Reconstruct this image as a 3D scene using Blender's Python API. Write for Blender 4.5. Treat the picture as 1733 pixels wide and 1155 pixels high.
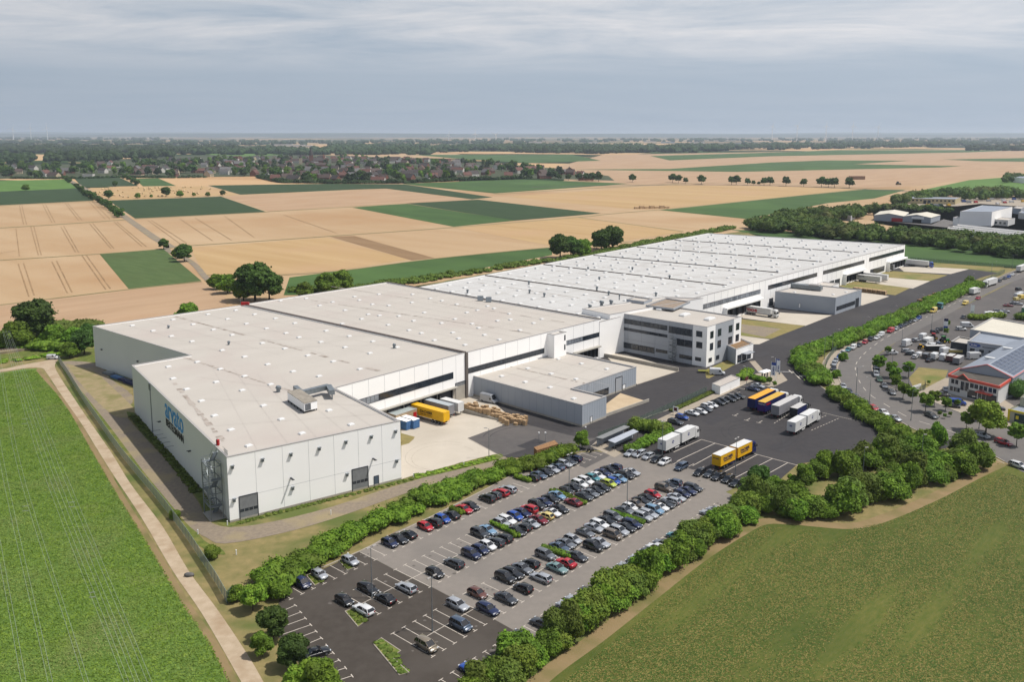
import bpy, math, random
import numpy as np
from mathutils import Vector, Matrix
R = math.radians
scene = bpy.context.scene
for o in list(bpy.data.objects): bpy.data.objects.remove(o)

# ---------------------------------------------------------------- camera, world, sun, exposure
W0, H0 = 1733., 1155.            # size of the photograph, in its pixels
FP, CX, HC = 1520., 880., 84.    # focal length and principal column in those pixels, height of the drone
PT = R(9.132); CY = 226 + FP*math.tan(PT)
cam = bpy.data.cameras.new('camera'); cam_o = bpy.data.objects.new('camera', cam)
scene.collection.objects.link(cam_o); scene.camera = cam_o
cam_o.location = (0, 0, HC); cam_o.rotation_euler = (math.pi/2-PT, 0, 0)
cam.sensor_width = 36; cam.lens = FP/W0*36
cam.shift_x = -(CX-W0/2)/W0; cam.shift_y = -(H0/2-CY)/W0
cam.clip_start = 1; cam.clip_end = 120000

world = bpy.data.worlds.new('World'); scene.world = world; world.use_nodes = True
wn = world.node_tree; wn.nodes.clear()
def N(tree, typ, **kw):
    n = tree.nodes.new(typ)
    for k, v in kw.items():
        if k.startswith('i_'):
            key = k[2:]; key = int(key) if key.isdigit() else key
            n.inputs[key].default_value = v
        else: setattr(n, k, v)
    return n
SUN_EL, SUN_AZ = R(61.3), R(-3)     # azimuth measured from +X towards +Y
L = wn.links.new
sky = N(wn, 'ShaderNodeTexSky', sky_type='NISHITA', sun_disc=False, sun_elevation=SUN_EL, sun_rotation=math.pi/2-SUN_AZ,
        air_density=1.3, dust_density=3.0, ozone_density=1.5, altitude=100)
tc = N(wn, 'ShaderNodeTexCoord')
sep = N(wn, 'ShaderNodeSeparateXYZ'); L(tc.outputs['Generated'], sep.inputs[0])
# cloud layer: project the direction on a flat ceiling so that the clouds flatten towards the horizon
zz = N(wn, 'ShaderNodeMath', operation='MAXIMUM', i_1=0.0); L(sep.outputs['Z'], zz.inputs[0])
za = N(wn, 'ShaderNodeMath', operation='ADD', i_1=0.07); L(zz.outputs[0], za.inputs[0])
dx = N(wn, 'ShaderNodeMath', operation='DIVIDE'); L(sep.outputs['X'], dx.inputs[0]); L(za.outputs[0], dx.inputs[1])
dy = N(wn, 'ShaderNodeMath', operation='DIVIDE'); L(sep.outputs['Y'], dy.inputs[0]); L(za.outputs[0], dy.inputs[1])
cmb = N(wn, 'ShaderNodeCombineXYZ'); L(dx.outputs[0], cmb.inputs[0]); L(dy.outputs[0], cmb.inputs[1])
mp = N(wn, 'ShaderNodeMapping'); mp.inputs['Scale'].default_value = (0.62, 1.0, 1); mp.inputs['Rotation'].default_value = (0, 0, R(8)); mp.inputs['Location'].default_value = (3.1, 1.7, 0)
L(cmb.outputs[0], mp.inputs[0])
cn = N(wn, 'ShaderNodeTexNoise', i_Scale=1.0, i_Detail=15.0, i_Roughness=0.66, i_Distortion=0.5); L(mp.outputs[0], cn.inputs['Vector'])
cr_ = N(wn, 'ShaderNodeValToRGB'); cr_.color_ramp.elements[0].position = 0.30; cr_.color_ramp.elements[1].position = 0.68
L(cn.outputs['Fac'], cr_.inputs[0])
# clouds are thicker higher up, a plain veil near the horizon
hi = N(wn, 'ShaderNodeMapRange', i_1=0.062, i_2=0.105, i_3=0.10, i_4=1.0); L(sep.outputs['Z'], hi.inputs[0])
cf = N(wn, 'ShaderNodeMath', operation='MULTIPLY'); L(cr_.outputs[0], cf.inputs[0]); L(hi.outputs[0], cf.inputs[1])
cz = N(wn, 'ShaderNodeMapRange', i_1=0.25, i_2=0.6, i_3=0.9, i_4=0.25); L(sep.outputs['Z'], cz.inputs[0])
cf2 = N(wn, 'ShaderNodeMath', operation='MULTIPLY'); L(cf.outputs[0], cf2.inputs[0]); L(cz.outputs[0], cf2.inputs[1])
veil = N(wn, 'ShaderNodeMixRGB'); veil.inputs['Color2'].default_value = (3.9, 4.7, 5.75, 1)
vf = N(wn, 'ShaderNodeMapRange', i_1=0.1, i_2=0.5, i_3=0.9, i_4=0.2); L(sep.outputs['Z'], vf.inputs[0]); L(vf.outputs[0], veil.inputs['Fac'])
L(sky.outputs[0], veil.inputs['Color1'])
mixc = N(wn, 'ShaderNodeMixRGB'); mixc.inputs['Color2'].default_value = (7.9, 7.7, 7.75, 1)
L(cf2.outputs[0], mixc.inputs['Fac']); L(veil.outputs[0], mixc.inputs['Color1'])
# the air is a little brighter towards the sun (right) and right above the horizon
sx = N(wn, 'ShaderNodeMapRange', i_1=-0.5, i_2=0.6, i_3=0.97, i_4=1.13); L(sep.outputs['X'], sx.inputs[0])
sm = N(wn, 'ShaderNodeMixRGB', blend_type='MULTIPLY', i_Fac=1.0); L(mixc.outputs[0], sm.inputs['Color1']); L(sx.outputs[0], sm.inputs['Color2'])
bg = N(wn, 'ShaderNodeBackground', i_Strength=0.1); L(sm.outputs[0], bg.inputs[0])
wo = N(wn, 'ShaderNodeOutputWorld'); L(bg.outputs[0], wo.inputs[0])

sl = bpy.data.lights.new('sun', 'SUN'); sl.energy = 4.7; sl.angle = R(0.6); sl.color = (1, 0.95, 0.88)
so = bpy.data.objects.new('sun', sl); scene.collection.objects.link(so)
sd = Vector((math.cos(SUN_EL)*math.cos(SUN_AZ), math.cos(SUN_EL)*math.sin(SUN_AZ), math.sin(SUN_EL)))
so.rotation_euler = sd.to_track_quat('Z', 'Y').to_euler(); so.location = (200, 0, 400)
scene.view_settings.view_transform = 'Standard'; scene.view_settings.look = 'None'
scene.view_settings.exposure = 0; scene.view_settings.gamma = 1

# ---------------------------------------------------------------- helpers
rnd = random.Random(7)
C = scene.collection
def ray(u, v):
    x = (u-CX)/FP; y = -(v-CY)/FP
    return Vector((x, math.cos(PT)+y*math.sin(PT), -math.sin(PT)+y*math.cos(PT)))
def at(u, v, z=0.0):                      # the point at height z seen at photo pixel (u, v)
    d = ray(u, v); t = (z-HC)/d.z
    return Vector((d.x*t, d.y*t, z))
def P2(u, v, z=0.0):
    p = at(u, v, z); return (p.x, p.y)
def pix(p):
    z = p[2]-HC; dep = p[1]*math.cos(PT)-z*math.sin(PT); up = p[1]*math.sin(PT)+z*math.cos(PT)
    return CX+FP*p[0]/dep, CY-FP*up/dep
_LE = Vector((math.cos(R(49.7)), math.sin(R(49.7)))); _LN = Vector((-_LE.y, _LE.x)); _LO = Vector((-21.418, 140.996))
def LP(s, t):                             # car park frame (metres along and across the rows) -> pixel
    p = _LO+_LE*s+_LN*t; return pix((p.x, p.y, 0))
def lin(c): c = c/255.; return c/12.92 if c <= .04045 else ((c+.055)/1.055)**2.4
def S(r, g, b, k=0.85): k *= 0.8; return (min(lin(r)*k,.93), min(lin(g)*k,.93), min(lin(b)*k,.93))

class MB:
    def __init__(s): s.v = []; s.f = []; s.m = []; s.cur = 0
    def face(s, pts):
        i = len(s.v); s.v += [tuple(p) for p in pts]; s.f.append(tuple(range(i, i+len(pts)))); s.m.append(s.cur)
    def hexa(s, b, t):                     # 4 bottom points (ccw seen from above), 4 top points
        i = len(s.v); s.v += [tuple(p) for p in b]+[tuple(p) for p in t]
        for f in ((3,2,1,0),(4,5,6,7),(0,1,5,4),(1,2,6,5),(2,3,7,6),(3,0,4,7)):
            s.f.append(tuple(i+k for k in f)); s.m.append(s.cur)
    def box(s, x0, x1, y0, y1, z0, z1):
        s.hexa([(x0,y0,z0),(x1,y0,z0),(x1,y1,z0),(x0,y1,z0)], [(x0,y0,z1),(x1,y0,z1),(x1,y1,z1),(x0,y1,z1)])
    def obox(s, c, ex, L_, W_, z0, z1):    # oriented box: centre, unit direction, length, width
        e = Vector((ex[0], ex[1])).normalized(); n = Vector((-e.y, e.x)); c = Vector((c[0], c[1]))
        q = [c-e*L_/2-n*W_/2, c+e*L_/2-n*W_/2, c+e*L_/2+n*W_/2, c-e*L_/2+n*W_/2]
        s.hexa([(p.x,p.y,z0) for p in q], [(p.x,p.y,z1) for p in q])
    def bar(s, a, b, w, h=None):           # square bar between two 3-D points
        a = Vector(a); b = Vector(b); d = (b-a).normalized(); h = h or w
        up = Vector((0,0,1)) if abs(d.z) < .95 else Vector((1,0,0))
        x = d.cross(up).normalized()*w/2; y = x.cross(d).normalized()*h/2
        s.hexa([a-x-y, a+x-y, a+x+y, a-x+y], [b-x-y, b+x-y, b+x+y, b-x+y])
    def tube(s, a, b, r0, r1=None, n=8, caps=True):
        a = Vector(a); b = Vector(b); r1 = r0 if r1 is None else r1; d = (b-a).normalized()
        up = Vector((0,0,1)) if abs(d.z) < .95 else Vector((1,0,0))
        x = d.cross(up).normalized(); y = x.cross(d).normalized(); i = len(s.v)
        for c, r in ((a, r0), (b, r1)):
            for k in range(n):
                t = 2*math.pi*k/n; s.v.append(tuple(c+x*r*math.cos(t)+y*r*math.sin(t)))
        for k in range(n):
            j = (k+1) % n; s.f.append((i+k, i+n+k, i+n+j, i+j)); s.m.append(s.cur)
        if caps:
            s.f.append(tuple(range(i, i+n))); s.m.append(s.cur)
            s.f.append(tuple(range(i+2*n-1, i+n-1, -1))); s.m.append(s.cur)
    def prism(s, poly, z0, z1, bottom=False):
        n = len(poly)
        for k in range(n):
            a = poly[k]; b = poly[(k+1) % n]
            s.face([(a[0],a[1],z0),(b[0],b[1],z0),(b[0],b[1],z1),(a[0],a[1],z1)])
        s.face([(p[0],p[1],z1) for p in poly])
        if bottom: s.face([(p[0],p[1],z0) for p in reversed(poly)])
    def build(s, name, mats, parent=None, smooth=False, loc=None):
        me = bpy.data.meshes.new(name); me.from_pydata(s.v, [], s.f)
        if not isinstance(mats, (list, tuple)): mats = [mats]
        for m in mats: me.materials.append(m)
        if len(mats) > 1: me.polygons.foreach_set('material_index', s.m)
        if smooth: me.polygons.foreach_set('use_smooth', [True]*len(s.f))
        me.update(); o = bpy.data.objects.new(name, me); C.objects.link(o)
        if parent is not None: o.parent = parent
        if loc is not None: o.location = loc
        return o
def tag(o, label=None, cat=None, group=None, kind=None):
    if label: o['label'] = label
    if cat: o['category'] = cat
    if group: o['group'] = group
    if kind: o['kind'] = kind
    return o
def empty(name, loc=(0,0,0), rz=0.0):
    o = bpy.data.objects.new(name, None); C.objects.link(o); o.location = loc; o.rotation_euler = (0,0,rz); o.empty_display_size = .5; return o
def copy_tree(o, parent=None):
    c = o.copy(); C.objects.link(c); c.parent = parent
    for ch in o.children: copy_tree(ch, c)
    return c
def smooth_line(pts, n=6, closed=False):
    pts = [Vector((p[0], p[1])) for p in pts]; out = []; m = len(pts)
    for i in range(m if closed else m-1):
        p0 = pts[i-1] if (closed or i > 0) else pts[0]; p1 = pts[i]; p2 = pts[(i+1) % m]
        p3 = pts[(i+2) % m] if (closed or i+2 < m) else pts[-1]
        for k in range(n):
            t = k/n
            out.append(0.5*((2*p1)+(p2-p0)*t+(2*p0-5*p1+4*p2-p3)*t*t+(3*p1-p0-3*p2+p3)*t**3))
    if not closed: out.append(pts[-1])
    return out
def ccw(poly):
    a = sum(poly[i][0]*poly[(i+1) % len(poly)][1]-poly[(i+1) % len(poly)][0]*poly[i][1] for i in range(len(poly)))
    return list(poly) if a > 0 else list(reversed(poly))
def sheet(name, px, z, m, kind='structure', parent=None, ground=False, n=0):
    """flat sheet: px are photo pixels on the ground (or ground points)"""
    pts = [tuple(p) if ground else P2(*p) for p in px]
    if n: pts = [tuple(p) for p in smooth_line(pts, n, True)]
    mb = MB(); mb.face([(p[0], p[1], z) for p in ccw(pts)])
    o = mb.build(name, m, parent)
    if kind and parent is None: o['kind'] = kind
    return o
def strip_pts(line, w):                    # a band of width w along a ground polyline
    line = [Vector((p[0], p[1])) for p in line]; l = []; r = []
    for i, p in enumerate(line):
        a = line[max(i-1, 0)]; b = line[min(i+1, len(line)-1)]; d = (b-a).normalized(); n = Vector((-d.y, d.x))
        l.append(p+n*w/2); r.append(p-n*w/2)
    return l, r
def band(mb, line, w, z, off=0.0, h=None):
    l, r = strip_pts(line, w)
    if off:
        l2, _ = strip_pts(line, 2*abs(off))
        _, r2 = strip_pts(line, 2*abs(off)); line = l2 if off > 0 else r2; l, r = strip_pts(line, w)
    for i in range(len(l)-1):
        if h: mb.hexa([(*r[i],z),(*r[i+1],z),(*l[i+1],z),(*l[i],z)], [(*r[i],z+h),(*r[i+1],z+h),(*l[i+1],z+h),(*l[i],z+h)])
        else: mb.face([(*r[i],z),(*r[i+1],z),(*l[i+1],z),(*l[i],z)])

def in_poly(x, y, poly):
    c = False; j = len(poly)-1
    for i in range(len(poly)):
        if (poly[i][1] > y) != (poly[j][1] > y) and x < (poly[j][0]-poly[i][0])*(y-poly[i][1])/(poly[j][1]-poly[i][1])+poly[i][0]: c = not c
        j = i
    return c
# ---------------------------------------------------------------- materials
MATS = {}
def mat(name, c1, c2=None, scale=1.0, detail=6.0, rough=0.8, stretch=None, rot=0.0, c3=None, scale3=None, contrast=(0.35, 0.65), c3r=(0.5, 0.7),
        bump=0.0, metallic=0.0, spec=0.3, coord='pos', trans=0.0, obj_rand=0.0, coat=0.0, nrough=0.6):
    if name in MATS: return MATS[name]
    m = bpy.data.materials.new(name); MATS[name] = m; m.use_nodes = True; t = m.node_tree; t.nodes.clear(); K = t.links.new
    b = N(t, 'ShaderNodeBsdfPrincipled'); out = N(t, 'ShaderNodeOutputMaterial')
    b.inputs['Roughness'].default_value = rough; b.inputs['Metallic'].default_value = metallic
    b.inputs['Specular IOR Level'].default_value = spec; b.inputs['Coat Weight'].default_value = coat
    b.inputs['Base Color'].default_value = (*c1, 1)
    m.diffuse_color = (*c1, 1)
    if c2 is not None:
        if coord == 'pos': g = N(t, 'ShaderNodeNewGeometry'); vec = g.outputs['Position']
        else: g = N(t, 'ShaderNodeTexCoord'); vec = g.outputs['Object']
        mpn = N(t, 'ShaderNodeMapping'); K(vec, mpn.inputs[0]); mpn.inputs['Rotation'].default_value = (0, 0, rot)
        # (texture space: rotated first, then stretched)
        mp2 = N(t, 'ShaderNodeMapping'); K(mpn.outputs[0], mp2.inputs[0])
        if stretch: mp2.inputs['Scale'].default_value = stretch
        n1 = N(t, 'ShaderNodeTexNoise', i_Scale=scale, i_Detail=detail, i_Roughness=nrough); K(mp2.outputs[0], n1.inputs['Vector'])
        r1 = N(t, 'ShaderNodeMapRange', i_1=contrast[0], i_2=contrast[1]); K(n1.outputs['Fac'], r1.inputs[0])
        mx = N(t, 'ShaderNodeMixRGB'); mx.inputs['Color1'].default_value = (*c1, 1); mx.inputs['Color2'].default_value = (*c2, 1); K(r1.outputs[0], mx.inputs['Fac'])
        col = mx.outputs[0]
        if c3 is not None:
            n3 = N(t, 'ShaderNodeTexNoise', i_Scale=scale3 or scale*.15, i_Detail=4.0); K(mpn.outputs[0], n3.inputs['Vector'])
            r3 = N(t, 'ShaderNodeMapRange', i_1=c3r[0], i_2=c3r[1]); K(n3.outputs['Fac'], r3.inputs[0])
            m3 = N(t, 'ShaderNodeMixRGB'); K(r3.outputs[0], m3.inputs['Fac']); K(col, m3.inputs['Color1']); m3.inputs['Color2'].default_value = (*c3, 1); col = m3.outputs[0]
        if obj_rand:
            oi = N(t, 'ShaderNodeObjectInfo'); hv = N(t, 'ShaderNodeHueSaturation'); K(col, hv.inputs['Color'])
            rr = N(t, 'ShaderNodeMapRange', i_3=1-obj_rand, i_4=1+obj_rand); K(oi.outputs['Random'], rr.inputs[0]); K(rr.outputs[0], hv.inputs['Value'])
            r2 = N(t, 'ShaderNodeMapRange', i_3=.5-obj_rand*.08, i_4=.5+obj_rand*.05); K(oi.outputs['Random'], r2.inputs[0]); K(r2.outputs[0], hv.inputs['Hue'])
            col = hv.outputs[0]
        K(col, b.inputs['Base Color'])
        if bump:
            bp = N(t, 'ShaderNodeBump', i_Strength=1.0, i_Distance=bump); K(n1.outputs['Fac'], bp.inputs['Height']); K(bp.outputs[0], b.inputs['Normal'])
    sh = b.outputs[0]
    if trans:
        tr = N(t, 'ShaderNodeBsdfTranslucent'); 
        if c2 is not None: K(col, tr.inputs[0])
        else: tr.inputs[0].default_value = (*c1, 1)
        ms = N(t, 'ShaderNodeMixShader', i_Fac=trans); K(sh, ms.inputs[1]); K(tr.outputs[0], ms.inputs[2]); sh = ms.outputs[0]
    K(sh, out.inputs[0]); return m
AZ = R(47.3)     # long direction of the warehouse
wheat = mat('ripe_wheat', S(205,176,138,.8), S(192,160,120,.8), .02, 8, .9, (1,.12,1), -AZ, S(187,150,108,.8), .006)
wheat2 = mat('golden_stubble', S(206,174,126,.8), S(190,156,106,.8), .06, 8, .9, (1,.06,1), -AZ, S(200,165,122,.8), .01)
wheat3 = mat('tan_stubble', S(200,168,134,.8), S(184,152,118,.8), .05, 8, .9, (.15,1,1), -AZ, S(190,155,120,.8), .02)
soil = mat('brown_stubble', S(158,128,92,.8), S(146,115,80,.8), .05, 8, .9, (1,.1,1), -AZ)
maize_d = mat('dark_crop', S(44,68,30,.8), S(54,78,36,.8), .1, 8, .9, (1,.15,1), -AZ)
maize = mat('maize_crop', S(74,96,44,.85), S(90,110,58,.85), .3, 8, .9, (1,.15,1), -AZ, S(82,98,48,.8), .02, bump=.2)
crop = mat('green_crop', S(58,88,34,.85), S(72,102,44,.85), .05, 8, .9, (1,.2,1), -AZ, S(80,112,50,.85), .01)
crop2 = mat('light_green_crop', S(82,118,42,.85), S(98,134,54,.85), .05, 8, .9, (1,.2,1), -AZ)
beet = mat('beet_leaves', S(74,104,26,.85), S(118,146,66,.9), 1.3, 12, .8, None, 0, S(124,136,70,.85), .09, (.32,.68), (.55,.8), bump=.15)
meadow = mat('mown_meadow', S(74,98,24,.78), S(126,120,60,.80), 1.1, 15, .95, (.35,1,1), R(-49.7), S(66,90,24,.66), .03, (.30,.72), c3r=(.40,.78), bump=.10, nrough=.78)
drygrass = mat('dry_grass', S(134,128,78,.75), S(166,148,100,.75), .35, 10, .95, None, 0, S(104,116,56,.75), .06, (.35,.65), (.48,.62))
greengrass = mat('verge_grass', S(92,110,44,.7), S(128,136,62,.75), .8, 10, .95, None, 0, S(150,142,84,.75), .12, (.35,.65), (.52,.68), bump=.1)
lawn = mat('sunburnt_lawn', S(142,132,80,.8), S(160,144,92,.8), .4, 10, .95, None, 0, S(116,126,62,.8), .08)
gravel = mat('gravel_track', S(136,124,110,.85), S(156,142,122,.85), 1.2, 10, .95, None, 0, S(160,146,114,.85), .12, c3r=(.5,.66))
worn = mat('worn_ground', S(176,156,122,.8), S(150,142,96,.8), .3, 12, .95, None, 0, S(128,126,72,.8), .09, (.35,.65), (.5,.68))
dirt = mat('pale_dirt', S(206,186,160,.8), S(190,170,142,.8), .5, 10, .95, None, 0, S(176,152,122,.8), .2)
haymark = mat('bare_soil', S(160,136,100,.8), S(146,128,88,.8), .3, 10, .95, (1,.2,1), R(-40), S(120,116,66,.8), .1)
asphalt_lot = mat('car_park_asphalt', S(76,70,64,.85), S(84,78,72,.85), .5, 12, .9, None, 0, S(94,88,82,.85), .05, c3r=(.45,.75), spec=.15)
asphalt = mat('asphalt', S(62,60,62,.85), S(70,67,68,.85), .5, 12, .9, None, 0, S(78,75,74,.85), .035, c3r=(.45,.75))
asphalt2 = mat('asphalt_worn', S(92,88,87,.85), S(102,98,95,.85), .5, 12, .85, None, 0, S(112,106,102,.85), .05, c3r=(.45,.75))
roadm = mat('road_asphalt', S(112,108,106,.85), S(120,116,112,.85), .4, 12, .85, None, 0, S(128,122,116,.85), .03)
lotgrey = mat('paver_grey', S(142,135,127,.8), S(150,142,134,.8), .6, 12, .9, None, 0, S(132,126,120,.8), .04)
concrete = mat('concrete', S(204,194,178,.85), S(212,202,186,.85), .2, 12, .85, None, 0, S(190,180,164,.85), .05, c3r=(.5,.75))
tanpave = mat('tan_paving', S(212,190,158,.85), S(202,180,148,.85), .3, 12, .9, None, 0, S(192,168,136,.85), .08)
paving = mat('paving', S(180,168,150,.85), S(168,156,140,.85), .5, 12, .9)
kerbm = mat('kerb_stone', S(186,176,162,.85), S(170,160,148,.85), .6)
line_m = mat('white_marking', S(228,220,208,.85), S(212,204,192,.85), 2.0)
rubber_m = mat('tyre_marks', S(170,160,146,.8), S(190,180,164,.85), 1.0)
roofA = mat('roof_membrane', S(206,199,189,.79), S(212,205,195,.79), .08, 10, .8, (.15,1,1), -AZ, S(200,190,181,.84), .045, c3r=(.5,.72))
roofB = mat('white_roof_membrane', S(208,207,204,.84), S(214,213,210,.84), .08, 10, .8, (.15,1,1), -AZ, S(196,193,188,.84), .03, c3r=(.55,.75))
stain = mat('roof_stain', S(136,122,108,.8), S(190,180,170,.85), .5, 8, .9, None, 0, None, None, (.3,.55))
seamd = mat('expansion_joint', S(96,88,84,.8), S(110,100,94,.8), 1.0)
panel = mat('white_panel', (.86,.85,.83), (.89,.88,.865), .05, 6, .5, (1,1,3))
panelg = mat('pale_grey_panel', (.34,.36,.39), (.38,.40,.43), .1, 6, .5)
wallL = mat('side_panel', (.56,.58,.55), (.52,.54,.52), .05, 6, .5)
greywall = mat('grey_cladding', (.30,.33,.37), (.33,.36,.40), .1, 6, .5)
copingm = mat('coping_metal', S(178,174,170,.9), None, rough=.5)
darkm = mat('dark_frame', S(58,62,70,.8), None, rough=.5)
steel = mat('galvanised_steel', S(160,168,172,.8), S(140,148,154,.8), 1.5, rough=.45, metallic=.5)
glassm = mat('window_glass', S(40,48,58,.8), S(58,66,76,.8), .4, 3, .12, spec=.6)
glassl = mat('pale_window_glass', S(170,176,184,.8), S(120,126,134,.8), .3, 3, .2, spec=.5)
doorm = mat('grey_door', S(150,152,154,.8), S(138,140,142,.8), 1, rough=.5)
concw = mat('concrete_wall', S(196,190,178,.8), S(184,177,165,.8), .4)
whitep = mat('white_paint', (.8,.8,.79), None, rough=.45)
redp = mat('red_paint', S(190,30,34,.9), None, rough=.45)
bluep = mat('blue_paint', S(84,128,180,.9), S(72,112,160,.9), 1, rough=.5)
skyl = mat('skylight_dome', (.58,.58,.57), None, rough=.4, spec=.4)
black = mat('black_rubber', S(30,30,32,.8), None, rough=.7)
wood = mat('raw_wood', S(176,136,96,.8), S(148,110,76,.8), 2.5, 8, .9, (1,1,4))
pallet_m = mat('pallet_wood', S(206,176,138,1), S(164,136,104,1), 3.0, 8, .9, (1,1,5), 0, S(226,196,150,1), .6, coord='obj')
blue_sign = mat('blue_lettering', S(40,150,215,.9), None, rough=.5)
black_sign = mat('black_lettering', S(26,27,30,.9), None, rough=.5)
white_sign = mat('white_lettering', S(236,236,236,.9), None, rough=.5)
def text(name, s, size, m, o, ex, ey, parent=None, extrude=.04, bold=0.0, align='LEFT', sx=1.0):
    """lettering: origin o, unit vectors ex (reading direction) and ey (up)"""
    cu = bpy.data.curves.new(name, 'FONT'); cu.body = s; cu.size = size; cu.extrude = extrude; cu.offset = bold; cu.align_x = align; cu.materials.append(m)
    cu.resolution_u = 3
    tmp = bpy.data.objects.new('lettering_curve', cu); C.objects.link(tmp); bpy.context.view_layer.update()
    me = bpy.data.meshes.new_from_object(tmp.evaluated_get(bpy.context.evaluated_depsgraph_get())); me.name = name
    bpy.data.objects.remove(tmp); bpy.data.curves.remove(cu)
    ob = bpy.data.objects.new(name, me); C.objects.link(ob); 
    ex = Vector(ex).normalized(); ey = Vector(ey).normalized(); ez = ex.cross(ey)
    M_ = Matrix(((ex.x*sx, ey.x, ez.x, o[0]), (ex.y*sx, ey.y, ez.y, o[1]), (ex.z*sx, ey.z, ez.z, o[2]), (0,0,0,1)))
    ob.matrix_world = M_
    if parent is not None: ob.parent = parent; ob.matrix_parent_inverse = Matrix()
    return ob
# ================================================================ THE GROUND
def farmland_mat():
    m = bpy.data.materials.new('farmland'); m.use_nodes = True; t = m.node_tree; K = t.links.new
    b = t.nodes['Principled BSDF']; b.inputs['Roughness'].default_value = .95; b.inputs['Specular IOR Level'].default_value = .1
    g = N(t, 'ShaderNodeNewGeometry'); mp = N(t, 'ShaderNodeMapping'); K(g.outputs['Position'], mp.inputs[0])
    mp.inputs['Rotation'].default_value = (0, 0, R(20)); mp2 = N(t, 'ShaderNodeMapping'); K(mp.outputs[0], mp2.inputs[0]); mp2.inputs['Scale'].default_value = (.0016, .0034, 1)
    v = N(t, 'ShaderNodeTexVoronoi', i_Scale=1.0); v.distance = 'CHEBYCHEV'; K(mp2.outputs[0], v.inputs['Vector'])
    sp = N(t, 'ShaderNodeSeparateColor'); K(v.outputs['Color'], sp.inputs[0])
    r = N(t, 'ShaderNodeValToRGB'); r.color_ramp.interpolation = 'CONSTANT'; K(sp.outputs[0], r.inputs[0])
    cols = [(0, S(206,172,130)), (.2, S(44,62,34)), (.42, S(196,158,116)), (.52, S(60,84,40)), (.66, S(210,178,134)), (.74, S(40,58,32))]
    e = r.color_ramp.elements; e[0].color = (*cols[0][1], 1); e[1].position = cols[1][0]; e[1].color = (*cols[1][1], 1)
    for p, c in cols[2:]:
        q = e.new(p); q.color = (*c, 1)
    K(r.outputs[0], b.inputs['Base Color']); return m
gm = MB(); gm.face([(-45000,-3000,-.05),(45000,-3000,-.05),(45000,60000,-.05),(-45000,60000,-.05)])
tag(gm.build('ground', farmland_mat()), kind='structure')

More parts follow.
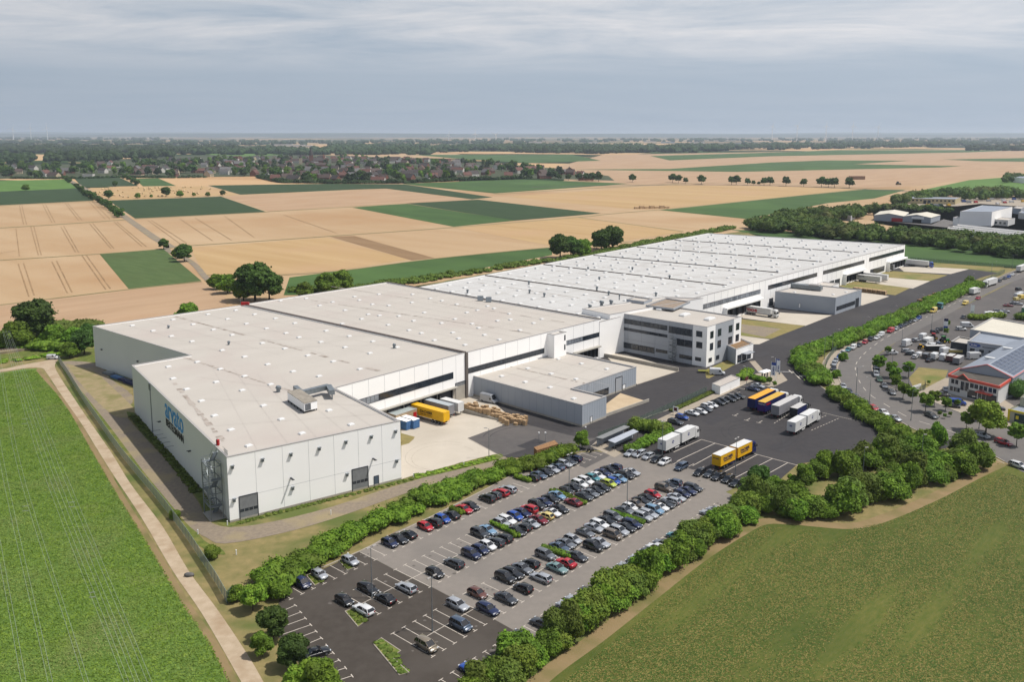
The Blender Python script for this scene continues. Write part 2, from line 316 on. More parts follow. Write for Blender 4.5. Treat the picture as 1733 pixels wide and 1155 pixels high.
FIELDS = [
 ('village_ground', mat('garden_green', S(58,72,38,.8), S(84,88,56,.8), .03, 6), .14, [(-200,303),(0,302.5),(111,302),(200,299),(290,300.5),(430,298.5),(475,309),(560,310),(680,310),(800,304.5),(900,302),(1040,306),(1030,298),(960,288),(880,280),(700,268),(560,263),(400,262),(300,264),(210,270),(120,278),(-200,280)]),  # name, material, z, photo pixels of its corners
 ('wheat_field', wheat, .02, [(-500,640),(-500,322),(0,322),(660,309),(1062,311),(1465,317),(1560,312),(1620,306),(1760,290),(2300,275),(2300,420),(1265,390),(1200,400),(900,450),(500,520),(384,520),(156,556),(0,557)]),
 ('wheat_field', wheat3, .12, [(960,312),(940,283),(1020,262),(1733,250),(2300,245),(2300,290),(1740,292),(1560,314),(1465,318),(1160,312)]),
 ('wheat_field', wheat, .08, [(560,259),(769,260),(830,270),(640,266),(560,265)]),
 ('green_field', crop2, .10, [(-200,306),(0,306),(111,303.6),(130,319),(0,324.4),(-200,327)]),
 ('green_field', maize_d, .10, [(-200,327),(0,324.4),(130,319),(159,339.6),(0,347.6),(-200,356)]),
 ('maize_field', maize, .09, [(168,429.7),(277,422),(341,475.8),(218,489.6)]),
 ('wheat_field', wheat3, .09, [(-150,530),(0,517),(341,478),(381,502),(384,518),(291,534),(156,556),(0,560),(-150,580)]),
 ('green_field', maize_d, .11, [(126,302.6),(201,300),(234,315),(139,316.8)]),
 ('green_field', crop, .11, [(227,302.6),(267,301.5),(298,314.7),(242,315.4)]),
 ('stubble_field', wheat2, .11, [(152,318),(346,315.4),(403.5,330),(194,339),(163,330)]),
 ('maize_field', maize_d, .10, [(183.6,339.6),(374,332.7),(450,358.7),(228.6,370)]),
 ('green_field', maize_d, .12, [(352,314),(560,311),(684.7,312),(833.6,334),(799,337.5),(653.5,319.3),(600,321),(407,329.6)]),
 ('wheat_field', wheat3, .10, [(377.5,332.7),(600,321.8),(653.5,320),(799,338.3),(690,344),(560,351),(454,358)]),
 ('green_field', crop, .10, [(596,351.4),(688,345),(872,373.6),(768,384)]),
 ('green_field', maize_d, .12, [(688,344.5),(809,338),(1017,361.5),(872,373.6)]),
 ('green_field', crop, .13, [(681,311),(882,303.6),(1066,311),(837,327.5),(709,314.7)]),
 ('stubble_field', wheat2, .10, [(861,332.7),(1133,313),(1375,317),(1462,320.5),(1133,352.8),(1060,353),(940,342)]),
 ('wheat_field', wheat, .09, [(813,337),(861,333),(1080,353),(1024,361)]),
 ('stubble_field', wheat2, .09, [(764,384.7),(979,368.4),(1156,392.6),(1000,417),(938,417)]),
 ('stubble_field', wheat2, .08, [(322,419.5),(554,402.5),(693,440),(574,457),(457,466),(346,466)]),
 ('soil_strip', soil, .10, [(560,401),(600,399.6),(735,437),(697,441)]),
 ('green_field', crop, .07, [(490,470),(574,459),(733,438.6),(936,419),(934,432),(802,457),(674,482),(560,500),(480,500)]),
 ('green_field', crop, .13, [(1116,355.6),(1465,320.5),(1533,321.6),(1480,336),(1400,344),(1265,371)]),
 ('green_field', crop, .20, [(1100,264),(1278,259),(1420,254),(1666,254),(1760,253),(1636,258),(1306,264.5),(1133,271.5)]),
 ('green_field', crop, .22, [(960,287),(1133,286),(1306,275),(1396,271.5),(1541,272),(1445,278),(1628,281),(1594,283.5),(1247,291),(1100,289)]),
 ('green_field', crop, .22, [(1594,270),(1760,267),(1760,274),(1660,273)]),
 ('green_field', crop, .20, [(700,262),(969,262),(1017,272),(900,276),(790,270)]),
 ('green_field', crop2, .20, [(320,261),(450,254),(560,255),(560,258),(420,265)]),
 ('green_field', crop, .06, [(1236,389),(1330,392),(1531,413),(1733,430),(1800,436),(1800,455),(1640,449),(1532,441)]),
 ('green_field', crop2, .16, [(1560,322),(1640,305),(1733,298),(1790,300),(1790,330),(1640,333)]),
]
for nm, m_, z, px in FIELDS: sheet(nm, px, z, m_)
# field margins and lanes
def lane(name, px, w, z, m_):
    mb = MB(); band(mb, smooth_line([P2(*p) for p in px], 4), w, z); return tag(mb.build(name, m_), kind='structure')
margin = mat('field_margin', S(142,132,86,.8), S(160,144,100,.8), .3)
for px, w in (([(0,386.2),(100,380),(215,372)],6), ([(-100,448),(0,441),(168,430.2),(277,421.5),(290,419)],3.2), ([(0,517),(216,490.5),(341,477)],2.4),
              ([(284,418.5),(400,411),(560,400),(764,385.4),(979,368),(1030,362.5),(1130,354)],4), ([(454,358.5),(690,345)],4), ([(346,466),(457,466.5),(574,459),(733,438.5),(940,418.5),(1130,404),(1236,384)],2.5),
              ([(979,368.4),(1156,392)],3), ([(837,329),(1000,319),(1170,310)],8), ([(1170,310),(1300,311.5),(1460,318),(1540,320)],7), ([(1130,354.5),(1465,319.5)],5), ([(228,371),(454,359)],4), ([(0,348.5),(159,340.5)],4)):
    lane('field_margin', px, w, .15, margin)
lane('farm_lane', [(116,304.5),(140,317),(163,333),(208,365),(235,384),(262,403),(281,414),(290,420)], 7, .17, gravel)
lane('farm_lane', [(281,414),(284,424),(300,432),(318,440),(333,452),(346,468),(362,482)], 4, .17, gravel)
lane('country_road', [(900,317),(1062,314),(1200,313),(1300,314),(1400,318),(1500,322),(1560,326)], 7, .24, asphalt2)
# tramlines in the wheat
tram = mat('tramline', S(156,126,86,.8), S(186,152,110,.8), .05)
mb = MB()
for a, b in (((31,447),(49,502)),((40,446),(58,500)),((88,443),(114,496)),((96,442),(122,495)),((139,433),(179,490)),((146,432),(187,489)),
             ((27,387),(33,434)),((52,383),(65,432)),((57,382),(70,432)),((103,384),(128,427)),((108,383),(133,427)),((152,379),(188,421)),((157,378),(193,421)),((193,376),(240,417)),((198,376),(248,418)),
             ((33,348),(40,380)),((37,348),(45,380)),((72,346),(88,377)),((77,346),(93,377)),((110,344),(133,373)),((114,344),(139,373)),((150,341),(178,371)),((156,341),(186,371)),
             ((250,373),(305,413)),((256,373),(316,412)),((305,371),(360,408)),((330,369),(392,407)),((380,366),(430,402)),((480,364),(570,395)),((0,429),(27,425))):
    band(mb, [P2(*a), P2(*b)], .6, .19)
tag(mb.build('tramlines', tram), kind='structure')

# ---- near ground
sheet('grass_area', [(-400,900),(-400,560),(60,556),(170,548),(420,560),(480,540),(900,440),(1236,384),(1400,440),(1733,455),(2100,470),(2100,760),(1733,800),(1300,1300),(900,1500),(-200,1500)], -.03, drygrass)
sheet('green_verge', [(-300,700),(-300,560),(0,560),(150,545),(170,625),(100,620),(60,600),(0,615)], -.01, greengrass)
sheet('meadow', [(1285,882),(1330,880),(1440,893),(1560,852),(1640,812),(1690,786),(1740,792),(1900,830),(2400,1000),(2400,1700),(860,1700),(880,1190),(1000,1090),(1150,960),(1230,905)], .0, meadow)
mb = MB(); band(mb, smooth_line([P2(*p) for p in [(850,1210),(930,1138),(1010,1080),(1100,1010),(1180,948),(1250,903),(1290,884),(1340,884),(1440,891),(1500,876),(1580,842),(1650,806),(1700,783)]], 6), 3.0, .012)
tag(mb.build('bare_edge', haymark), kind='structure')
sheet('beet_field', [(-700,660),(-200,645),(0,632),(40,625),(62,624),(76,641),(97,664),(121,697),(156,759),(205,842),(256,924),(308,1013),(359,1088),(393,1155),(470,1300),(560,1500),(-700,1700)], .004, beet)
# beet plants standing on the sheet are added with the vegetation
mb = MB(); edge = [P2(*p) for p in [(64,626),(78,643),(99,666),(123,699),(158,761),(207,844),(258,926),(310,1015),(361,1090),(395,1157),(475,1310)]]
band(mb, smooth_line(edge, 4), 1.3, .012); tag(mb.build('weedy_margin', haymark), kind='structure')
pl = [(-60,634),(0,630),(35,624.5),(69,623),(80,633),(97,659),(112.5,681),(137,716),(164,760),(191.5,804),(239,876),(291,965),(342,1040),(407,1153),(500,1320)]
pr_ = [(520,1300),(444.6,1153),(410,1095),(366,1030),(318,965),(274,890),(222,821),(186,763),(147,707),(125,674),(107,647),(93,622),(97,611),(102,605),(76,611),(43,617),(0,625.5),(-60,628)]
mb = MB(); a = [tuple(p) for p in smooth_line([P2(*p) for p in pl], 4)]; b = [tuple(p) for p in smooth_line([P2(*p) for p in pr_], 4)]
mb.face([(p[0],p[1],.016) for p in ccw(a+b)]); tag(mb.build('farm_path', dirt), kind='structure')
sheet('gravel_track', [(104,612),(165,616),(185,640),(226,672),(212,700),(240,735),(290,790),(335,850),(350,880),(388,893),(460,884),(560,859),(650,829),(760,797),(845,773),(850,784),(760,812),(680,838),(560,880),(470,905),(380,921),(350,911),(322,893),(290,856),(240,795),(190,728),(160,690),(128,650),(110,628)], .02, gravel, n=3)
sheet('worn_ground', [(112,616),(140,622),(165,632),(226,690),(231,699),(214,708),(196,706),(186,700),(160,676),(132,645)], .026, worn)
sheet('estate_grass', [(1476,352),(1530,340),(1733,333),(1800,335),(1800,440),(1733,420),(1480,378)], .02, greengrass)
sheet('verge', [(214,697),(231,699),(389,887),(392,893),(380,892),(352,878),(318,815),(262,742),(216,704)], .03, greengrass)
sheet('verge', [(389,888),(679,812),(700,813),(650,822),(560,848),(460,873),(392,892)], .034, greengrass)
sheet('verge', [(702,806),(780,784),(835,770),(850,770),(842,779),(760,799),(712,810)], .034, greengrass, n=2)
sheet('verge', [(112,613),(140,650),(185,720),(240,790),(300,860),(345,915),(375,930),(378,940),(330,920),(270,850),(200,755),(130,665),(104,622)], .012, greengrass, n=3)
sheet('concrete_yard', [(679,812),(679,700),(570,690),(600,640),(780,600),(800,650),(871,713),(791.5,742),(850,772),(780,783),(737,798),(700,805)], .012, concrete)
sheet('grass_patch', [(676,733),(702,740),(700,744),(692,751),(678,755)], .02, lawn)
# service road and truck yard
ROAD1 = [(849,775),(791.5,742),(871,713),(790,650),(900,600),(1100,560),(1300,480),(1500,440),(1600,451),(1690,462),(1660,470),(1633,482),(1600,497),(1560,513),(1480,548),(1400,578),(1372,592),(1357,603),(1352,612),(1356,622),(1370,637),(1400,662),(1440,692),(1500,734),(1520,744),(1545,747),(1556,739),(1580,730),(1620,745),(1600,760),(1545,756),(1480,768),(1400,778),(1350,786),(1300,830),(1240,826),(1190,805),(1130,785),(1060,766),(1030,762),(985,764),(900,775)]
sheet('service_yard', ROAD1, .008, asphalt)
sheet('concrete_apron', [(1057,633),(1078,651),(1149,628),(1120,618),(1060,600),(1020,598)], .02, concrete)
sheet('tan_yard', [(1018,690),(1022,705),(1095,680),(1050,666)], .02, tanpave)
sheet('worn_asphalt', [(849,773),(792,742),(871,713),(925,728),(985,742),(1010,742),(985,755),(905,756)], .014, asphalt2)
# pads and lawns in front of the long hall
sheet('concrete_apron', [(1225,520),(1330,530),(1408,534),(1363,552),(1258,539)], .02, concrete)
sheet('lawn', [(1250,540),(1363,551.5),(1305,574),(1250,568)], .024, lawn)
sheet('gravel_bed', [(1255,549),(1322,557),(1294,571),(1255,563)], .030, gravel)
sheet('concrete_apron', [(1250,568),(1303,575),(1285,583),(1250,584)], .02, concrete)
sheet('lawn', [(1195,640),(1193,627),(1252,600),(1262,607),(1232,624),(1200,641)], .02, lawn)
sheet('concrete_apron', [(1455,492),(1505,502),(1460,517),(1457,517)], .02, concrete)
sheet('lawn', [(1405,481),(1440,475),(1540,488),(1515,500),(1450,492)], .024, lawn)
sheet('concrete_apron', [(1440,477),(1480,468),(1574,476),(1545,488.5)], .02, concrete)
sheet('lawn', [(1484,468),(1500,458),(1604,466),(1574,476)], .024, lawn)
sheet('concrete_apron', [(1520,452),(1575,452),(1643,455),(1609,464),(1530,460)], .02, concrete)
sheet('lawn', [(1560,442),(1700,452),(1690,459),(1643,456),(1570,452)], .024, lawn)
# car park
mb = MB()
sheet('car_park_paving', [(609,934),(660,905),(745,868),(843,818),(893,792),(985,766),(1060,766),(1190,800),(1240,828),LP(92,-14),LP(90,-20.6),LP(60,-20.6),LP(35,-20.6),LP(13.5,-20.6),(837.7,1050),(760,1010),(731.7,995),(665.5,964)], .014, lotgrey)
sheet('car_park_asphalt', [(478,992),(520,975),(560,958),(609,934.5),(665.5,964.5),(731.7,995.5),(760,1010.5),(837.7,1050.5),LP(13.6,-20.6),LP(0,-20.6),LP(-14,-20.6),(690,1240),(600,1250),(540,1160),(498,1115),(472,1080),(468,1040)], .018, asphalt_lot)
sheet('asphalt_patch', [(970,785),(985,768),(1010,764),(1034,771),(991,793)], .019, asphalt2)
# public road
def offs(px): return [P2(*p) for p in px]
lft = [(1900,395),(1733,452),(1690,470),(1640,497),(1570,527),(1510,556),(1460,580),(1434,598),(1420,615),(1417,632),(1424,650),(1450,672),(1500,700),(1560,733),(1640,752),(1700,782),(1760,812),(2000,900)]
rgt = [(2000,790),(1760,738),(1700,725),(1640,705),(1590,685),(1545,668),(1510,658),(1490,647),(1478,633),(1476,618),(1484,603),(1500,590),(1530,572),(1600,535),(1650,508),(1733,470),(1900,415)]
a = smooth_line(offs(lft), 6); b = smooth_line(offs(rgt), 6)
mb = MB(); mb.face([(p[0],p[1],.02) for p in ccw([tuple(p) for p in a+b])]); tag(mb.build('public_road', roadm), kind='structure')
# widened right side with the trade yards
sheet('yard_paving', [(1484,603),(1530,570),(1600,534),(1733,468),(2100,440),(2300,640),(2000,800),(1760,742),(1640,705),(1545,670),(1505,658),(1488,645),(1474,625)], .006, asphalt2)
sheet('front_paving', [(1545,668),(1600,640),(1640,640),(1720,690),(1760,742),(1700,725),(1640,706),(1590,686)], .012, paving)
sheet('lawn', [(1538,640),(1555,622),(1605,627),(1600,640),(1565,658),(1548,662)], .016, lawn)
sheet('pavement', [(1640,497),(1570,528),(1510,557),(1460,580),(1434,598),(1420,615),(1417,632),(1424,650),(1402,655),(1392,640),(1390,622),(1398,603),(1420,586),(1480,556),(1560,518),(1630,488)], .026, paving, n=2)
sheet('footpath', [(1000,756),(1012,745),(1052,768),(1040,775)], .02, paving)
lane('footpath', [(1112,716),(1150,698),(1190,680),(1225,664),(1255,649),(1278,640)], 3.0, .022, paving)
sheet('paved_corner', [(1278,633),(1300,630),(1312,628),(1322,631),(1333,644),(1306,657),(1290,652)], .022, paving)
sheet('ramp_paving', [(1268,612),(1278,611),(1291,626),(1283,630)], .024, paving)
# kerbs: real steps
def kerb(px, n=3, w=.3, h=.12, name='kerb'):
    mb = MB(); band(mb, smooth_line([P2(*p) for p in px], n) if n else [Vector(P2(*p)) for p in px], w, 0, h=h); return tag(mb.build(name, kerbm), kind='structure')
kerb([(1640,483),(1560,518),(1480,553),(1400,583),(1372,594),(1357,604),(1352,613),(1356,623),(1370,638),(1400,663),(1440,693),(1500,735),(1520,745),(1545,748),(1557,738)])
kerb(lft[1:-2]); kerb(rgt[2:11])
kerb([(1000,757),(1012,746),(1100,705),(1190,674)], 0)
kerb([(478,992),(520,975),(545,962),(609,934),(745,868),(843,818),(895,790),(960,768),(985,764)], 0)
kerb([LP(90,-20.7),LP(-14,-20.7)], 0)
kerb([(1078,651.5),(1149,628.5)], 0); kerb([(849,773.5),(791,742.5)], 0, .15, .04)
# ================================================================ THE WAREHOUSE AND THE OTHER BUILDINGS
class Wall:
    """vertical wall plane from ground point a to b; outside is on the right of a->b"""
    def __init__(s, a, b):
        s.a = Vector((a[0], a[1])); s.b = Vector((b[0], b[1])); s.e = (s.b-s.a).normalized(); s.n = Vector((s.e.y, -s.e.x)); s.len = (s.b-s.a).length
    def sz(s, u, v):
        d = ray(u, v); k = (s.a.dot(s.n))/(d.x*s.n.x+d.y*s.n.y)
        p = Vector((d.x*k, d.y*k)); return (p-s.a).dot(s.e), HC+d.z*k
    def pt(s, t, z, d=0.0):
        p = s.a+s.e*t+s.n*d; return (p.x, p.y, z)
    def box(s, mb, s0, s1, z0, z1, d0, d1):
        q = [s.pt(s0,0,d1), s.pt(s1,0,d1), s.pt(s1,0,d0), s.pt(s0,0,d0)]
        mb.hexa([(x,y,z0) for x,y,_ in q], [(x,y,z1) for x,y,_ in q])
def inset(poly, d):
    out = []; n = len(poly)
    for i in range(n):
        p0 = Vector(poly[i-1]); p1 = Vector(poly[i]); p2 = Vector(poly[(i+1) % n])
        e1 = (p1-p0).normalized(); e2 = (p2-p1).normalized(); n1 = Vector((-e1.y, e1.x)); n2 = Vector((-e2.y, e2.x))
        k = n1+n2; k = k/max(.2, k.dot(n1)); out.append(tuple(p1+k*d))
    return out
def hall(name, poly, h, wm, rm, label, cat='warehouse', z0=0.0, para=.35, lip=.45, coping=True, group=None, side=None):
    """flat-roofed hall: walls with a parapet, a roof lying inside it, a coping on top"""
    poly = ccw([tuple(p) for p in poly]); root = empty(name, (poly[0][0], poly[0][1], z0)); tag(root, label, cat, group)
    org = Vector((poly[0][0], poly[0][1], z0)); lp = [(p[0]-org.x, p[1]-org.y) for p in poly]; ins = inset(lp, lip); H_ = h-z0
    mb = MB(); n = len(lp)
    for i in range(n):
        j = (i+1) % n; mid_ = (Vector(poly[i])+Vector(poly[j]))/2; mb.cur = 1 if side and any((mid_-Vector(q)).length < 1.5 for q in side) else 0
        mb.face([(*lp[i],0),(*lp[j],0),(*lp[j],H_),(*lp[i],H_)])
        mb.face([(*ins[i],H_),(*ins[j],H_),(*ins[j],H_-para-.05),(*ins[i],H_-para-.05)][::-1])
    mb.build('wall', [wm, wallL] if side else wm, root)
    mb = MB(); mb.face([(*p, H_-para) for p in ins]); rf = mb.build('roof', rm, root)
    if coping:
        mb = MB(); o2 = inset(lp, -.06); i2 = inset(lp, lip+.05)
        for i in range(n):
            j = (i+1) % n; mb.hexa([(*o2[i],H_),(*o2[j],H_),(*i2[j],H_),(*i2[i],H_)], [(*o2[i],H_+.12),(*o2[j],H_+.12),(*i2[j],H_+.12),(*i2[i],H_+.12)])
        mb.build('coping', copingm, root)
    root['_o'] = (org.x, org.y, org.z); return root, poly
def child(mb, name, m, root, parent=None, **k):
    """build a mesh given in world coordinates as a child of root (which stands unrotated at its base)"""
    o = Vector(root.location); mb.v = [(x-o.x, y-o.y, z-o.z) for x, y, z in mb.v]
    return mb.build(name, m, parent if parent is not None else root, **k)
ZR = 14.9
def rp(u, v, z=ZR): return P2(u, v, z)
def skylights(root, pts, z, m=skyl, w=1.15, l=1.6, h=.42, poly=None):
    if poly: pp = inset(poly, 2.0); pts = [p for p in pts if in_poly(p[0], p[1], pp)]
    base = None; o = Vector(root.location); e = Vector((math.cos(AZ), math.sin(AZ)))
    mb = MB(); mb.obox((0,0), e, l, w, 0, h*.5)
    q = 0.78
    n = Vector((-e.y, e.x)); c4 = [-e*l/2-n*w/2, e*l/2-n*w/2, e*l/2+n*w/2, -e*l/2+n*w/2]
    mb.hexa([(p.x,p.y,h*.5) for p in c4], [(p.x*q,p.y*q,h) for p in c4])
    for i, (x, y) in enumerate(pts):
        if base is None: base = mb.build('skylight', m, root); ob = base
        else: ob = base.copy(); C.objects.link(ob)
        ob.location = (x-o.x, y-o.y, z-o.z)
def stripe(mb, a, b, w, z):
    a = Vector(a[:2]); b = Vector(b[:2]); e = (b-a).normalized(); n = Vector((-e.y, e.x))*w/2
    mb.face([(*(a-n),z),(*(b-n),z),(*(b+n),z),(*(a+n),z)])
# -------- front hall
A_C = rp(156.8,552.5); A_D = rp(222.7,619); A_F = rp(383.5,774.8); A_G = rp(677.3,713.1)
NOT = rp(787,597.5); SEAM = rp(411,516.5)
# keep the notch facade straight with the dock facade
J = rp(567,657.5)
e_c = (Vector(rp(300,595.6))-Vector(A_C)).normalized(); e_d = Vector((math.cos(R(38.2)), math.sin(R(38.2))))
def isect(a, e, b, f):
    a = Vector(a); b = Vector(b); dt = e.x*f.y-e.y*f.x; t = ((b-a).x*f.y-(b-a).y*f.x)/dt; return tuple(a+e*t)
K_ = isect(A_C, e_c, A_D, (Vector(rp(300,605.5))-Vector(A_D)).normalized())
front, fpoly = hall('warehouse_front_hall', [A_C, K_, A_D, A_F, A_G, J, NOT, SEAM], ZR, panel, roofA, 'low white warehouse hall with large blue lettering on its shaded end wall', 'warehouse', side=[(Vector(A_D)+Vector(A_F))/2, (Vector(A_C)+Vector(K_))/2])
wF = Wall(A_F, A_G); wL = Wall(A_D, A_F); wJ = Wall(J, NOT); wC = Wall(A_C, K_)
zr = ZR-.35
def roof_px(u, v, z=zr): return P2(u, v, z)
SKY1 = [(224,552),(259,561),(290,570),(325,579),(293,542),(327,550),(361,559),(393,568),(352,533),(385,541),(417,549),(451,557),(484,565),(376,594),(414,605),(453,618),(496,630),(444,582),(482,591),(521,603),(564,613),(399,526),(431,533),(466,540),(499,548),(552,561),(591,570),(631,579),(672,589),(506,572),(543,580),(584,589),(626,599),(609,626),(540,638),
  (334,614),(285,622),(373,626),(414,638),(458,652),(293,642),(366,648),(410,662),(316,660),(341,680),(363,705),(446,688),(476,711),(391,729),(421,756),(511,735),(557,696),(594,720)]
skylights(front, [roof_px(*p) for p in SKY1], zr, poly=fpoly)
# the second hall and the long hall
S2a = rp(655,478); S2b = rp(1016,541); NOT2 = rp(790,597)
mid, mpoly = hall('warehouse_middle_hall', [rp(413,515.5), NOT2, S2b, S2a], ZR, panel, roofA, 'white warehouse hall with beige roof between the lettered front hall and the white-roofed long hall')
SKY2 = [(460,502),(497,497),(533,494),(575,490),(475,510),(518,506),(563,512),(600,503),(641,499),(541,518),(608,509),(658,518),(697,513),(584,526),(623,533),(675,536),(718,530),(579,549),(657,551),(700,544),(747,548),(642,535),(630,516),(698,499),(728,506),(612,541),
        (766,564),(810,556),(842,544),(862,532),(735,577),(776,574),(787,585),(713,595-30),(880,560),(903,548),(917,541),(864,542),(836,523),(808,526),(825,519),(748,510),(773,516),(790,530),(692,560),(770,541),(799,549),(820,568),(845,576)]
skylights(mid, [roof_px(*p) for p in SKY2], zr, poly=mpoly)
ZL = 14.0
L_ = lambda u, v: P2(u, v, ZL)
longp = [L_(700,488), L_(1015,545.5), L_(1180,510), L_(1531.8,414.4), L_(1199,394.8)]
# straighten the facade: one line through its two ends
fa = Vector(longp[1]); fb = Vector(longp[3])
longp = [longp[0], tuple(fa), tuple(fb), longp[4]]
lng, lpoly = hall('warehouse_long_hall', longp, ZL, panel, roofB, 'very long warehouse hall with a white roof full of skylights behind the office block')
wS = Wall(fa, fb); LL = wS.len
# skylight rows over the long hall: between its seams
def quadpt(s, t, q=None):
    q = q or [Vector(p) for p in (longp[1], longp[2], longp[3], longp[0])]
    return (q[0]*(1-s)+q[1]*s)*(1-t)+(q[3]*(1-s)+q[2]*s)*t
pts = []
ZS = ZL-.35
for i in range(26):
    for j in range(10):
        p = quadpt((i+.6)/26.5, (j+.55+(i % 2)*.25)/10.4); u, v = pix((p.x, p.y, ZS)); pts.append((v, p.x, p.y))
pts.sort(reverse=True)
skylights(lng, [(x, y) for v, x, y in pts[:99]], ZS, l=2.3, w=1.4, h=.55)
mb = MB(); e = Vector((math.cos(AZ), math.sin(AZ)))
for v, x, y in pts[99:]:
    n = Vector((-e.y, e.x)); 
    n = n*.7; c4 = [-e*1.15-n, e*1.15-n, e*1.15+n, -e*1.15+n]
    mb.hexa([(x+p.x,y+p.y,ZS) for p in c4], [(x+p.x*.8,y+p.y*.8,ZS+.7) for p in c4])
tag(child(mb, 'small_skylights', skyl, lng), kind='stuff')
# raised fire walls (dark seams) across the halls
for k, (s0, w) in enumerate(((.17,.5),(.335,.5),(.50,.5),(.665,.5),(.83,.5))):
    a = quadpt(s0, .06); b = quadpt(s0, 1.0); mb = MB(); ee = (b-a); mb.obox(((a+b)/2), ee, ee.length, .6, ZS, ZS+.38)
    child(mb, 'fire_wall', seamd, lng)
mb = MB(); a = Vector(rp(412,516)); b = Vector(NOT); ee = b-a; mb.obox((a+b)/2, ee, ee.length, 1.1, ZR-.1, ZR+.35); child(mb, 'fire_wall', seamd, front)
mb = MB(); a = Vector(S2a); b = Vector(S2b); ee = b-a; mb.obox((a+b)/2, ee, ee.length, .8, ZR-.1, ZR+.3); child(mb, 'fire_wall', seamd, mid)
# faint joints of the membrane and dirty drain lines
def joints(root, q, z, ns, nt, m_, w=.12, nm='roof_joint'):
    mb = MB()
    for i in range(1, ns): stripe(mb, quadpt(i/ns, .01, q), quadpt(i/ns, .99, q), w, z)
    for j in range(1, nt): stripe(mb, quadpt(.005, j/nt, q), quadpt(.995, j/nt, q), w, z)
    child(mb, nm, m_, root)
jointm = mat('membrane_joint', S(186,178,170,.85), S(200,192,184,.85), .4)
q1 = [Vector(p) for p in (rp(318,601), NOT, SEAM, A_C)]
joints(mid, [Vector(p) for p in (NOT2, S2b, S2a, rp(413,515.5))], zr+.02, 10, 6, jointm)
joints(front, q1, zr+.02, 6, 6, jointm, .1)
joints(front, [Vector(p) for p in (A_F, A_G, rp(567,660), rp(318,604))], zr+.024, 6, 4, jointm, .1)
joints(lng, [Vector(p) for p in (longp[1], longp[2], longp[3], longp[0])], ZS+.02, 30, 11, jointm, .2)
def stains(root, lines, z, w=1.1):
    mb = MB(); r = random.Random(3)
    for a, b in lines:
        a = Vector(a); b = Vector(b); n = 26
        for i in range(n):
            if r.random() < .25: continue
            p = a.lerp(b, (i+r.random()*.3)/n); q = a.lerp(b, (i+.75+r.random()*.6)/n); stripe(mb, p, q, w*(.25+r.random()*.8), z+.001*i)
    o_s = child(mb, 'drain_stain', stain, root); o_s['kind'] = 'stuff'
stains(front, [(roof_px(292,645),roof_px(378,748)),(roof_px(296,536), roof_px(655,632)), (roof_px(310,605), roof_px(500,665))], zr+.03, 1.5)
stains(mid, [(roof_px(470,500), roof_px(900,565)), (roof_px(560,485), roof_px(970,548))], zr+.03, .8)
stains(lng, [(quadpt(.09*k+.02,.12), quadpt(.09*k+.02,.9)) for k in range(1,10)], ZS+.04, .8)
# -------- walls: joints, doors, lamps, lettering
def panel_joints(root, w, step, z0, z1, rows=(), s0=0, s1=None, m_=None, wd=.07):
    mb = MB(); s1 = s1 or w.len; k = s0+step
    while k < s1-.5: w.box(mb, k-wd/2, k+wd/2, z0, z1, 0, .012); k += step
    for z in rows: w.box(mb, s0, s1, z-wd/2, z+wd/2, 0, .010)
    child(mb, 'panel_joint', m_ or jointm2, root)
jointm2 = mat('panel_joint', S(176,180,184,.8), None)
jointm3 = mat('dark_joint', S(120,126,134,.8), None)
panel_joints(front, wF, 6.2, .4, ZR-.1, (5.2,), m_=jointm2, wd=.05)
panel_joints(front, wJ, 6.0, 5.0, ZR-.1, (), m_=jointm2)
mb = MB()
for w in (wF, wL): w.box(mb, 0, w.len, 0, .45, -.1, .06)
child(mb, 'plinth', concw, front)
def door(root, w, px0, px1, frame=.15, m_=doorm, name='rolling_door', band_=True, d=.05):
    s0, z1 = w.sz(*px0); s1, z0 = w.sz(*px1); z0 = max(z0, .05)
    mb = MB(); w.box(mb, s0, s1, z0, z1, 0, d); o = child(mb, name, m_, root)
    mb = MB(); w.box(mb, s0-frame, s0, z0, z1+frame, 0, d+.06); w.box(mb, s1, s1+frame, z0, z1+frame, 0, d+.06); w.box(mb, s0, s1, z1, z1+frame, 0, d+.06); child(mb, 'door_frame', darkm, root, o)
    if band_:
        mb = MB(); n = 4; zz = z0+(z1-z0)*.32; hh = (z1-z0)*.13
        for i in range(n): w.box(mb, s0+(s1-s0)*(i+.06)/n, s0+(s1-s0)*(i+.94)/n, zz, zz+hh, d, d+.02)
        child(mb, 'door_window', glassm, root, o)
    return o
door(front, wF, (405,842), (437,875)); door(front, wF, (596,796), (623,826)); door(front, wF, (633,807), (641,823), .08, mat('blue_grey_door', S(92,106,122,.8), None), 'door', False)
def wall_lamps(root, w, pxs, nm='wall_vent', sz_=(.5,.7,.45), m_=steel):
    base = None
    for u, v in pxs:
        s, z = w.sz(u, v); mb = MB(); w.box(mb, s-sz_[0]/2, s+sz_[0]/2, z-sz_[1]/2, z+sz_[1]/2, 0, sz_[2]); w.box(mb, s-sz_[0]*.7, s+sz_[0]*.7, z+sz_[1]/2, z+sz_[1]/2+.08, 0, sz_[2]*1.5)
        child(mb, nm, m_, root)
wall_lamps(front, wF, [(393,791),(444,779),(492,770),(540,760),(585,749),(628,740),(669,731),(396,847),(495,827),(587,804),(671,781)])
wall_lamps(front, wF, [(492,810),(631,777)], 'flood_light', (.25,.25,1.3), darkm)
wall_lamps(front, wL, [(272,714),(323,764)], 'flood_light', (.25,.25,.7), darkm)
wall_lamps(front, wC, [(173,592),(234,612)], 'flood_light', (.4,.3,.5), darkm)
mb = MB(); s, z = wL.sz(254,660); wL.box(mb, s-.35, s+.35, .2, ZR-.3, 0, .12); wL.box(mb, s-.7, s+.7, ZR-2, ZR+.05, 0, .3); child(mb, 'downpipe', steel, front)
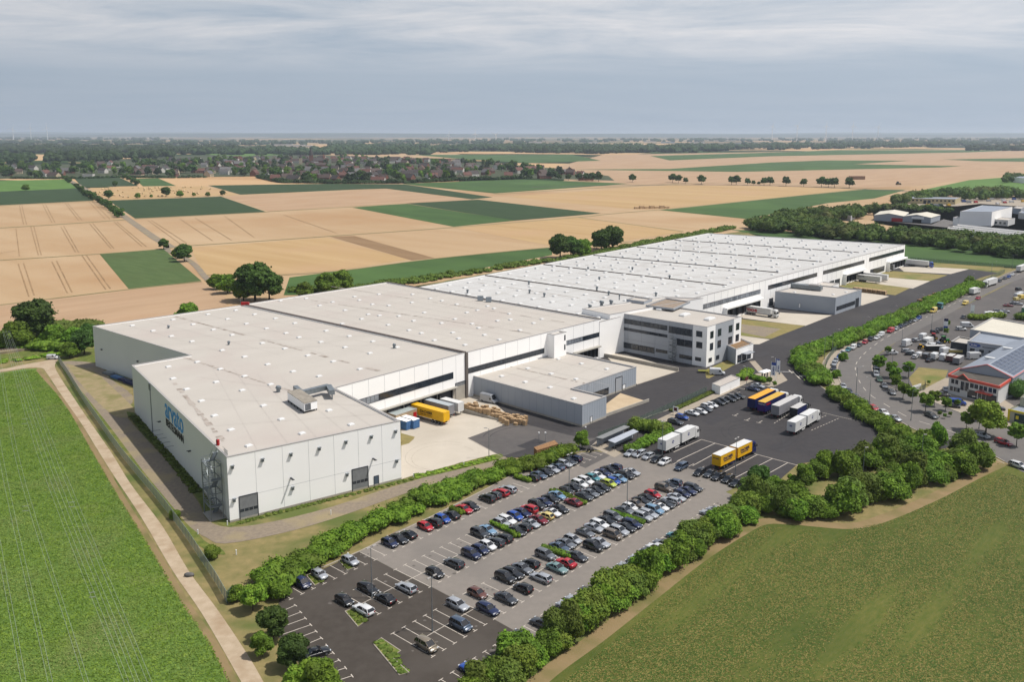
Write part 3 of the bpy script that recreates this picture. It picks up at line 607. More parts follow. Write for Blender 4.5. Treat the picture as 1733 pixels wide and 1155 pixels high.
# lettering on the shaded end wall
def wall_text(root, w, txt, pl_, pr2, zb, zt, m_, bold=0.0, name='lettering', sx=None):
    s0, _ = w.sz(*pl_); s1, _ = w.sz(*pr2)
    o = Vector(root.location); h = zt-zb
    p = w.pt(s0, zb, .06)
    t_ = text(name, txt, h/.72, m_, (p[0]-o.x, p[1]-o.y, p[2]-o.z), (w.e.x, w.e.y, 0), (0,0,1), root, .05, bold)
    xs = [v.co.x for v in t_.data.vertices]; f = (s1-s0)/max(max(xs)-min(xs), .01)
    for v in t_.data.vertices: v.co.x = (v.co.x-min(xs))*f
    return t_
s0, za = wL.sz(282,690); s1, zb_ = wL.sz(308,718)
_, zt1 = wL.sz(281,681); _, zb1 = wL.sz(281,705)
_, zt2 = wL.sz(283,709); _, zb2 = wL.sz(283,721)
wall_text(front, wL, 'arvato', (279.5,690), (310.5,725), zb1, zb1+(zt1-zb1)*1.38, blue_sign, .05)
wall_text(front, wL, 'BERTELSMANN', (281.5,715), (311,745), zb2, zt2, black_sign, .02)
mb = MB()
for u, v in ((271,728),(276,735),(282,741),(288,748),(294,755)):
    s, z = wL.sz(u, v); p = Vector(wL.pt(s, z, 0)); q = Vector(wL.pt(s+.2, z+.1, 2.2)); mb.bar(p, q, .1); mb.obox(q[:2], wL.e, .8, .3, q.z-.1, q.z+.1)
child(mb, 'sign_light', steel, front)
# -------- dock facade of the front hall (window band, canopy, docks)
def band_window(root, w, p0, p1, p2, n, m_=glassm, fm=darkm, nm='window', zfix=None, deep=.07):
    """window band: p0 upper-left, p1 upper-right and p2 a lower corner in the photograph"""
    s0, z1 = w.sz(*p0); s1, z1b = w.sz(*p1); s2, z0 = w.sz(*p2); z1 = (z1+z1b)/2
    if zfix: z0, z1 = zfix
    for i in range(n):
        a = s0+(s1-s0)*i/n; b = s0+(s1-s0)*(i+1)/n
        mb = MB(); w.box(mb, a+.06, b-.06, z0+.06, z1-.06, .0, .03); g = child(mb, nm, m_ if not isinstance(m_, list) else m_[i % len(m_)], root)
        mb = MB(); w.box(mb, a, a+.08, z0, z1, 0, deep); w.box(mb, b-.08, b, z0, z1, 0, deep); w.box(mb, a+.08, b-.08, z1-.1, z1, 0, deep); w.box(mb, a+.08, b-.08, z0, z0+.1, 0, deep)
        k = max(1, int((b-a)/1.6))
        for j in range(1, k): x = a+(b-a)*j/k; w.box(mb, x-.04, x+.04, z0+.1, z1-.1, .03, deep-.01)
        child(mb, 'window_frame', fm, root, g)
    return z0, z1
zz = band_window(front, wJ, (641,666), (767,631), (767,641), 4)
band_window(front, wJ, (597,678), (641,666), (767,641), 2, glassl, zfix=zz)
mb = MB(); wJ.box(mb, 0, wJ.len, 0, 4.6, -.1, .10); child(mb, 'plinth', concw, front)
mb = MB(); wJ.box(mb, 1, wJ.len-4.5, 4.6, 4.9, .02, 1.2); child(mb, 'canopy', mat('canopy', S(190,186,176,.8), None), front)
wall_lamps(front, wJ, [(700-12,689),(724,680),(744,673),(657,697)], 'wall_vent', (.45,.45,.3))
door(front, wJ, (771,650), (787,670), .2)
def dock_row(root, w, s0, s1, n, z1=4.3):
    for i in range(n):
        a = s0+(s1-s0)*(i+.12)/n; b = s0+(s1-s0)*(i+.88)/n
        mb = MB(); w.box(mb, a, b, 1.1, z1, 0, .14); d_ = child(mb, 'dock_door', darkm, root)
        mb = MB(); w.box(mb, a-.35, a, .9, z1+.35, 0, .7); w.box(mb, b, b+.35, .9, z1+.35, 0, .7); w.box(mb, a, b, z1, z1+.35, 0, .7); child(mb, 'dock_seal', black, root, d_)
dock_row(front, wJ, 18, wJ.len-6, 4)
# middle hall facade
wM = Wall(NOT2, S2b)
panel_joints(mid, wM, 6.0, 2, ZR-.1, (), m_=jointm2)
zz = band_window(mid, wM, (792,624), (921,589), (921,598), 6)
zz2 = band_window(mid, wM, (957,577), (1014,563), (1014,570), 2, [glassl, glassm])
mb = MB(); s0_, _ = wM.sz(926,564); s1_, _ = wM.sz(957,558)
s1_, _ = wM.sz(946.5,561); q = [wM.pt(s0_, 0, .0), wM.pt(s0_, 0, 3.3), wM.pt(s1_, 0, 3.3), wM.pt(s1_, 0, 0)]
st, _ = hall('stair_tower', [(p[0], p[1]) for p in q], ZR-.4, panel, roofA, 'small white stair block projecting from the warehouse facade above the grey annex', 'stair tower')
wT = Wall(q[1][:2], q[2][:2]); 
for p0, p1 in (((953,568),(957,576)), ((953,584),(957,592))):
    s_, z_ = wT.sz(*p0); s2_, z2_ = wT.sz(*p1); mb = MB(); wT.box(mb, wT.len-1.2, wT.len-.5, min(z_,z2_), max(z_,z2_), 0, .05); child(mb, 'window', glassm, st)
s0d, _ = wM.sz(975,600); dock_row(mid, wM, s0d, wM.len-2, 5)
mb = MB(); wM.box(mb, s0d-2, wM.len-1, 4.7, 5.1, .05, 1.5); child(mb, 'canopy', MATS['canopy'], mid)
# back / far walls of the front hall are lit plain; dark steel corner post at the notch
mb = MB(); wJ.box(mb, wJ.len-.1, wJ.len+.9, 0, ZR+.1, -.3, .5); child(mb, 'corner_post', mat('dark_cladding', S(120,112,106,.8), None), front)
# -------- roof plant of the front hall
ac = empty('roof_air_handler', (*P2(517,684,zr), zr)); tag(ac, 'white air handling box with louvred end and grey duct on the front hall roof', 'air handler')
def fromroof(u0, v0, z0): return Vector((*P2(u0, v0, z0), z0))
a0 = fromroof(487,677,zr+.6); a1 = fromroof(515.5,697,zr+.6); a2 = fromroof(537,691.5,zr+.6)
ex = (a1-a0).xy; wy = (a2-a1).xy
def boxq(mb, o, ex_, ey_, z0, z1): 
    o = Vector((o.x, o.y)); p = [o, o+ex_, o+ex_+ey_, o+ey_]; p = ccw([tuple(x) for x in p]); mb.hexa([(*x,z0) for x in p], [(*x,z1) for x in p])
mb = MB(); boxq(mb, a0, ex, wy, zr+.6, zr+2.65); child(mb, 'housing', whitep, ac)
mb = MB(); boxq(mb, a0.xy-ex*.01-wy*.01, ex*1.02, wy*1.02, zr+2.65, zr+2.77); child(mb, 'housing_top', mat('dusty_metal', S(176,168,154,.8), S(150,142,130,.8), .8), ac)
mb = MB()
for k in range(7): 
    p = a1+Vector((ex.x,ex.y,0))*.003; mb.bar((p.x+wy.x*.05,p.y+wy.y*.05,zr+.85+k*.24),(p.x+wy.x*.5,p.y+wy.y*.5,zr+.85+k*.24),.1,.12)
child(mb, 'louvre', darkm, ac)
mb = MB()
for i in range(6):
    for j in (0,1): p = a0+Vector((*(ex*(.04+i*.184)+wy*j*.98),0)); mb.box(p.x-.1,p.x+.1,p.y-.1,p.y+.1,zr,zr+.6)
for j in (0,1): p = a0+Vector((*(wy*j*.98),0)); q_ = a0+Vector((*(ex*.96+wy*j*.98),0)); mb.bar((p.x,p.y,zr+.5),(q_.x,q_.y,zr+.5),.14)
for i in range(6): p = a0+Vector((*(ex*(.04+i*.184)),0)); q_ = p+Vector((*(wy*.98),0)); mb.bar((p.x,p.y,zr+.45),(q_.x,q_.y,zr+.45),.12)
child(mb, 'base_frame', darkm, ac)
mb = MB(); d0 = a0+Vector((*(wy*1.0+ex*.12),0)); dd = fromroof(556,658,zr+1.4)
mb.bar((d0.x,d0.y,zr+1.95),(dd.x,dd.y,zr+1.95),1.4,1.3); d2 = fromroof(562,668,zr+1.4); mb.bar((dd.x,dd.y,zr+1.9),(d2.x,d2.y,zr+1.9),1.5,1.25)
d3 = fromroof(500,662,zr+1); mb.bar((d0.x,d0.y,zr+1.9),(d3.x,d3.y,zr+1.9),1.2,1.2)
for p in (dd, d2): mb.box(p.x-.15,p.x+.15,p.y-.15,p.y+.15,zr,zr+1.4)
child(mb, 'duct', steel, ac)
def vent(u, v, z, label, h=1.4, r=.5):
    p = P2(u, v, z); t = empty('roof_vent', (*p, z)); tag(t, label, 'roof vent')
    mb = MB(); mb.tube((0,0,0),(0,0,h*.6),r*.7,r*.6,10); mb.build('pipe', steel, t)
    mb = MB(); mb.tube((0,0,h*.6),(.2,0,h),r,r*.9,10); mb.build('cowl', steel, t); return t
vent(471,664,zr,'bent steel vent pipe beside the air handling box on the front roof',1.6,.8)
vent(667,590,zr,'small dark vent on the front hall roof near the dark seam',1.5,.6)
vent(387,584,zr,'small vent among the skylights on the front hall roof',1.2,.5)
vent(285,556,zr,'short vent at the shaded back end of the front hall roof',1.0,.5)
for u, v, l in ((813,511,'first of two tilted square fans on the white roof'),(827,513,'second of two tilted square fans on the white roof')):
    p = P2(u+60, v-5, ZS); t = empty('roof_fan', (*P2(u,v+2,ZS), ZS)); tag(t, l, 'roof fan'); mb = MB(); mb.box(-1,1,-.8,.8,0,1.2); mb.build('base', steel, t); mb = MB(); mb.hexa([(-1.2,-1,1.2),(1.2,-1,1.2),(1.2,.2,1.2),(-1.2,.2,1.2)],[(-1.2,-.2,3),(1.2,-.2,3),(1.2,.4,3),(-1.2,.4,3)]); mb.build('hood', steel, t)
for i, (u, v) in enumerate(((791,497),(895,482),(1014,475),(995,458),(896,477+20),(1133,472),(1010,500-8),(1070,458),(1110,502),(921,503),(1030,470+30))):
    t = vent(u, v, ZS, 'grey vent stack on the white roof, %s in its scatter from the office' % ['third','second','sixth','ninth','fourth','seventh','fifth','tenth','eleventh','first','eighth'][i], 1.8, .6); t['group'] = 'vent stacks on the white roof'
# red lift equipment at the roof edge
rb = empty('roof_hoist', (*P2(415,517,ZR), ZR)); tag(rb, 'small red maintenance unit on the far edge of the roof by the dark seam', 'hoist')
mb = MB(); mb.box(-1.6,1.6,-.5,.5,.1,1.3); mb.build('cabinet', redp, rb); mb = MB(); mb.bar((-1.9,0,.1),(-1.9,0,2.6),.1); mb.bar((-2.3,0,2.2),(-1.5,0,2.2),.08); mb.build('bracket', steel, rb)
rc = empty('alarm_cabinet', (*P2(369.5,755,ZR), ZR)); tag(rc, 'red cabinet on the roof edge at the top of the fire escape', 'cabinet')
mb = MB(); mb.box(-.22,.22,-.35,.35,.1,1.4); mb.build('cabinet_door', redp, rc); mb = MB(); mb.box(-.36,-.24,-.35,.35,.1,1.5); mb.build('back_plate', darkm, rc)
# fire escape at the left wall
fe = empty('fire_escape', (*P2(343,862), 0)); tag(fe, 'galvanised steel fire escape with landings against the lettered end wall', 'fire escape')
s0, _ = wL.sz(352,850); s0 = wL.sz(358,800)[0]
s0 = wL.len-8.2
LD = 5.2
posts = [(s0,.5),(s0,3.2),(s0+LD,.5),(s0+LD,3.2)]
mb = MB()
for s_, d_ in posts: mb.bar(wL.pt(s_,0,d_), wL.pt(s_,ZR-2.2,d_), .2)
for z in (3,6,9,12.2):
    for d_ in (.5,3.2): mb.bar(wL.pt(s0,z,d_), wL.pt(s0+LD,z,d_), .18)
    for s_ in (s0,s0+LD): mb.bar(wL.pt(s_,z,.5), wL.pt(s_,z,3.2), .18)
child(mb, 'frame', steel, fe)
for i, z in enumerate((3,6,9,12.2)):
    mb = MB(); 
    if i % 2: wL.box(mb, s0, s0+1.3, z+.02, z+.12, .5, 3.2)
    else: wL.box(mb, s0+LD-1.3, s0+LD, z+.02, z+.12, .5, 3.2)
    child(mb, 'landing', steel, fe)
prev = 0
for i, z in enumerate((3,6,9,12.2,ZR+.2)):
    za = prev; a_, b_ = (s0+.9, s0+LD-1.2) if i % 2 == 0 else (s0+LD-.9, s0+1.2); dd_ = 1.2 if i % 2 == 0 else 2.4
    mb = MB()
    for dd2 in (dd_-.5, dd_+.5): mb.bar(wL.pt(a_,za,dd2), wL.pt(b_,z,dd2), .08, .25); mb.bar(wL.pt(a_,za+1,dd2), wL.pt(b_,z+1,dd2), .06)
    for k in range(12):
        t_ = (k+.5)/12; p = wL.pt(a_+(b_-a_)*t_, za+(z-za)*t_, dd_); mb.obox(p[:2], wL.n, 1.0, .28, p[2]-.02, p[2]+.04)
    child(mb, 'stair_flight', steel, fe); prev = z
mb = MB()
for z in (3,6,9,12.2):
    for hh in (.5,1.05):
        mb.bar(wL.pt(s0,z+hh,3.25), wL.pt(s0+LD,z+hh,3.25), .07); mb.bar(wL.pt(s0-.05,z+hh,.5), wL.pt(s0-.05,z+hh,3.2), .07); mb.bar(wL.pt(s0+LD+.05,z+hh,.5), wL.pt(s0+LD+.05,z+hh,3.2), .07)
for k in range(5): mb.bar(wL.pt(s0+LD+.3+k*.5,ZR,-.4), wL.pt(s0+LD+.3+k*.5,ZR+1.2,-.4), .06)
for hh in (.6,1.2): mb.bar(wL.pt(s0+LD-1,ZR+hh,-.4), wL.pt(s0+LD+2.6,ZR+hh,-.4), .06)
child(mb, 'railing', steel, fe)
mb = MB(); wL.box(mb, s0-.4, s0+LD+.3, 0, .15, .1, 3.5); child(mb, 'footing', concw, fe)
# -------- long hall facade (seen above the office and beyond it)
panel_joints(lng, wS, 6.0, 5, ZL-.1, (), s0=60, m_=jointm2, wd=.14)
def lband(a, b, c, n, m_=glassm): return band_window(lng, wS, a, b, c, n, m_, deep=.08)
zz = lband((1188,520-2),(1287,488),(1287,497),5,glassl)
lband((1300,483),(1383,462),(1383,468),6); lband((1393,459),(1463,440),(1463,446),6); lband((1471,437),(1530,421.5),(1530,427),6)
for c0, c1 in (((1224,532),(1287,514)),((1427,468),(1461,458)),((1501,446),(1531,437))):
    a_, z_ = wS.sz(*c0); b_, z2 = wS.sz(*c1); mb = MB(); wS.box(mb, a_, b_, 5.4, 6.2, .05, 2.0); child(mb, 'canopy', whitep, lng)
    mb = MB(); wS.box(mb, a_-.3, a_, 0, 6.2, .05, 2.0); child(mb, 'canopy_side', whitep, lng)
    dock_row(lng, wS, a_+1, b_-1, 6, 4.9)
for p0, p1 in (((1302,502),(1308,514)),((1413,472),(1421,479)),((1404,474),(1411,482)),((1473,454),(1478,462))):
    a_, z1_ = wS.sz(*p0); b_, z0_ = wS.sz(*p1); mb = MB(); wS.box(mb, a_, b_, .3, 4.2, 0, .1); child(mb, 'door', darkm, lng)
a_, z1_ = wS.sz(1478,456); b_, _ = wS.sz(1497,449); mb = MB(); wS.box(mb, a_, b_, 1.0, 4.2, 0, .1); child(mb, 'window', glassm, lng)
# -------- office block
ZO = 14.9
h0 = rp(1197,554.3,ZO); h1 = rp(1254.8,536.5,ZO); h2 = rp(1038,530,ZO)
# build as a clean rectangle around the corner h0
eh = (Vector(h1)-Vector(h0)).normalized(); el = (Vector(h2)-Vector(h0)); lw = el.length; nh = Vector((-eh.y, eh.x))
O0 = Vector(h0); O1 = Vector(h1); O3 = O0+nh*lw; O2 = O1+nh*lw
off, opoly = hall('office_building', [O0, O1, O2, O3], ZO, panelg, roofA, 'three storey grey and white office block attached to the warehouse', 'office building')
wOs = Wall(O0, O1); wOl = Wall(O3, O0)
mb = MB(); s_, _ = wOl.sz(1173,560); wOl.box(mb, s_, wOl.len+.04, 0, ZO-.02, 0, .04); s_, _ = wOs.sz(1211,550); wOs.box(mb, -.0, s_, 0, ZO-.02, 0, .04); s_, _ = wOs.sz(1242,545); wOs.box(mb, s_, wOs.len+.03, 0, ZO-.02, 0, .04); child(mb, 'white_cladding', panel, off)
panel_joints(off, wOl, 6.2, .3, ZO-.1, (5.2,9.6), m_=mat('grey_joint', S(150,154,160,.8), None), wd=.08)
def win(root, w, p0, p1, zz=None, div=2):
    s0, z1 = w.sz(*p0); s1, z0 = w.sz(*p1)
    if zz: z0, z1 = zz
    mb = MB(); w.box(mb, s0, s1, z0, z1, .04, .07); g = child(mb, 'window', glassm, root)
    mb = MB(); f = .12
    w.box(mb, s0-f, s0, z0-f, z1+f, 0, .12); w.box(mb, s1, s1+f, z0-f, z1+f, 0, .12); w.box(mb, s0, s1, z1, z1+f, 0, .12); w.box(mb, s0, s1, z0-f, z0, 0, .12)
    for j in range(1, div): x = s0+(s1-s0)*j/div; w.box(mb, x-.06, x+.06, z0, z1, .07, .11)
    child(mb, 'window_frame', darkm, root, g)
F3, F2, F1 = (11.0,13.0), (6.6,8.6), (1.2,2.6)
def wseg(a, b, zz_, n):
    s0, _ = wOl.sz(*a); s1, _ = wOl.sz(*b)
    for i in range(n):
        x0 = s0+(s1-s0)*i/n; x1 = s0+(s1-s0)*(i+1)/n-.2
        mb = MB(); wOl.box(mb, x0, x1, zz_[0], zz_[1], .0, .07); g = child(mb, 'window', glassm, off)
        mb = MB(); f = .1; wOl.box(mb, x0-f, x1+f, zz_[1], zz_[1]+f, 0, .12); wOl.box(mb, x0-f, x1+f, zz_[0]-f, zz_[0], 0, .12); k = max(2, int((x1-x0)/1.3))
        for j in range(k+1): x = x0+(x1-x0)*j/k; wOl.box(mb, x-.05, x+.05, zz_[0], zz_[1], .07, .11)
        child(mb, 'window_frame', darkm, off, g)
wseg((1041,541),(1047,541),(11.0,12.8),1); wseg((1054,547),(1130,557),(11.3,13.0),5); wseg((1132,558),(1172,560),(10.6,13.0),3)
wseg((1054,565),(1130,575),(8.6,9.5),5); wseg((1146,577),(1172,585),(6.4,8.8),2)
wseg((1054,590),(1108,600),(1.6,3.6),4); wseg((1110,600),(1130,602),(2.4,3.4),1); wseg((1150,605),(1172,610),(1.8,3.0),2)
win(off, wOl, (1179,562), (1188,571), (11.0,12.9)); win(off, wOl, (1179,580), (1188,590), (6.8,8.9)); win(off, wOl, (1177,608), (1186,613), (2.0,3.1))
for u in (1202,1206.5), (1215,1219.5), (1233,1238), (1245,1249.5):
    i = u[0]
    win(off, wOs, (u[0],570), (u[1],580), (10.4,12.8)); win(off, wOs, (u[0],570), (u[1],580), (6.0,8.4))
for u in (1200.5,1205), (1213,1217.5): win(off, wOs, (u[0],570), (u[1],580), (1.6,2.9))
# spiral stair on the office's long side
sp = empty('spiral_staircase', (*wOl.pt(wOl.sz(1142,600)[0], 0, 1.6)[:2], 0)); tag(sp, 'grey steel spiral staircase on the long wall of the office block', 'spiral staircase')
mb = MB(); mb.tube((0,0,0),(0,0,9.8),.12); mb.build('post', steel, sp); mb = MB(); mr = MB(); pp = None
for k in range(56):
    t_ = k*.42; z = .2+k*.17; a = (math.cos(t_)*1.4, math.sin(t_)*1.4); b_ = (math.cos(t_+.42)*1.4, math.sin(t_+.42)*1.4)
    mb.face([(0,0,z),(a[0],a[1],z),(b_[0],b_[1],z)]); mb.face([(a[0],a[1],z),(a[0],a[1],z+.17),(b_[0],b_[1],z+.17),(b_[0],b_[1],z)])
    mr.bar((a[0],a[1],z),(a[0],a[1],z+1.1),.05); mr.bar((a[0],a[1],z+1.1),(b_[0],b_[1],z+1.27),.07)
mb.build('tread', steel, sp); mr.build('railing', steel, sp)
# link block between the middle hall and the office, raised roof parts
lk, _ = hall('link_block', [P2(985,523,15.6), P2(1032,533,15.6), P2(1190,505,15.6), P2(1125,503,15.6)], 15.6, panel, roofA, 'white roofed link block with vents behind the office, joining it to the halls', 'building')
skylights(off, [P2(1120,523,ZO), P2(1159,533,ZO), P2(1201,540,ZO)], ZO-.35, l=5, w=2.4, h=.9)
vent(998,521,15.3,'dark round fan on the near corner of the link block roof',1.2,.9); vent(1018,518,15.3,'dark boxy vent behind the round fan on the link block roof',2.0,1.0)
vent(1034,515,15.3,'black round vent in the middle of the link block roof',1.6,.9); vent(1048,508,15.3,'thin mast like vent at the back of the link block roof',2.6,.35)
tw, _ = hall('roof_terrace_parapet', [P2(1060,509,15.9), P2(1090,513,15.9), P2(1104,508,15.9), P2(1074,504,15.9)], 16.4, greywall, roofA, 'low grey raised box on the link block roof', 'roof structure', z0=15.3)
tw, _ = hall('roof_plant_pit', [P2(1093,517,15.9), P2(1127,505,15.9), P2(1168,511,15.9), P2(1140,523,15.9)], 15.95, greywall, mat('roof_gravel', S(168,150,132,.85), S(150,134,118,.85), .8), 'low roof box with a brown gravel top behind the office', 'roof structure', z0=15.3)
# entrance pavilion
wOs2 = wOs; s_a, _ = wOs.sz(1228,600)
pv = [wOs.pt(s_a,0,.05)[:2], P2(1244,617), P2(1274,602), P2(1252,590)]
z_p = 5.6
pq = [P2(1227,583,z_p), P2(1246,592,z_p), P2(1275,582,z_p), P2(1254,573,z_p)]
pav, pp_ = hall('entrance_pavilion', pq, z_p, panel, soil, 'white entrance pavilion with glass doors at the end of the office block', 'pavilion')
wPv = Wall(pq[1], pq[2]); wPl = Wall(pq[0], pq[1])
mb = MB(); wPl.box(mb, .1, wPl.len-.1, 0, z_p-.1, 0, .03); child(mb, 'grey_side', greywall, pav)
for i in range(3):
    a_ = wPv.len*(.08+.28*i); mb = MB(); wPv.box(mb, a_, a_+wPv.len*.24, .3, 3.2, 0, .05); child(mb, 'window', glassm, pav)
mb = MB(); wPv.box(mb, wPv.len*.3, wPv.len*.75, 3.3, 3.5, .0, 2.6); child(mb, 'glass_canopy', glassl, pav)
mb = MB(); [mb.bar(wPv.pt(wPv.len*k,0,2.5), wPv.pt(wPv.len*k,3.3,2.5), .12) for k in (.31,.74)]; child(mb, 'canopy_post', steel, pav)
mb = MB(); [wPv.box(mb, .2, wPv.len-.2, z_p+.9, z_p+.97, -.4, -.33)]; [mb.bar(wPv.pt(wPv.len*k/6+.2,z_p,-.36), wPv.pt(wPv.len*k/6+.2,z_p+.9,-.36), .05) for k in range(6)]; child(mb, 'roof_railing', steel, pav)
# -------- grey annex by the dock yard (L-shaped)
ZA = 6.5
ap = lambda u, v: P2(u, v, ZA)
an1 = [ap(793,635), ap(985.6,686.6), ap(1026.5,671.5), ap(969,658), ap(1077,621.5), ap(954,595.5)]
annex, apoly = hall('grey_annex', an1, ZA, greywall, roofA, 'L shaped grey metal annex with beige roof between the dock yard and the service road', 'annex', coping=True)
wA1 = Wall(an1[0], an1[1]); wA2 = Wall(an1[1], an1[2]); wA3 = Wall(an1[3], an1[4])
skylights(annex, [ap(*p) for p in [(849,636),(889,646),(893,623),(931,655),(933,632),(975,641),(971,707-33),(945,607),(984,615),(1027,624)]], ZA-.35)
mb = MB(); [w.box(mb, 0, w.len, 0, .6, 0, .08) for w in (wA1, wA2, wA3)]; child(mb, 'plinth', concw, annex)
gj = mat('cladding_groove', S(140,148,158,.8), None)
panel_joints(annex, wA2, 1.2, .6, ZA-.1, (), m_=gj, wd=.05); panel_joints(annex, wA3, 1.2, .6, ZA-.1, (), m_=gj, wd=.05); panel_joints(annex, wA1, 3, .6, ZA-.1, (), m_=gj, wd=.05)
door(annex, wA3, (1042,641), (1052,663), .2, mat('pale_roller_door', S(186,190,196,.8), None), band_=False)
door(annex, wA3, (1053.5,652), (1058,660), .08, whitep, 'door', False); door(annex, wA2, (999,706), (1002,720), .08, whitep, 'door', False)
band_window(annex, wA3, (1004,665), (1030,656), (1030,667), 2)
stains(annex, [(ap(830,612), ap(1000,650))], ZA-.3, .8); joints(annex, [Vector(p) for p in (an1[0], an1[1], an1[4], an1[5])], ZA-.32, 5, 4, jointm, .1)
mb = MB(); a_ = Vector(P2(1018,708)); b_ = Vector(P2(1098,680)); mb.obox((a_+b_)/2, b_-a_, (b_-a_).length, .3, 0, .9); lw_ = mb.build('low_wall', concw); tag(lw_, 'low pale retaining wall along the tan paved yard of the grey annex', 'wall')
mb = MB(); a_ = Vector(P2(1068,607,1.5)); b_ = Vector(P2(1148,622,1.5)); a_ = Vector(P2(1020,598,1.3)); mb.obox((a_+b_)/2, b_-a_, (b_-a_).length, .4, 0, 1.3); tag(mb.build('ramp_wall', concw), 'long low concrete ramp wall in front of the office block', 'wall')
# -------- second grey annex beyond the office
ZB = 8.0
bp = lambda u, v: P2(u, v, ZB)
an2 = [bp(1312,493.5), bp(1414.5,504.5), bp(1458.5,490.5), bp(1362,480.5)]
ann2, _ = hall('grey_box_annex', an2, ZB, greywall, roofA, 'rectangular grey annex with rooftop plant standing before the long hall', 'annex')
wB2 = Wall(an2[1], an2[2]); wB1 = Wall(an2[0], an2[1])
band_window(ann2, wB2, (1415.5,523), (1447,511.5), (1447,517.5), 3, zfix=(1.6,3.6)); door(ann2, wB2, (1448.3,506), (1452.5,519), .1, darkm, 'door', False)
panel_joints(ann2, wB2, 6, .4, ZB-.2, (), m_=gj, wd=.1); door(ann2, wB1, (1352,514), (1354.5,521), .1, whitep, 'door', False)
pl_ = empty('roof_plant', (*P2(1365,489,ZB), ZB-.35)); tag(pl_, 'long silver air handling plant on the grey box annex roof', 'air handler')
mb = MB(); e_ = (Vector(an2[1])-Vector(an2[0])).normalized(); mb.obox((0,0), e_, 15, 3.2, .5, 2.4); mb.build('housing', steel, pl_); mb = MB(); mb.obox(e_*4, e_, 5, 3.6, 2.4, 3.0); mb.build('duct', copingm, pl_)
skylights(ann2, [bp(1345,494), bp(1432,494), bp(1410,498)], ZB-.35)
an3, _ = hall('small_roof_shed', [P2(1375,484,5), P2(1402,487,5), P2(1420,480,5), P2(1392,477,5)], 5.0, panel, roofA, 'small white extension between the long hall and the grey box annex', 'shed')
# -------- gatehouse-like hut by the truck yard
hut, _ = hall('white_hut', [P2(1205,650,2.7), P2(1219,655,2.7), P2(1252.5,640,2.7), P2(1238,635,2.7)], 2.7, panel, roofA, 'small white flat roofed hut beside the footpath above the parked cars', 'hut', lip=.15, para=.1)
# ================================================================ VEGETATION
fol = dict(stretch=None, rough=.75, spec=.2, trans=.25, obj_rand=.22, coord='pos')
leafA = mat('leaves_mid_green', S(66,94,26,1.4), S(108,138,44,1.4), .9, 5, c3=S(78,98,34,1.35), scale3=.12, contrast=(.38,.62), **fol)
leafB = mat('leaves_dark_green', S(50,74,28,1.4), S(76,102,42,1.4), .7, 5, c3=S(56,76,36,1.35), scale3=.1, contrast=(.38,.62), **fol)
leafC = mat('leaves_bright_green', S(84,116,32,1.35), S(126,152,52,1.35), .9, 5, c3=S(104,124,40,1.35), scale3=.15, contrast=(.38,.62), **fol)
leafC2 = mat('leaves_yellowish', S(82,104,34,1.2), S(118,136,50,1.2), .9, 5, c3=S(96,108,42,1.2), scale3=.15, contrast=(.38,.62), **fol)
leafD = mat('leaves_olive', S(74,94,34,1.25), S(104,124,50,1.25), .9, 5, c3=S(84,98,40,1.25), scale3=.15, contrast=(.38,.62), **fol)
leafF = mat('leaves_far_wood', S(46,64,36,1.2), S(66,86,46,1.2), .05, 5, c3=S(58,72,40,1.2), scale3=.012, contrast=(.38,.62), **fol)
leafH = mat('hedge_leaves', S(68,98,26,1.4), S(108,138,42,1.4), .5, 5, c3=S(84,100,36,1.35), scale3=.08, contrast=(.38,.62), **fol)
bark = mat('bark', S(96,84,70,.7), S(70,60,50,.7), 3)
_ico = None
def ico():
    global _ico
    if _ico is None:
        import bmesh
        bm = bmesh.new(); bmesh.ops.create_icosphere(bm, subdivisions=2, radius=1.0)
        _ico = (np.array([v.co[:] for v in bm.verts]), np.array([[v.index for v in f.verts] for f in bm.faces])); bm.free()
    return _ico
def mesh_np(name, v, f, m):
    """v (n,3); f (k,3) or (k,4) arrays, or a list of both kinds"""
    me = bpy.data.meshes.new(name); fs = f if isinstance(f, list) else [f]
    nl = sum(a.size for a in fs); nf = sum(len(a) for a in fs)
    me.vertices.add(len(v)); me.vertices.foreach_set('co', np.asarray(v, dtype=np.float32).ravel())
    me.loops.add(nl); me.loops.foreach_set('vertex_index', np.concatenate([a.ravel() for a in fs]).astype(np.int32))
    me.polygons.add(nf)
    tot = np.concatenate([np.full(len(a), a.shape[1]) for a in fs]); st = np.concatenate([[0], np.cumsum(tot)[:-1]])
    me.polygons.foreach_set('loop_start', st.astype(np.int32)); me.polygons.foreach_set('loop_total', tot.astype(np.int32))
    me.materials.append(m); me.update(calc_edges=True); me.validate(); return me
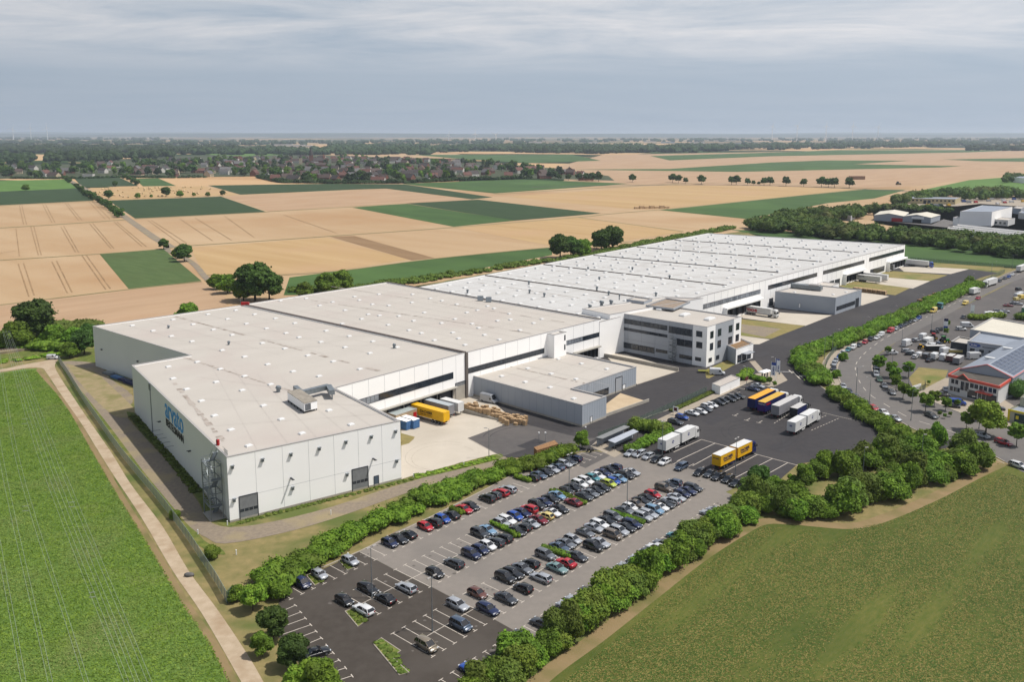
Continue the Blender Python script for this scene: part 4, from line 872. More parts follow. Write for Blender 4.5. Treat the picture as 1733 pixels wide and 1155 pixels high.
def leaf_cloud(lumps, n, size, rng, core=.78, spread=(.72, 1.08), up=.35):
    """leaf-sized faces spread over lumps [(cx,cy,cz,rx,ry,rz)], with a rough core in each lump"""
    L_ = np.array(lumps, dtype=float); w = (L_[:,3]*L_[:,4])**1.0; w /= w.sum()
    k = rng.choice(len(L_), n, p=w); d = rng.normal(size=(n,3)); d /= np.linalg.norm(d, axis=1)[:,None]; stray = rng.random(n) < .16; d[:,2] = np.where(d[:,2] < -.35, -d[:,2], d[:,2])
    r = rng.uniform(spread[0], spread[1], n); r = np.where(stray, r*rng.uniform(1.0, 1.32, n), r)[:,None]; c = L_[k,:3]+L_[k,3:]*d*r
    nn = d+rng.normal(size=(n,3))*.55; nn[:,2] += up; nn /= np.linalg.norm(nn, axis=1)[:,None]
    a = np.cross(nn, rng.normal(size=(n,3))); a /= np.linalg.norm(a, axis=1)[:,None]; b = np.cross(nn, a)
    s = size*rng.uniform(.6, 1.4, n)[:,None]; s2 = s*rng.uniform(.5, .9, n)[:,None]
    v = np.stack([c-a*s, c-b*s2, c+a*s, c+b*s2], axis=1).reshape(-1,3); f = np.arange(4*n).reshape(-1,4)
    if core:
        iv, if_ = ico(); vs = []; fs = []; off = len(v)
        for l in L_:
            q = iv*(1+rng.normal(size=(len(iv),1))*.09)*core*l[3:]+l[:3]; vs.append(q); fs.append(if_+off); off += len(q)
        return np.concatenate([v]+vs), [f, np.concatenate(fs)]
    return v, [f]
def crown_lumps(rng, w, h, z0, n, flat=1.0):
    """lumps of a broad crown: width w, height h, bottom at z0"""
    out = [(0,0,z0+h*.5,w*.33,w*.33,h*.36)]
    for i in range(n):
        t = rng.uniform(0, 1); z = z0+h*(.12+.78*t); rr = w*.5*math.sqrt(max(.05, 1-((t-.38)/.68)**2))*rng.uniform(.45, .8); a = i*2.4+rng.uniform(-.4, .4)
        r = w*rng.uniform(.13, .21); out.append((rr*math.cos(a), rr*math.sin(a), z, r, r*rng.uniform(.8,1.35), r*rng.uniform(.7, .95)*flat))
    return out
def make_tree(name, seed, w, h, z0, n_l, n_leaf, size, leaf, trunk_r=.22, label='', cat='tree'):
    rng = np.random.default_rng(seed); lm = crown_lumps(rng, w, h-z0, z0, n_l)
    root = empty(name, (0,0,0)); tag(root, label, cat)
    v, f = leaf_cloud(lm, n_leaf, size, rng); me = mesh_np('crown', v, f, leaf); o = bpy.data.objects.new('crown', me); C.objects.link(o); o.parent = root
    mb = MB(); top = z0+(h-z0)*.55; mb.tube((0,0,0),(0,0,z0),trunk_r,trunk_r*.75,8); mb.tube((0,0,z0),(0.1,0,top),trunk_r*.75,trunk_r*.3,6)
    for l in lm[1:9]: mb.tube((0,0,z0+(top-z0)*rng.uniform(0,.5)),(l[0]*.8,l[1]*.8,l[2]),trunk_r*.4,trunk_r*.12,5,False)
    mb.build('trunk', bark, root); return root
def make_shrub(name, seed, w, h, n_l, n_leaf, size, leaf, label='', cat='shrub'):
    rng = np.random.default_rng(seed); lm = [(0,0,h*.42,w*.36,w*.36,h*.42)]
    for i in range(n_l):
        a = i*2.4+rng.uniform(-.5,.5); t = rng.uniform(0,1); rr = w*.5*rng.uniform(.35,.8)*(1-.5*t); r = w*rng.uniform(.14,.24); lm.append((rr*math.cos(a), rr*math.sin(a), h*(.15+.68*t), r, r, min(r*.9, h*.3)))
    v, f = leaf_cloud(lm, n_leaf, size, rng); v[:,2] = np.maximum(v[:,2], .02); me = mesh_np(name, v, f, leaf); o = bpy.data.objects.new(name, me); C.objects.link(o); tag(o, label, cat); return o
PROTO = {}
def place(key, maker, pt, s=1.0, rz=None, label=None, group=None, sz=None):
    """first use moves the prototype itself, later uses copy it with its parts"""
    if key not in PROTO: PROTO[key] = o = maker(); 
    else: o = copy_tree(PROTO[key])
    if 'group' in o: del o['group']
    o.location = (pt[0], pt[1], 0); o.rotation_euler = (0, 0, rnd.uniform(0, 6.28) if rz is None else rz); o.scale = (s, s, sz or s)
    if label: o['label'] = label
    if group: o['group'] = group
    return o
def hedge(name, line, w, h, label, leaf=leafH, size=.3, dens=26, step=None, cat='hedge', jit=.16, seed=1, kind=None, rag=.25):
    rng = np.random.default_rng(seed); line = [Vector((p[0], p[1])) for p in line]; lm = []; tot = 0; step = step or w*.42
    o = Vector((line[0].x, line[0].y, 0))
    for i in range(len(line)-1):
        a, b = line[i], line[i+1]; l = (b-a).length; e = (b-a)/max(l, 1e-6); n = Vector((-e.y, e.x)); tot += l; k = max(1, int(l/step))
        for j in range(k):
            p = a+e*(l*(j+.5)/k)
            for side in (-.27, .27):
                hh = h*(1-rag*rng.random()); q = p+n*w*(side+rng.uniform(-jit, jit)*.5)+e*rng.uniform(-.3,.3)*step
                lm.append((q.x-o.x, q.y-o.y, hh*.5, w*.36*rng.uniform(.85,1.35), w*.36*rng.uniform(.85,1.35), hh*.5))
    nlf = int(tot*(w+2*h)*dens/10)
    v, f = leaf_cloud(lm, nlf, size, rng, core=.88); v[:,2] = np.maximum(v[:,2], .02)
    me = mesh_np(name, v, f, leaf); ob = bpy.data.objects.new(name, me); C.objects.link(ob); ob.location = o; tag(ob, label, cat, kind=kind); return ob
px = lambda *pts: [P2(*p) for p in pts]
# ---- hedge between the car park and the track
hedge('hedge', smooth_line(px((447,992),(470,986),(500,966),(560,934),(620,900),(690,868),(760,838),(838,806)), 4), 5.6, 3.6, 'long shaggy hedge between the car park and the gravel track', leafH, .27, 240, seed=3, rag=.55, jit=.4, step=1.7)
hedge('hedge', smooth_line(px((852,800),(880,797),(905,789),(935,776),(958,766)), 3), 5.0, 3.2, 'bushy hedge end beside the wooden crate and the dark parked cars', leafH, .27, 220, seed=4, rag=.5, jit=.4)
hedge('hedge', smooth_line(px((1062,767),(1085,757),(1110,744),(1134,733)), 3), 3.0, 2.2, 'bushy hedge behind the bicycle shelters', leafH, .26, 240, seed=5)
hedge('hedge', smooth_line(px((1070,726),(1090,728),(1110,734),(1126,728)), 3), 4.0, 4.0, 'tall bright bushes between shelter roofs and the service road', leafC2, .26, 240, seed=6, rag=.5)
# ---- hedge between the yard and the public road
hedge('hedge', smooth_line(px((1654,484),(1620,499),(1580,517),(1530,540),(1480,560),(1430,580),(1395,592),(1372,600),(1362,607),(1360,615),(1366,626),(1380,640),(1392,652)), 4), 6.6, 4.4, 'long green hedge curving between the service road and the fence', leafH, .34, 160, seed=7, rag=.45, jit=.35, step=1.9)
hedge('hedge', smooth_line(px((1410,668),(1432,684),(1460,703),(1490,724),(1515,741),(1538,745)), 4), 5.0, 3.8, 'hedge between the truck yard and the public road, ending at the exit', leafH, .3, 200, seed=8, rag=.5, jit=.4)
# ---- small trimmed hedges in the car park
for i, (a, b, t) in enumerate((((833,887),(872,906),'between the silver hatchback and the dark estates'),((763,863),(784,873),'beside the red saloon in the first row'),((934,833),(990,856),'in the middle of the upper double row'),((872,809),(898,817),'at the end of the first row by the bushes'),((918,930),(968,946),'beside the red hatchback in the lower double row'),((1031,869),(1090,889),'between silver estates in the lower double row'),((868,902),(876,912),'beside the black saloon in the upper double row'))):
    hedge('trimmed_hedge', px(a, b), 1.3, 1.1, 'low clipped hedge '+t, leafH, .16, 330, seed=20+i, rag=.1)
hedge('trimmed_hedge', px((1268,640),(1296,648)), 2.4, 1.6, 'clipped hedge at the paved corner by the flags', leafH, .2, 300, seed=31, rag=.1)
hedge('trimmed_hedge', px((1255,644),(1264,636),(1268,632)), 3, 2.2, 'clipped bright hedge behind the white hut', leafC, .2, 300, seed=32, rag=.1)
hedge('trimmed_hedge', px((1706,668),(1738,676)), 7, 5.5, 'tall dark clipped hedge beside the showroom with red trim', leafB, .25, 150, seed=33, rag=.06)
hedge('low_planting', px((1136,697),(1175,679),(1208,663)), 1.6, .7, 'low strip of planting along the footpath fence', leafD, .16, 260, seed=34)
# ---- big shrubs along the meadow (each its own)
SG = 'shrubs along the edge of the meadow'
mk = [lambda: make_shrub('shrub', 51, 8.4, 5.8, 20, 7000, .28, leafA), lambda: make_shrub('shrub', 52, 7.6, 6.4, 20, 7000, .28, leafH), lambda: make_shrub('shrub', 53, 8.8, 5.2, 20, 7000, .28, leafC2), lambda: make_shrub('shrub', 54, 8.0, 6.6, 18, 7000, .28, leafD)]
edge_l = [Vector(P2(*LP(s_, -22.9+.5*math.sin(s_*.13)))) for s_ in range(-16, 86, 3)]
def along(line, step):
    out = []; acc = 0
    for i in range(len(line)-1):
        l = (line[i+1]-line[i]).length
        while acc < l: out.append(line[i].lerp(line[i+1], acc/l)); acc += step*rnd.uniform(.85, 1.15)
        acc -= l
    return out
def shrub_row(line, step, jit, s0, s1, lab, keys=(0,1,2,3)):
    ps = along(line, step); 
    for i, p in enumerate(ps):
        k = rnd.choice(keys); ad = {0:'mid green',1:'fresh green',2:'yellowish',3:'olive'}[k]
        place('shrub%d' % k, mk[k], (p.x+rnd.uniform(-jit,jit), p.y+rnd.uniform(-jit,jit)), rnd.uniform(s0*.85,s1*1.05), None, lab % (ad, ordinal(i+1)), SG, sz=rnd.uniform(s0*.72,s1*1.12))
def ordinal(n): return '%d%s' % (n, 'th' if 10 <= n % 100 <= 20 else {1:'st',2:'nd',3:'rd'}.get(n % 10, 'th'))
shrub_row(edge_l, 2.1, 1.6, .74, .96, '%s bush, %s from the near end of the car park edge row')
shrub_row(smooth_line(px((1256,858),(1272,848),(1300,868),(1350,872),(1410,866),(1480,846),(1550,822),(1610,798),(1655,777)), 6), 2.6, 2.2, .74, 1.1, '%s bush, %s along the curved lower edge of the thicket', (0,1,3))
shrub_row(smooth_line(px((1378,810),(1420,803),(1470,793),(1520,780),(1560,766),(1590,757)), 6), 2.5, 2.4, .74, 1.12, '%s bush, %s from the left in the row behind the thicket lamps', (0,3,1))
for i, (u, v, s, k, t) in enumerate(((1310,832,.6,0,'bush standing free between the black cars and the thicket'),(1330,838,.55,1,'small bush at the left end of the thicket'),(1345,845,.7,0,'bush beside the bare soil gap in the thicket'),(1300,848,.7,3,'dark bush behind the end of the car park row'),(447,1012,.5,1,'bush at the near end of the long shaggy hedge'),
   (400,1016,.45,0,'small bush at the corner of the green fence'),(472,1014,.55,0,'round bush beside the empty first parking bay'),(1450,700,.3,2,'light bush in a gap of the roadside hedge'),(1415,640,.45,1,'round bush on the pavement between parked cars'),(1556,528,.5,3,'dark bush on the pavement beside the yellow van'),(1640,486,.9,3,'round dark bush ending the long hedge near the white truck'),
   (360,945,.45,2,'low bush beside the gravel track bend'),(296,878,.35,2,'low bush by the verge inside the green fence'),(1427,611,.5,1,'round bush at the fence where the road bends'))):
    place('shrub%d' % k, mk[k], P2(u, v), s, None, t)
# ---- near trees at the lower left and around the yard
T1 = lambda: make_tree('tree', 61, 5.6, 6.4, 1.3, 22, 9000, .22, leafA, .14)
T2 = lambda: make_tree('tree', 62, 5.2, 5.8, 1.0, 20, 9000, .22, leafB, .14)
T3 = lambda: make_tree('tree', 63, 5.4, 5.6, 1.1, 20, 9000, .23, leafC, .14)
T4 = lambda: make_tree('tree', 64, 12, 13, 2.2, 34, 9000, .5, leafB, .45)
T5 = lambda: make_tree('tree', 65, 13, 11, 1.6, 34, 9000, .5, leafA, .4)
T6 = lambda: make_tree('street_tree', 66, 4.4, 6.0, 2.2, 16, 3000, .26, leafA, .12)
TR = dict(a=T1, b=T2, c=T3, d=T4, e=T5, f=T6)
for k, u, v, s, t in (('c',428,1034,.85,'light green tree at the corner of the fence and the car park'),('b',463,1082,1.0,'dense dark tree at the left edge of the car park'),('a',444,1112,.62,'small sparse tree between the path and the dark tree'),('b',497,1132,.95,'dark tree behind the black saloon in the left column'),('c',508,1185,1.0,'leafy tree at the bottom edge left of the bay lines'),('a',543,1195,1.05,'bright tree at the bottom edge covering the bay lines'),
   ('b',1284,827,1.0,'small tree standing at the end of the black car row'),('c',1342,826,.55,'thin young tree among the empty truck bays'),('a',1360,828,.9,'yellowish tree in front of the thicket'),
   ('d',60,574,1.25,'big round tree left of the lettered hall'),('e',28,590,.9,'broad bush tree left of the big round tree'),('e',92,584,.7,'dense tree between the railway and the big round tree'),('d',143,600,.75,'dark tree against the shaded wall of the front hall'),('e',125,590,.7,'leafy tree near the railway behind the path'),('e',118,606,.5,'low tree where the path meets the fence'),('d',150,580,.6,'tree top behind the far corner of the front hall'),
   ('d',432,510,1.5,'large tree behind the front hall roof'),('d',456,509,1.15,'right companion of the large tree behind the roof'),('e',412,509,1.0,'rounded tree left of the large tree behind the roof'),('e',385,497,.85,'dark shrubby tree at the end of the farm lane'),('e',366,490,.7,'pale bushy tree beside the farm lane end'),('e',318,549,.8,'tree top showing over the roof edge left of the red hoist'),
   ('e',552,498,.95,'low broad tree behind the middle hall roof'),('e',578,493,.95,'dark broad tree behind the middle hall roof'),('e',515,505,.7,'small tree between the two groups behind the roofs'),('d',948,437,1.25,'left tall tree of the pair behind the white roof'),('d',966,436,1.1,'second tall tree behind the white roof'),('e',986,434,1.0,'lower tree between the two tall groups behind the white roof'),('d',1018,425,1.2,'tall dense tree behind the white roof'),('d',1036,424,1.35,'rightmost tall tree behind the white roof'),('e',1010,421,.7,'small tree left of the rightmost tall tree'),
   ('d',312,443,.9,'dark tree beside the square green maize field'),('e',300,438,.6,'small round tree left of the dark tree by the maize field'),('d',277,422,.6,'lone tree at the lane junction'),('d',281,333,1.0,'round tree in the bale field'),('e',233,336,.6,'pale round tree in the bale field'),('d',184,337,.9,'round tree at the left edge of the bale field'),('e',305,333.5,.7,'broad low tree right of the round tree in the bale field'),('d',377,331.5,.6,'small round tree at the corner of the bale field'),('e',352,332.5,.5,'small tree between the low trees of the bale field'),('e',328,332,.4,'tiny tree in the row of the bale field'),('e',256,334.5,.35,'tiny shrub tree left of the round bale field tree'),('d',195,316,.7,'lone round tree in the square dark green field'),('e',44,323,.8,'narrow lone tree in the light green field'),
   ('f',1487,632,1.06,'light street tree beside the red van at the bend'),('f',1509,640,0.94,'first of the round street trees on the lawn side'),('f',1514,650,0.94,'second of the round street trees on the lawn side'),('f',1516,662,0.89,'third round street tree in the row by the lawn'),('f',1528,676,0.89,'fourth round street tree in the row by the lawn'),('f',1544,682,0.81,'last round street tree of the row by the lawn'),('f',1537,640,0.94,'dark round street tree behind the row by the lawn'),
   ('f',1566,698,0.98,'bright street tree beside the driveway of the showroom'),('f',1581,688,0.81,'ball shaped tree left of the blue van'),('f',1600,696,0.72,'ball shaped tree in front of the blue van'),('f',1635,728,0.85,'slim street tree beside the silver saloon'),('f',1720,756,1.05,'slim street tree behind the red estate'),('f',1652,712,0.81,'small dark tree behind the big bright tree'),('f',1602,555,0.59,'small standard tree beside the white van of the yard'),('f',1503,602,0.59,'thin street tree beside the white vans'),('f',1601,568,0.51,'small tree below the blue and white flag'),
   ('c',1668,736,1.75,'big bright green tree in front of the showroom'),('f',1620,690,0.42,'round clipped tree behind the blue van'),('f',1590,706,0.30,'clipped ball bush in the showroom bed'),('f',1599,709,0.26,'dark clipped ball bush in the showroom bed'),('f',1608,706,0.26,'small clipped ball bush at the end of the showroom bed'),('f',1572,652,0.26,'tiny round bush on the corner lawn'),
   ('f',1302,652,.45,'small round bush beside the flags'),('f',1311,656,.35,'low round bush at the paved corner edge'),('a',985,782-22,.75,'bright bush tree between the wooden crate and the parking bays')):
    place('tree_'+k, TR[k], P2(u, v), s, None, t)
# avenue trees on the country road
AV = 'avenue trees along the country road'
av = [(1070,308.5),(1138,309),(1148,310),(1160,311),(1187,312),(1238,313),(1246,313),(1265,313.5),(1275,313.5),(1284,313.8),(1293,314),(1303,314),(1330,315),(1360,316),(1390,317),(1402,317),(1412,317.5),(1437,318.5),(980,306),(992,306.5),(1002,307),(1013,307.5),(962,305.5),(946,305)]
sc = [1.1,1.2,1.1,.8,1.2,1.1,1.2,.9,.6,.5,1.0,1.1,1.2,1.0,1.3,1.1,1.2,1.3,1.1,1.1,1.2,1.2,.9,.9]
order = sorted(range(len(av)), key=lambda i: av[i][0])
for n_, i in enumerate(order):
    place('avenue', lambda: make_tree('avenue_tree', 71, 13, 13.5, 4.2, 20, 1500, .9, leafB, .35), P2(*av[i]), sc[i]*.9, None, 'small dark crowned avenue tree, %s from the left along the country road' % ordinal(n_+1), AV)
# row of trees along the farm lane
LN = 'trees lining the farm lane'
for n_, t in enumerate(np.linspace(0, 1, 26)):
    pts = [(112,303),(124,311),(138,322),(152,334),(166,340),(182,350),(196,360),(206,368)]; q = t*(len(pts)-1); i = min(int(q), len(pts)-2); f_ = q-i
    u = pts[i][0]*(1-f_)+pts[i+1][0]*f_-4; v = pts[i][1]*(1-f_)+pts[i+1][1]*f_
    if 4 <= n_ <= 5 or n_ == 12: continue
    place('lane', lambda: make_tree('lane_tree', 72, 9, 7.5, 1.0, 18, 1500, .7, leafB, .25), P2(u, v), rnd.uniform(.8,1.25), None, 'tree of the farm lane row, %s from the village end' % ordinal(n_+1), LN)
for n_, (u, v) in enumerate(((205,300),(212,303),(219,306),(226,310),(232,314))): place('lane', None, P2(u, v), 1.2, None, 'tree of the short row between two green fields, %s from the village' % ordinal(n_+1), 'trees between the green fields')
# ---- scrub belt along the back of the halls, the railway strip at the left
hedge('scrub', smooth_line(px((490,492),(560,494),(640,484),(700,478),(760,468),(830,458),(900,446),(960,440),(1040,425),(1100,411),(1180,398),(1240,386)), 4), 9, 3.2, 'belt of scrub behind the back wall of the halls', leafD, .7, 16, seed=40, kind='stuff', rag=.6, step=5)
hedge('scrub', smooth_line(px((-80,592),(0,585),(60,588),(110,590)), 4), 12, 4.0, 'scrub along the railway at the left', leafA, .6, 22, seed=41, kind='stuff', rag=.6, step=5)
hedge('scrub', smooth_line(px((-80,622),(20,612),(80,603),(130,598)), 4), 4, 1.4, 'low weeds between the railway and the path', leafC, .35, 30, seed=42, kind='stuff', rag=.8, step=3)
hedge('scrub', smooth_line(px((60,566),(100,558),(150,552)), 4), 14, 3.5, 'scrub behind the far left corner of the hall', leafD, .6, 22, seed=43, kind='stuff', rag=.6, step=5)
# ---- weeds on the verge beside the long wall
hedge('verge_weeds', smooth_line(px((225,705),(262,745),(300,790),(335,835)), 3), 2.2, .7, 'weedy strip at the foot of the lettered wall', leafD, .22, 90, seed=44, kind='stuff', rag=.7, step=1.5)
hedge('verge_weeds', smooth_line(px((398,888),(460,871),(560,846),(650,824),(700,811)), 3), 1.4, .3, 'weedy strip at the foot of the sunlit end wall', leafD, .16, 120, seed=45, kind='stuff', rag=.7, step=1.2)
hedge('verge_weeds', smooth_line(px((700,808),(780,790),(838,775)), 3), 2.0, .5, 'weeds between the concrete yard and the track', leafC, .2, 90, seed=46, kind='stuff', rag=.7, step=1.2)
# ---- woods: masses nobody could count
def woodland(name, poly, n, w, h, leaf, label, seed, per=110, size=1.1, front=None):
    rng = np.random.default_rng(seed); lm = []; xs = [p[0] for p in poly]; ys = [p[1] for p in poly]; tries = 0
    while len(lm) < n*4 and tries < n*60:
        tries += 1; x = rng.uniform(min(xs), max(xs)); y = rng.uniform(min(ys), max(ys))
        if not in_poly(x, y, poly): continue
        s = rng.uniform(.75, 1.2); ww = w*s; hh = h*s*rng.uniform(.85,1.1)
        lm.append((x, y, hh*.55, ww*.42, ww*.42, hh*.45))
        for k in range(3): a = rng.uniform(0, 6.28); lm.append((x+ww*.32*math.cos(a), y+ww*.32*math.sin(a), hh*rng.uniform(.35,.75), ww*.25, ww*.25, ww*.22))
    v, f = leaf_cloud(lm, len(lm)//4*per, size, rng, core=.9, spread=(.85,1.1))
    o = bpy.data.objects.new(name, mesh_np(name, v, f, leaf)); C.objects.link(o); tag(o, label, 'wood', kind='stuff'); return o
leafW = mat('leaves_wood', S(52,76,32,1.5), S(84,108,44,1.5), .12, 5, c3=S(88,96,50,1.35), scale3=.03, contrast=(.38,.62), c3r=(.5,.65), **fol)
woodland('wood', px((1268,392),(1389,405),(1535,415),(1733,441),(1860,453),(1860,427),(1733,419),(1592,408),(1466,399),(1400,384),(1300,381),(1264,386)), 430, 11, 9.5, leafW, 'thick belt of wood beyond the far end of the long hall', 81, 150, 1.0)
woodland('wood', px((1300,382),(1400,380),(1478,367),(1486,361),(1400,368),(1320,374)), 110, 11, 11, leafW, 'wooded hill behind the blue roofed shed', 82, 130, 1.1)
woodland('wood', px((1512,346),(1530,337),(1580,331),(1620,328),(1733,332),(1760,338),(1640,341),(1612,335),(1570,342),(1516,350)), 90, 13, 12, leafW, 'row of trees behind the beige workshop', 83, 110, 1.3)
woodland('wood', px((1490,357),(1560,359),(1620,364),(1620,361),(1570,356),(1495,353)), 45, 8, 6, leafW, 'bushes between the workshop and the grey sheds', 84, 90, 1.2)
woodland('wood', px((1690,308),(1733,303),(1733,308),(1700,312)), 12, 14, 13, leafW, 'clump of trees at the right edge by the white building', 85, 90, 1.4)
# far woods left and centre
woodland('wood', px((-60,282),(54,281),(57,274),(40,270),(-60,268)), 60, 26, 26, leafF, 'dark wood at the far left beyond the village', 86, 70, 2.6)
woodland('wood', px((78,276),(185,278),(215,270),(205,266),(80,268)), 90, 26, 27, leafF, 'tall poplar wood behind the village at the left', 87, 70, 2.6)
woodland('wood', px((217,272),(292,270),(294,264),(218,266)), 50, 26, 26, leafF, 'long dark row of poplars behind the village', 88, 70, 2.6)
for i, (pp, n) in enumerate(((((-60,258),(200,262),(400,262),(420,254),(200,250),(-60,249)),260),(((300,262),(620,263),(740,262),(760,257),(500,254),(300,255)),150),(((560,256),(1200,259),(1250,252),(900,248),(560,250)),300),(((870,258),(1000,261),(1170,257),(1160,252),(880,253)),160),(((1130,258),(1420,252),(1650,247),(1650,242),(1300,246),(1120,250)),260),(((1400,249),(1760,245),(1760,238),(1400,240)),120),(((-60,245),(560,247),(900,245),(900,241),(-60,240)),260),(((640,243),(1733,239),(1733,235),(640,238)),220),(((1640,256),(1760,255),(1760,250),(1650,251)),40),(((-60,237),(300,239),(300,236),(-60,234)),90))):
    woodland('wood', px(*pp), int(n*1.15), 58, [20,17,20,20,20,18,22,24,17,28][i], leafF, ['wooded belt left of the village','hedges and trees behind the village','long wooded horizon in the middle','dense wood before the middle horizon','wooded belt at the right under the turbines','trees at the far right horizon','farthest wooded strip at the left','farthest wooded strip at the right','small wood at the right edge of the fields','faint wood at the left horizon'][i], 90+i, 60, 4.2)
# ---- beet plants
def scatter_leaves(name, poly, n, size, leaf, label, seed, zmax=.16, near=None):
    rng = np.random.default_rng(seed); xs = [p[0] for p in poly]; ys = [p[1] for p in poly]; pts = []
    X = rng.uniform(min(xs), max(xs), n*3); Y = rng.uniform(min(ys), max(ys), n*3)
    for x, y in zip(X, Y):
        if in_poly(x, y, poly): pts.append((x, y))
        if len(pts) >= n: break
    c = np.array([(x, y, 0) for x, y in pts]); c[:,2] = rng.uniform(.05, zmax, len(c)); k = len(c)
    nn = rng.normal(size=(k,3))*.6; nn[:,2] += 1; nn /= np.linalg.norm(nn, axis=1)[:,None]; a = np.cross(nn, rng.normal(size=(k,3))); a /= np.linalg.norm(a, axis=1)[:,None]; b = np.cross(nn, a); s = size*rng.uniform(.6,1.4,k)[:,None]
    v = np.stack([c-a*s, c-b*s*.6, c+a*s, c+b*s*.6], axis=1).reshape(-1,3)
    o = bpy.data.objects.new(name, mesh_np(name, v, np.arange(4*k).reshape(-1,4), leaf)); C.objects.link(o); tag(o, label, 'crop', kind='stuff'); return o
leafBeet = mat('beet_foliage', S(98,130,28,1.0), S(140,166,60,1.0), .5, 6, c3=S(140,152,84,.95), scale3=.06, contrast=(.35,.65), rough=.6, spec=.3, trans=.25)
scatter_leaves('beet_crop', px((-60,640),(0,634),(40,628),(60,627),(74,643),(95,666),(119,699),(154,761),(203,844),(254,926),(306,1015),(357,1090),(391,1157),(420,1210),(-60,1210)), 200000, .15, leafBeet, 'dense green beet leaves covering the field by the path', 101)

# pale dry stalks lying on the mown meadow
def hay_streaks(poly, n, m_, seed):
    rng = np.random.default_rng(seed); xs = [p[0] for p in poly]; ys = [p[1] for p in poly]; X = rng.uniform(min(xs),max(xs),n*3); Y = rng.uniform(min(ys),max(ys),n*3); P = []
    for x, y in zip(X, Y):
        a = x*_LE.x+y*_LE.y; b = -x*_LE.y+y*_LE.x
        w = .5+.3*math.sin(b*.75)+.25*math.sin(b*.21+a*.05)+.2*math.sin(a*.13+b*.09)
        if rng.random() < w and in_poly(x, y, poly): P.append((x, y))
        if len(P) >= n: break
    c = np.array([(x, y, .03) for x, y in P]); k = len(c); c[:,2] += rng.uniform(0,.04,k); th = math.atan2(_LE.y,_LE.x)+rng.normal(size=k)*.6; l = rng.uniform(.10,.26,k); w = rng.uniform(.03,.07,k)
    e = np.stack([np.cos(th)*l, np.sin(th)*l, rng.normal(size=k)*.02], 1); g = np.stack([-np.sin(th)*w, np.cos(th)*w, rng.normal(size=k)*.01], 1)
    v = np.stack([c-e-g, c+e-g, c+e+g, c-e+g], axis=1).reshape(-1,3); return mesh_np('grass', v, np.arange(4*k).reshape(-1,4), m_)
MP = px((940,1165),(1060,1070),(1180,965),(1290,892),(1400,900),(1500,886),(1600,842),(1690,796),(1790,830),(1790,1200),(940,1200))
for m_, n_, sd_, lb in ((mat('dry_stalks', S(128,122,58,.82), S(142,130,70,.84), .3), 60000, 102, 'pale dry stalks lying on the mown meadow'), (mat('green_tufts', S(68,96,24,.8), S(82,108,34,.8), .3), 60000, 103, 'short green tufts of the mown meadow')):
    o = bpy.data.objects.new('grass', hay_streaks(MP, n_, m_, sd_)); C.objects.link(o); tag(o, lb, 'grass', kind='stuff')
# ================================================================ CAR PARK MARKINGS
LE = Vector((math.cos(R(49.7)), math.sin(R(49.7)))); LN_ = Vector((-LE.y, LE.x)); LO = Vector((-21.418, 140.996)); BD = Vector((math.cos(R(-42.4)), math.sin(R(-42.4))))
def lot(s, t): return LO+LE*s+LN_*t
def mark_rows(name, tops, s0, s1, depth, both=True, centre=False, skip=(), z=.024, up=False):
    mb = MB(); k = 0; s = s0
    while s <= s1+.01:
        if k not in skip:
            a = lot(s, tops+.0); b = a+BD*depth
            stripe(mb, a, b, .13, z)
            if both or up: stripe(mb, a-LE*.5, a+LE*.5, .14, z+.002)
            if both or not up: stripe(mb, b-LE*.5, b+LE*.5, .14, z+.002)
        s += 2.508; k += 1
    if centre: stripe(mb, lot(s0+.2, tops)+BD*depth*.5, lot(s1+.2, tops)+BD*depth*.5, .13, z+.003)
    return tag(mb.build(name, line_mark), kind='structure')
line_mark = mat('bay_marking', S(226,216,202,.85), S(206,196,184,.85), 1.5)
mark_rows('bay_markings', 28.0, -4.2, 104, 5.05, False)
mark_rows('bay_markings', 16.95, 3.0, 87.5, 10.15, True, True)
mark_rows('bay_markings', .28, 0.0, 85, 10.2, True, True)
mark_rows('bay_markings', -15.3, -14, 86, 5.0, False, up=True)
mb = MB()   # bays of the left column
for (a, b) in (((478,1035),(500,1025.5)),((480,1048),(509,1037)),((483,1060),(517,1047.5)),((478,1075),(526,1058.5)),((501,1082),(535,1069.5)),((515,1093),(544,1081)),((515,1105),(553,1093.5)),((518,1122),(564,1106)),((553,1127),(574,1118.5)),((556,1141),(585,1131.5)),((565,1155),(596,1145))):
    p = Vector(P2(*a)); q = Vector(P2(*b)); stripe(mb, p, q, .14, .026); e_ = (q-p).normalized(); n_ = Vector((-e_.y, e_.x)); stripe(mb, q-n_*.5, q+n_*.5, .15, .028)
tag(mb.build('bay_markings', line_mark), kind='structure')
mb = MB()   # bays and truck lanes at the right
TRK = (((1118,777),(1188,744)),((1146,786),(1210,750.5)),((1170,796),(1282,735+4)),((1210,806),(1282,768)),((1245,813),(1307,776)),((1278,812),(1334,784)))
for a, b in (((1140,766),(1187,744.5)),((1146,781),(1210,751)),((1172,789),(1216,765)),((1225,800),(1282,770)),((1245,809),(1307,777)),((1290,808),(1333,784)),((1187,744.5),(1360,791))): stripe(mb, P2(*a), P2(*b), .2, .026)
for a, b in (((1122,781),(1131,776)),((1140,786),(1152,779)),((1162,792),(1175,785)),((1178,797),(1192,790)),((1196,801),(1208,794)),((1212,806),(1224,799)),((1226,810),(1240,802)),((1105,777),(1117,770)),((1090,772),(1100,765))):
    p = Vector(P2(*a)); q = Vector(P2(*b)); stripe(mb, p, q, .14, .026)
    e_ = (q-p).normalized(); n_ = Vector((-e_.y, e_.x)); stripe(mb, p-n_*.5, p+n_*.5, .15, .028)
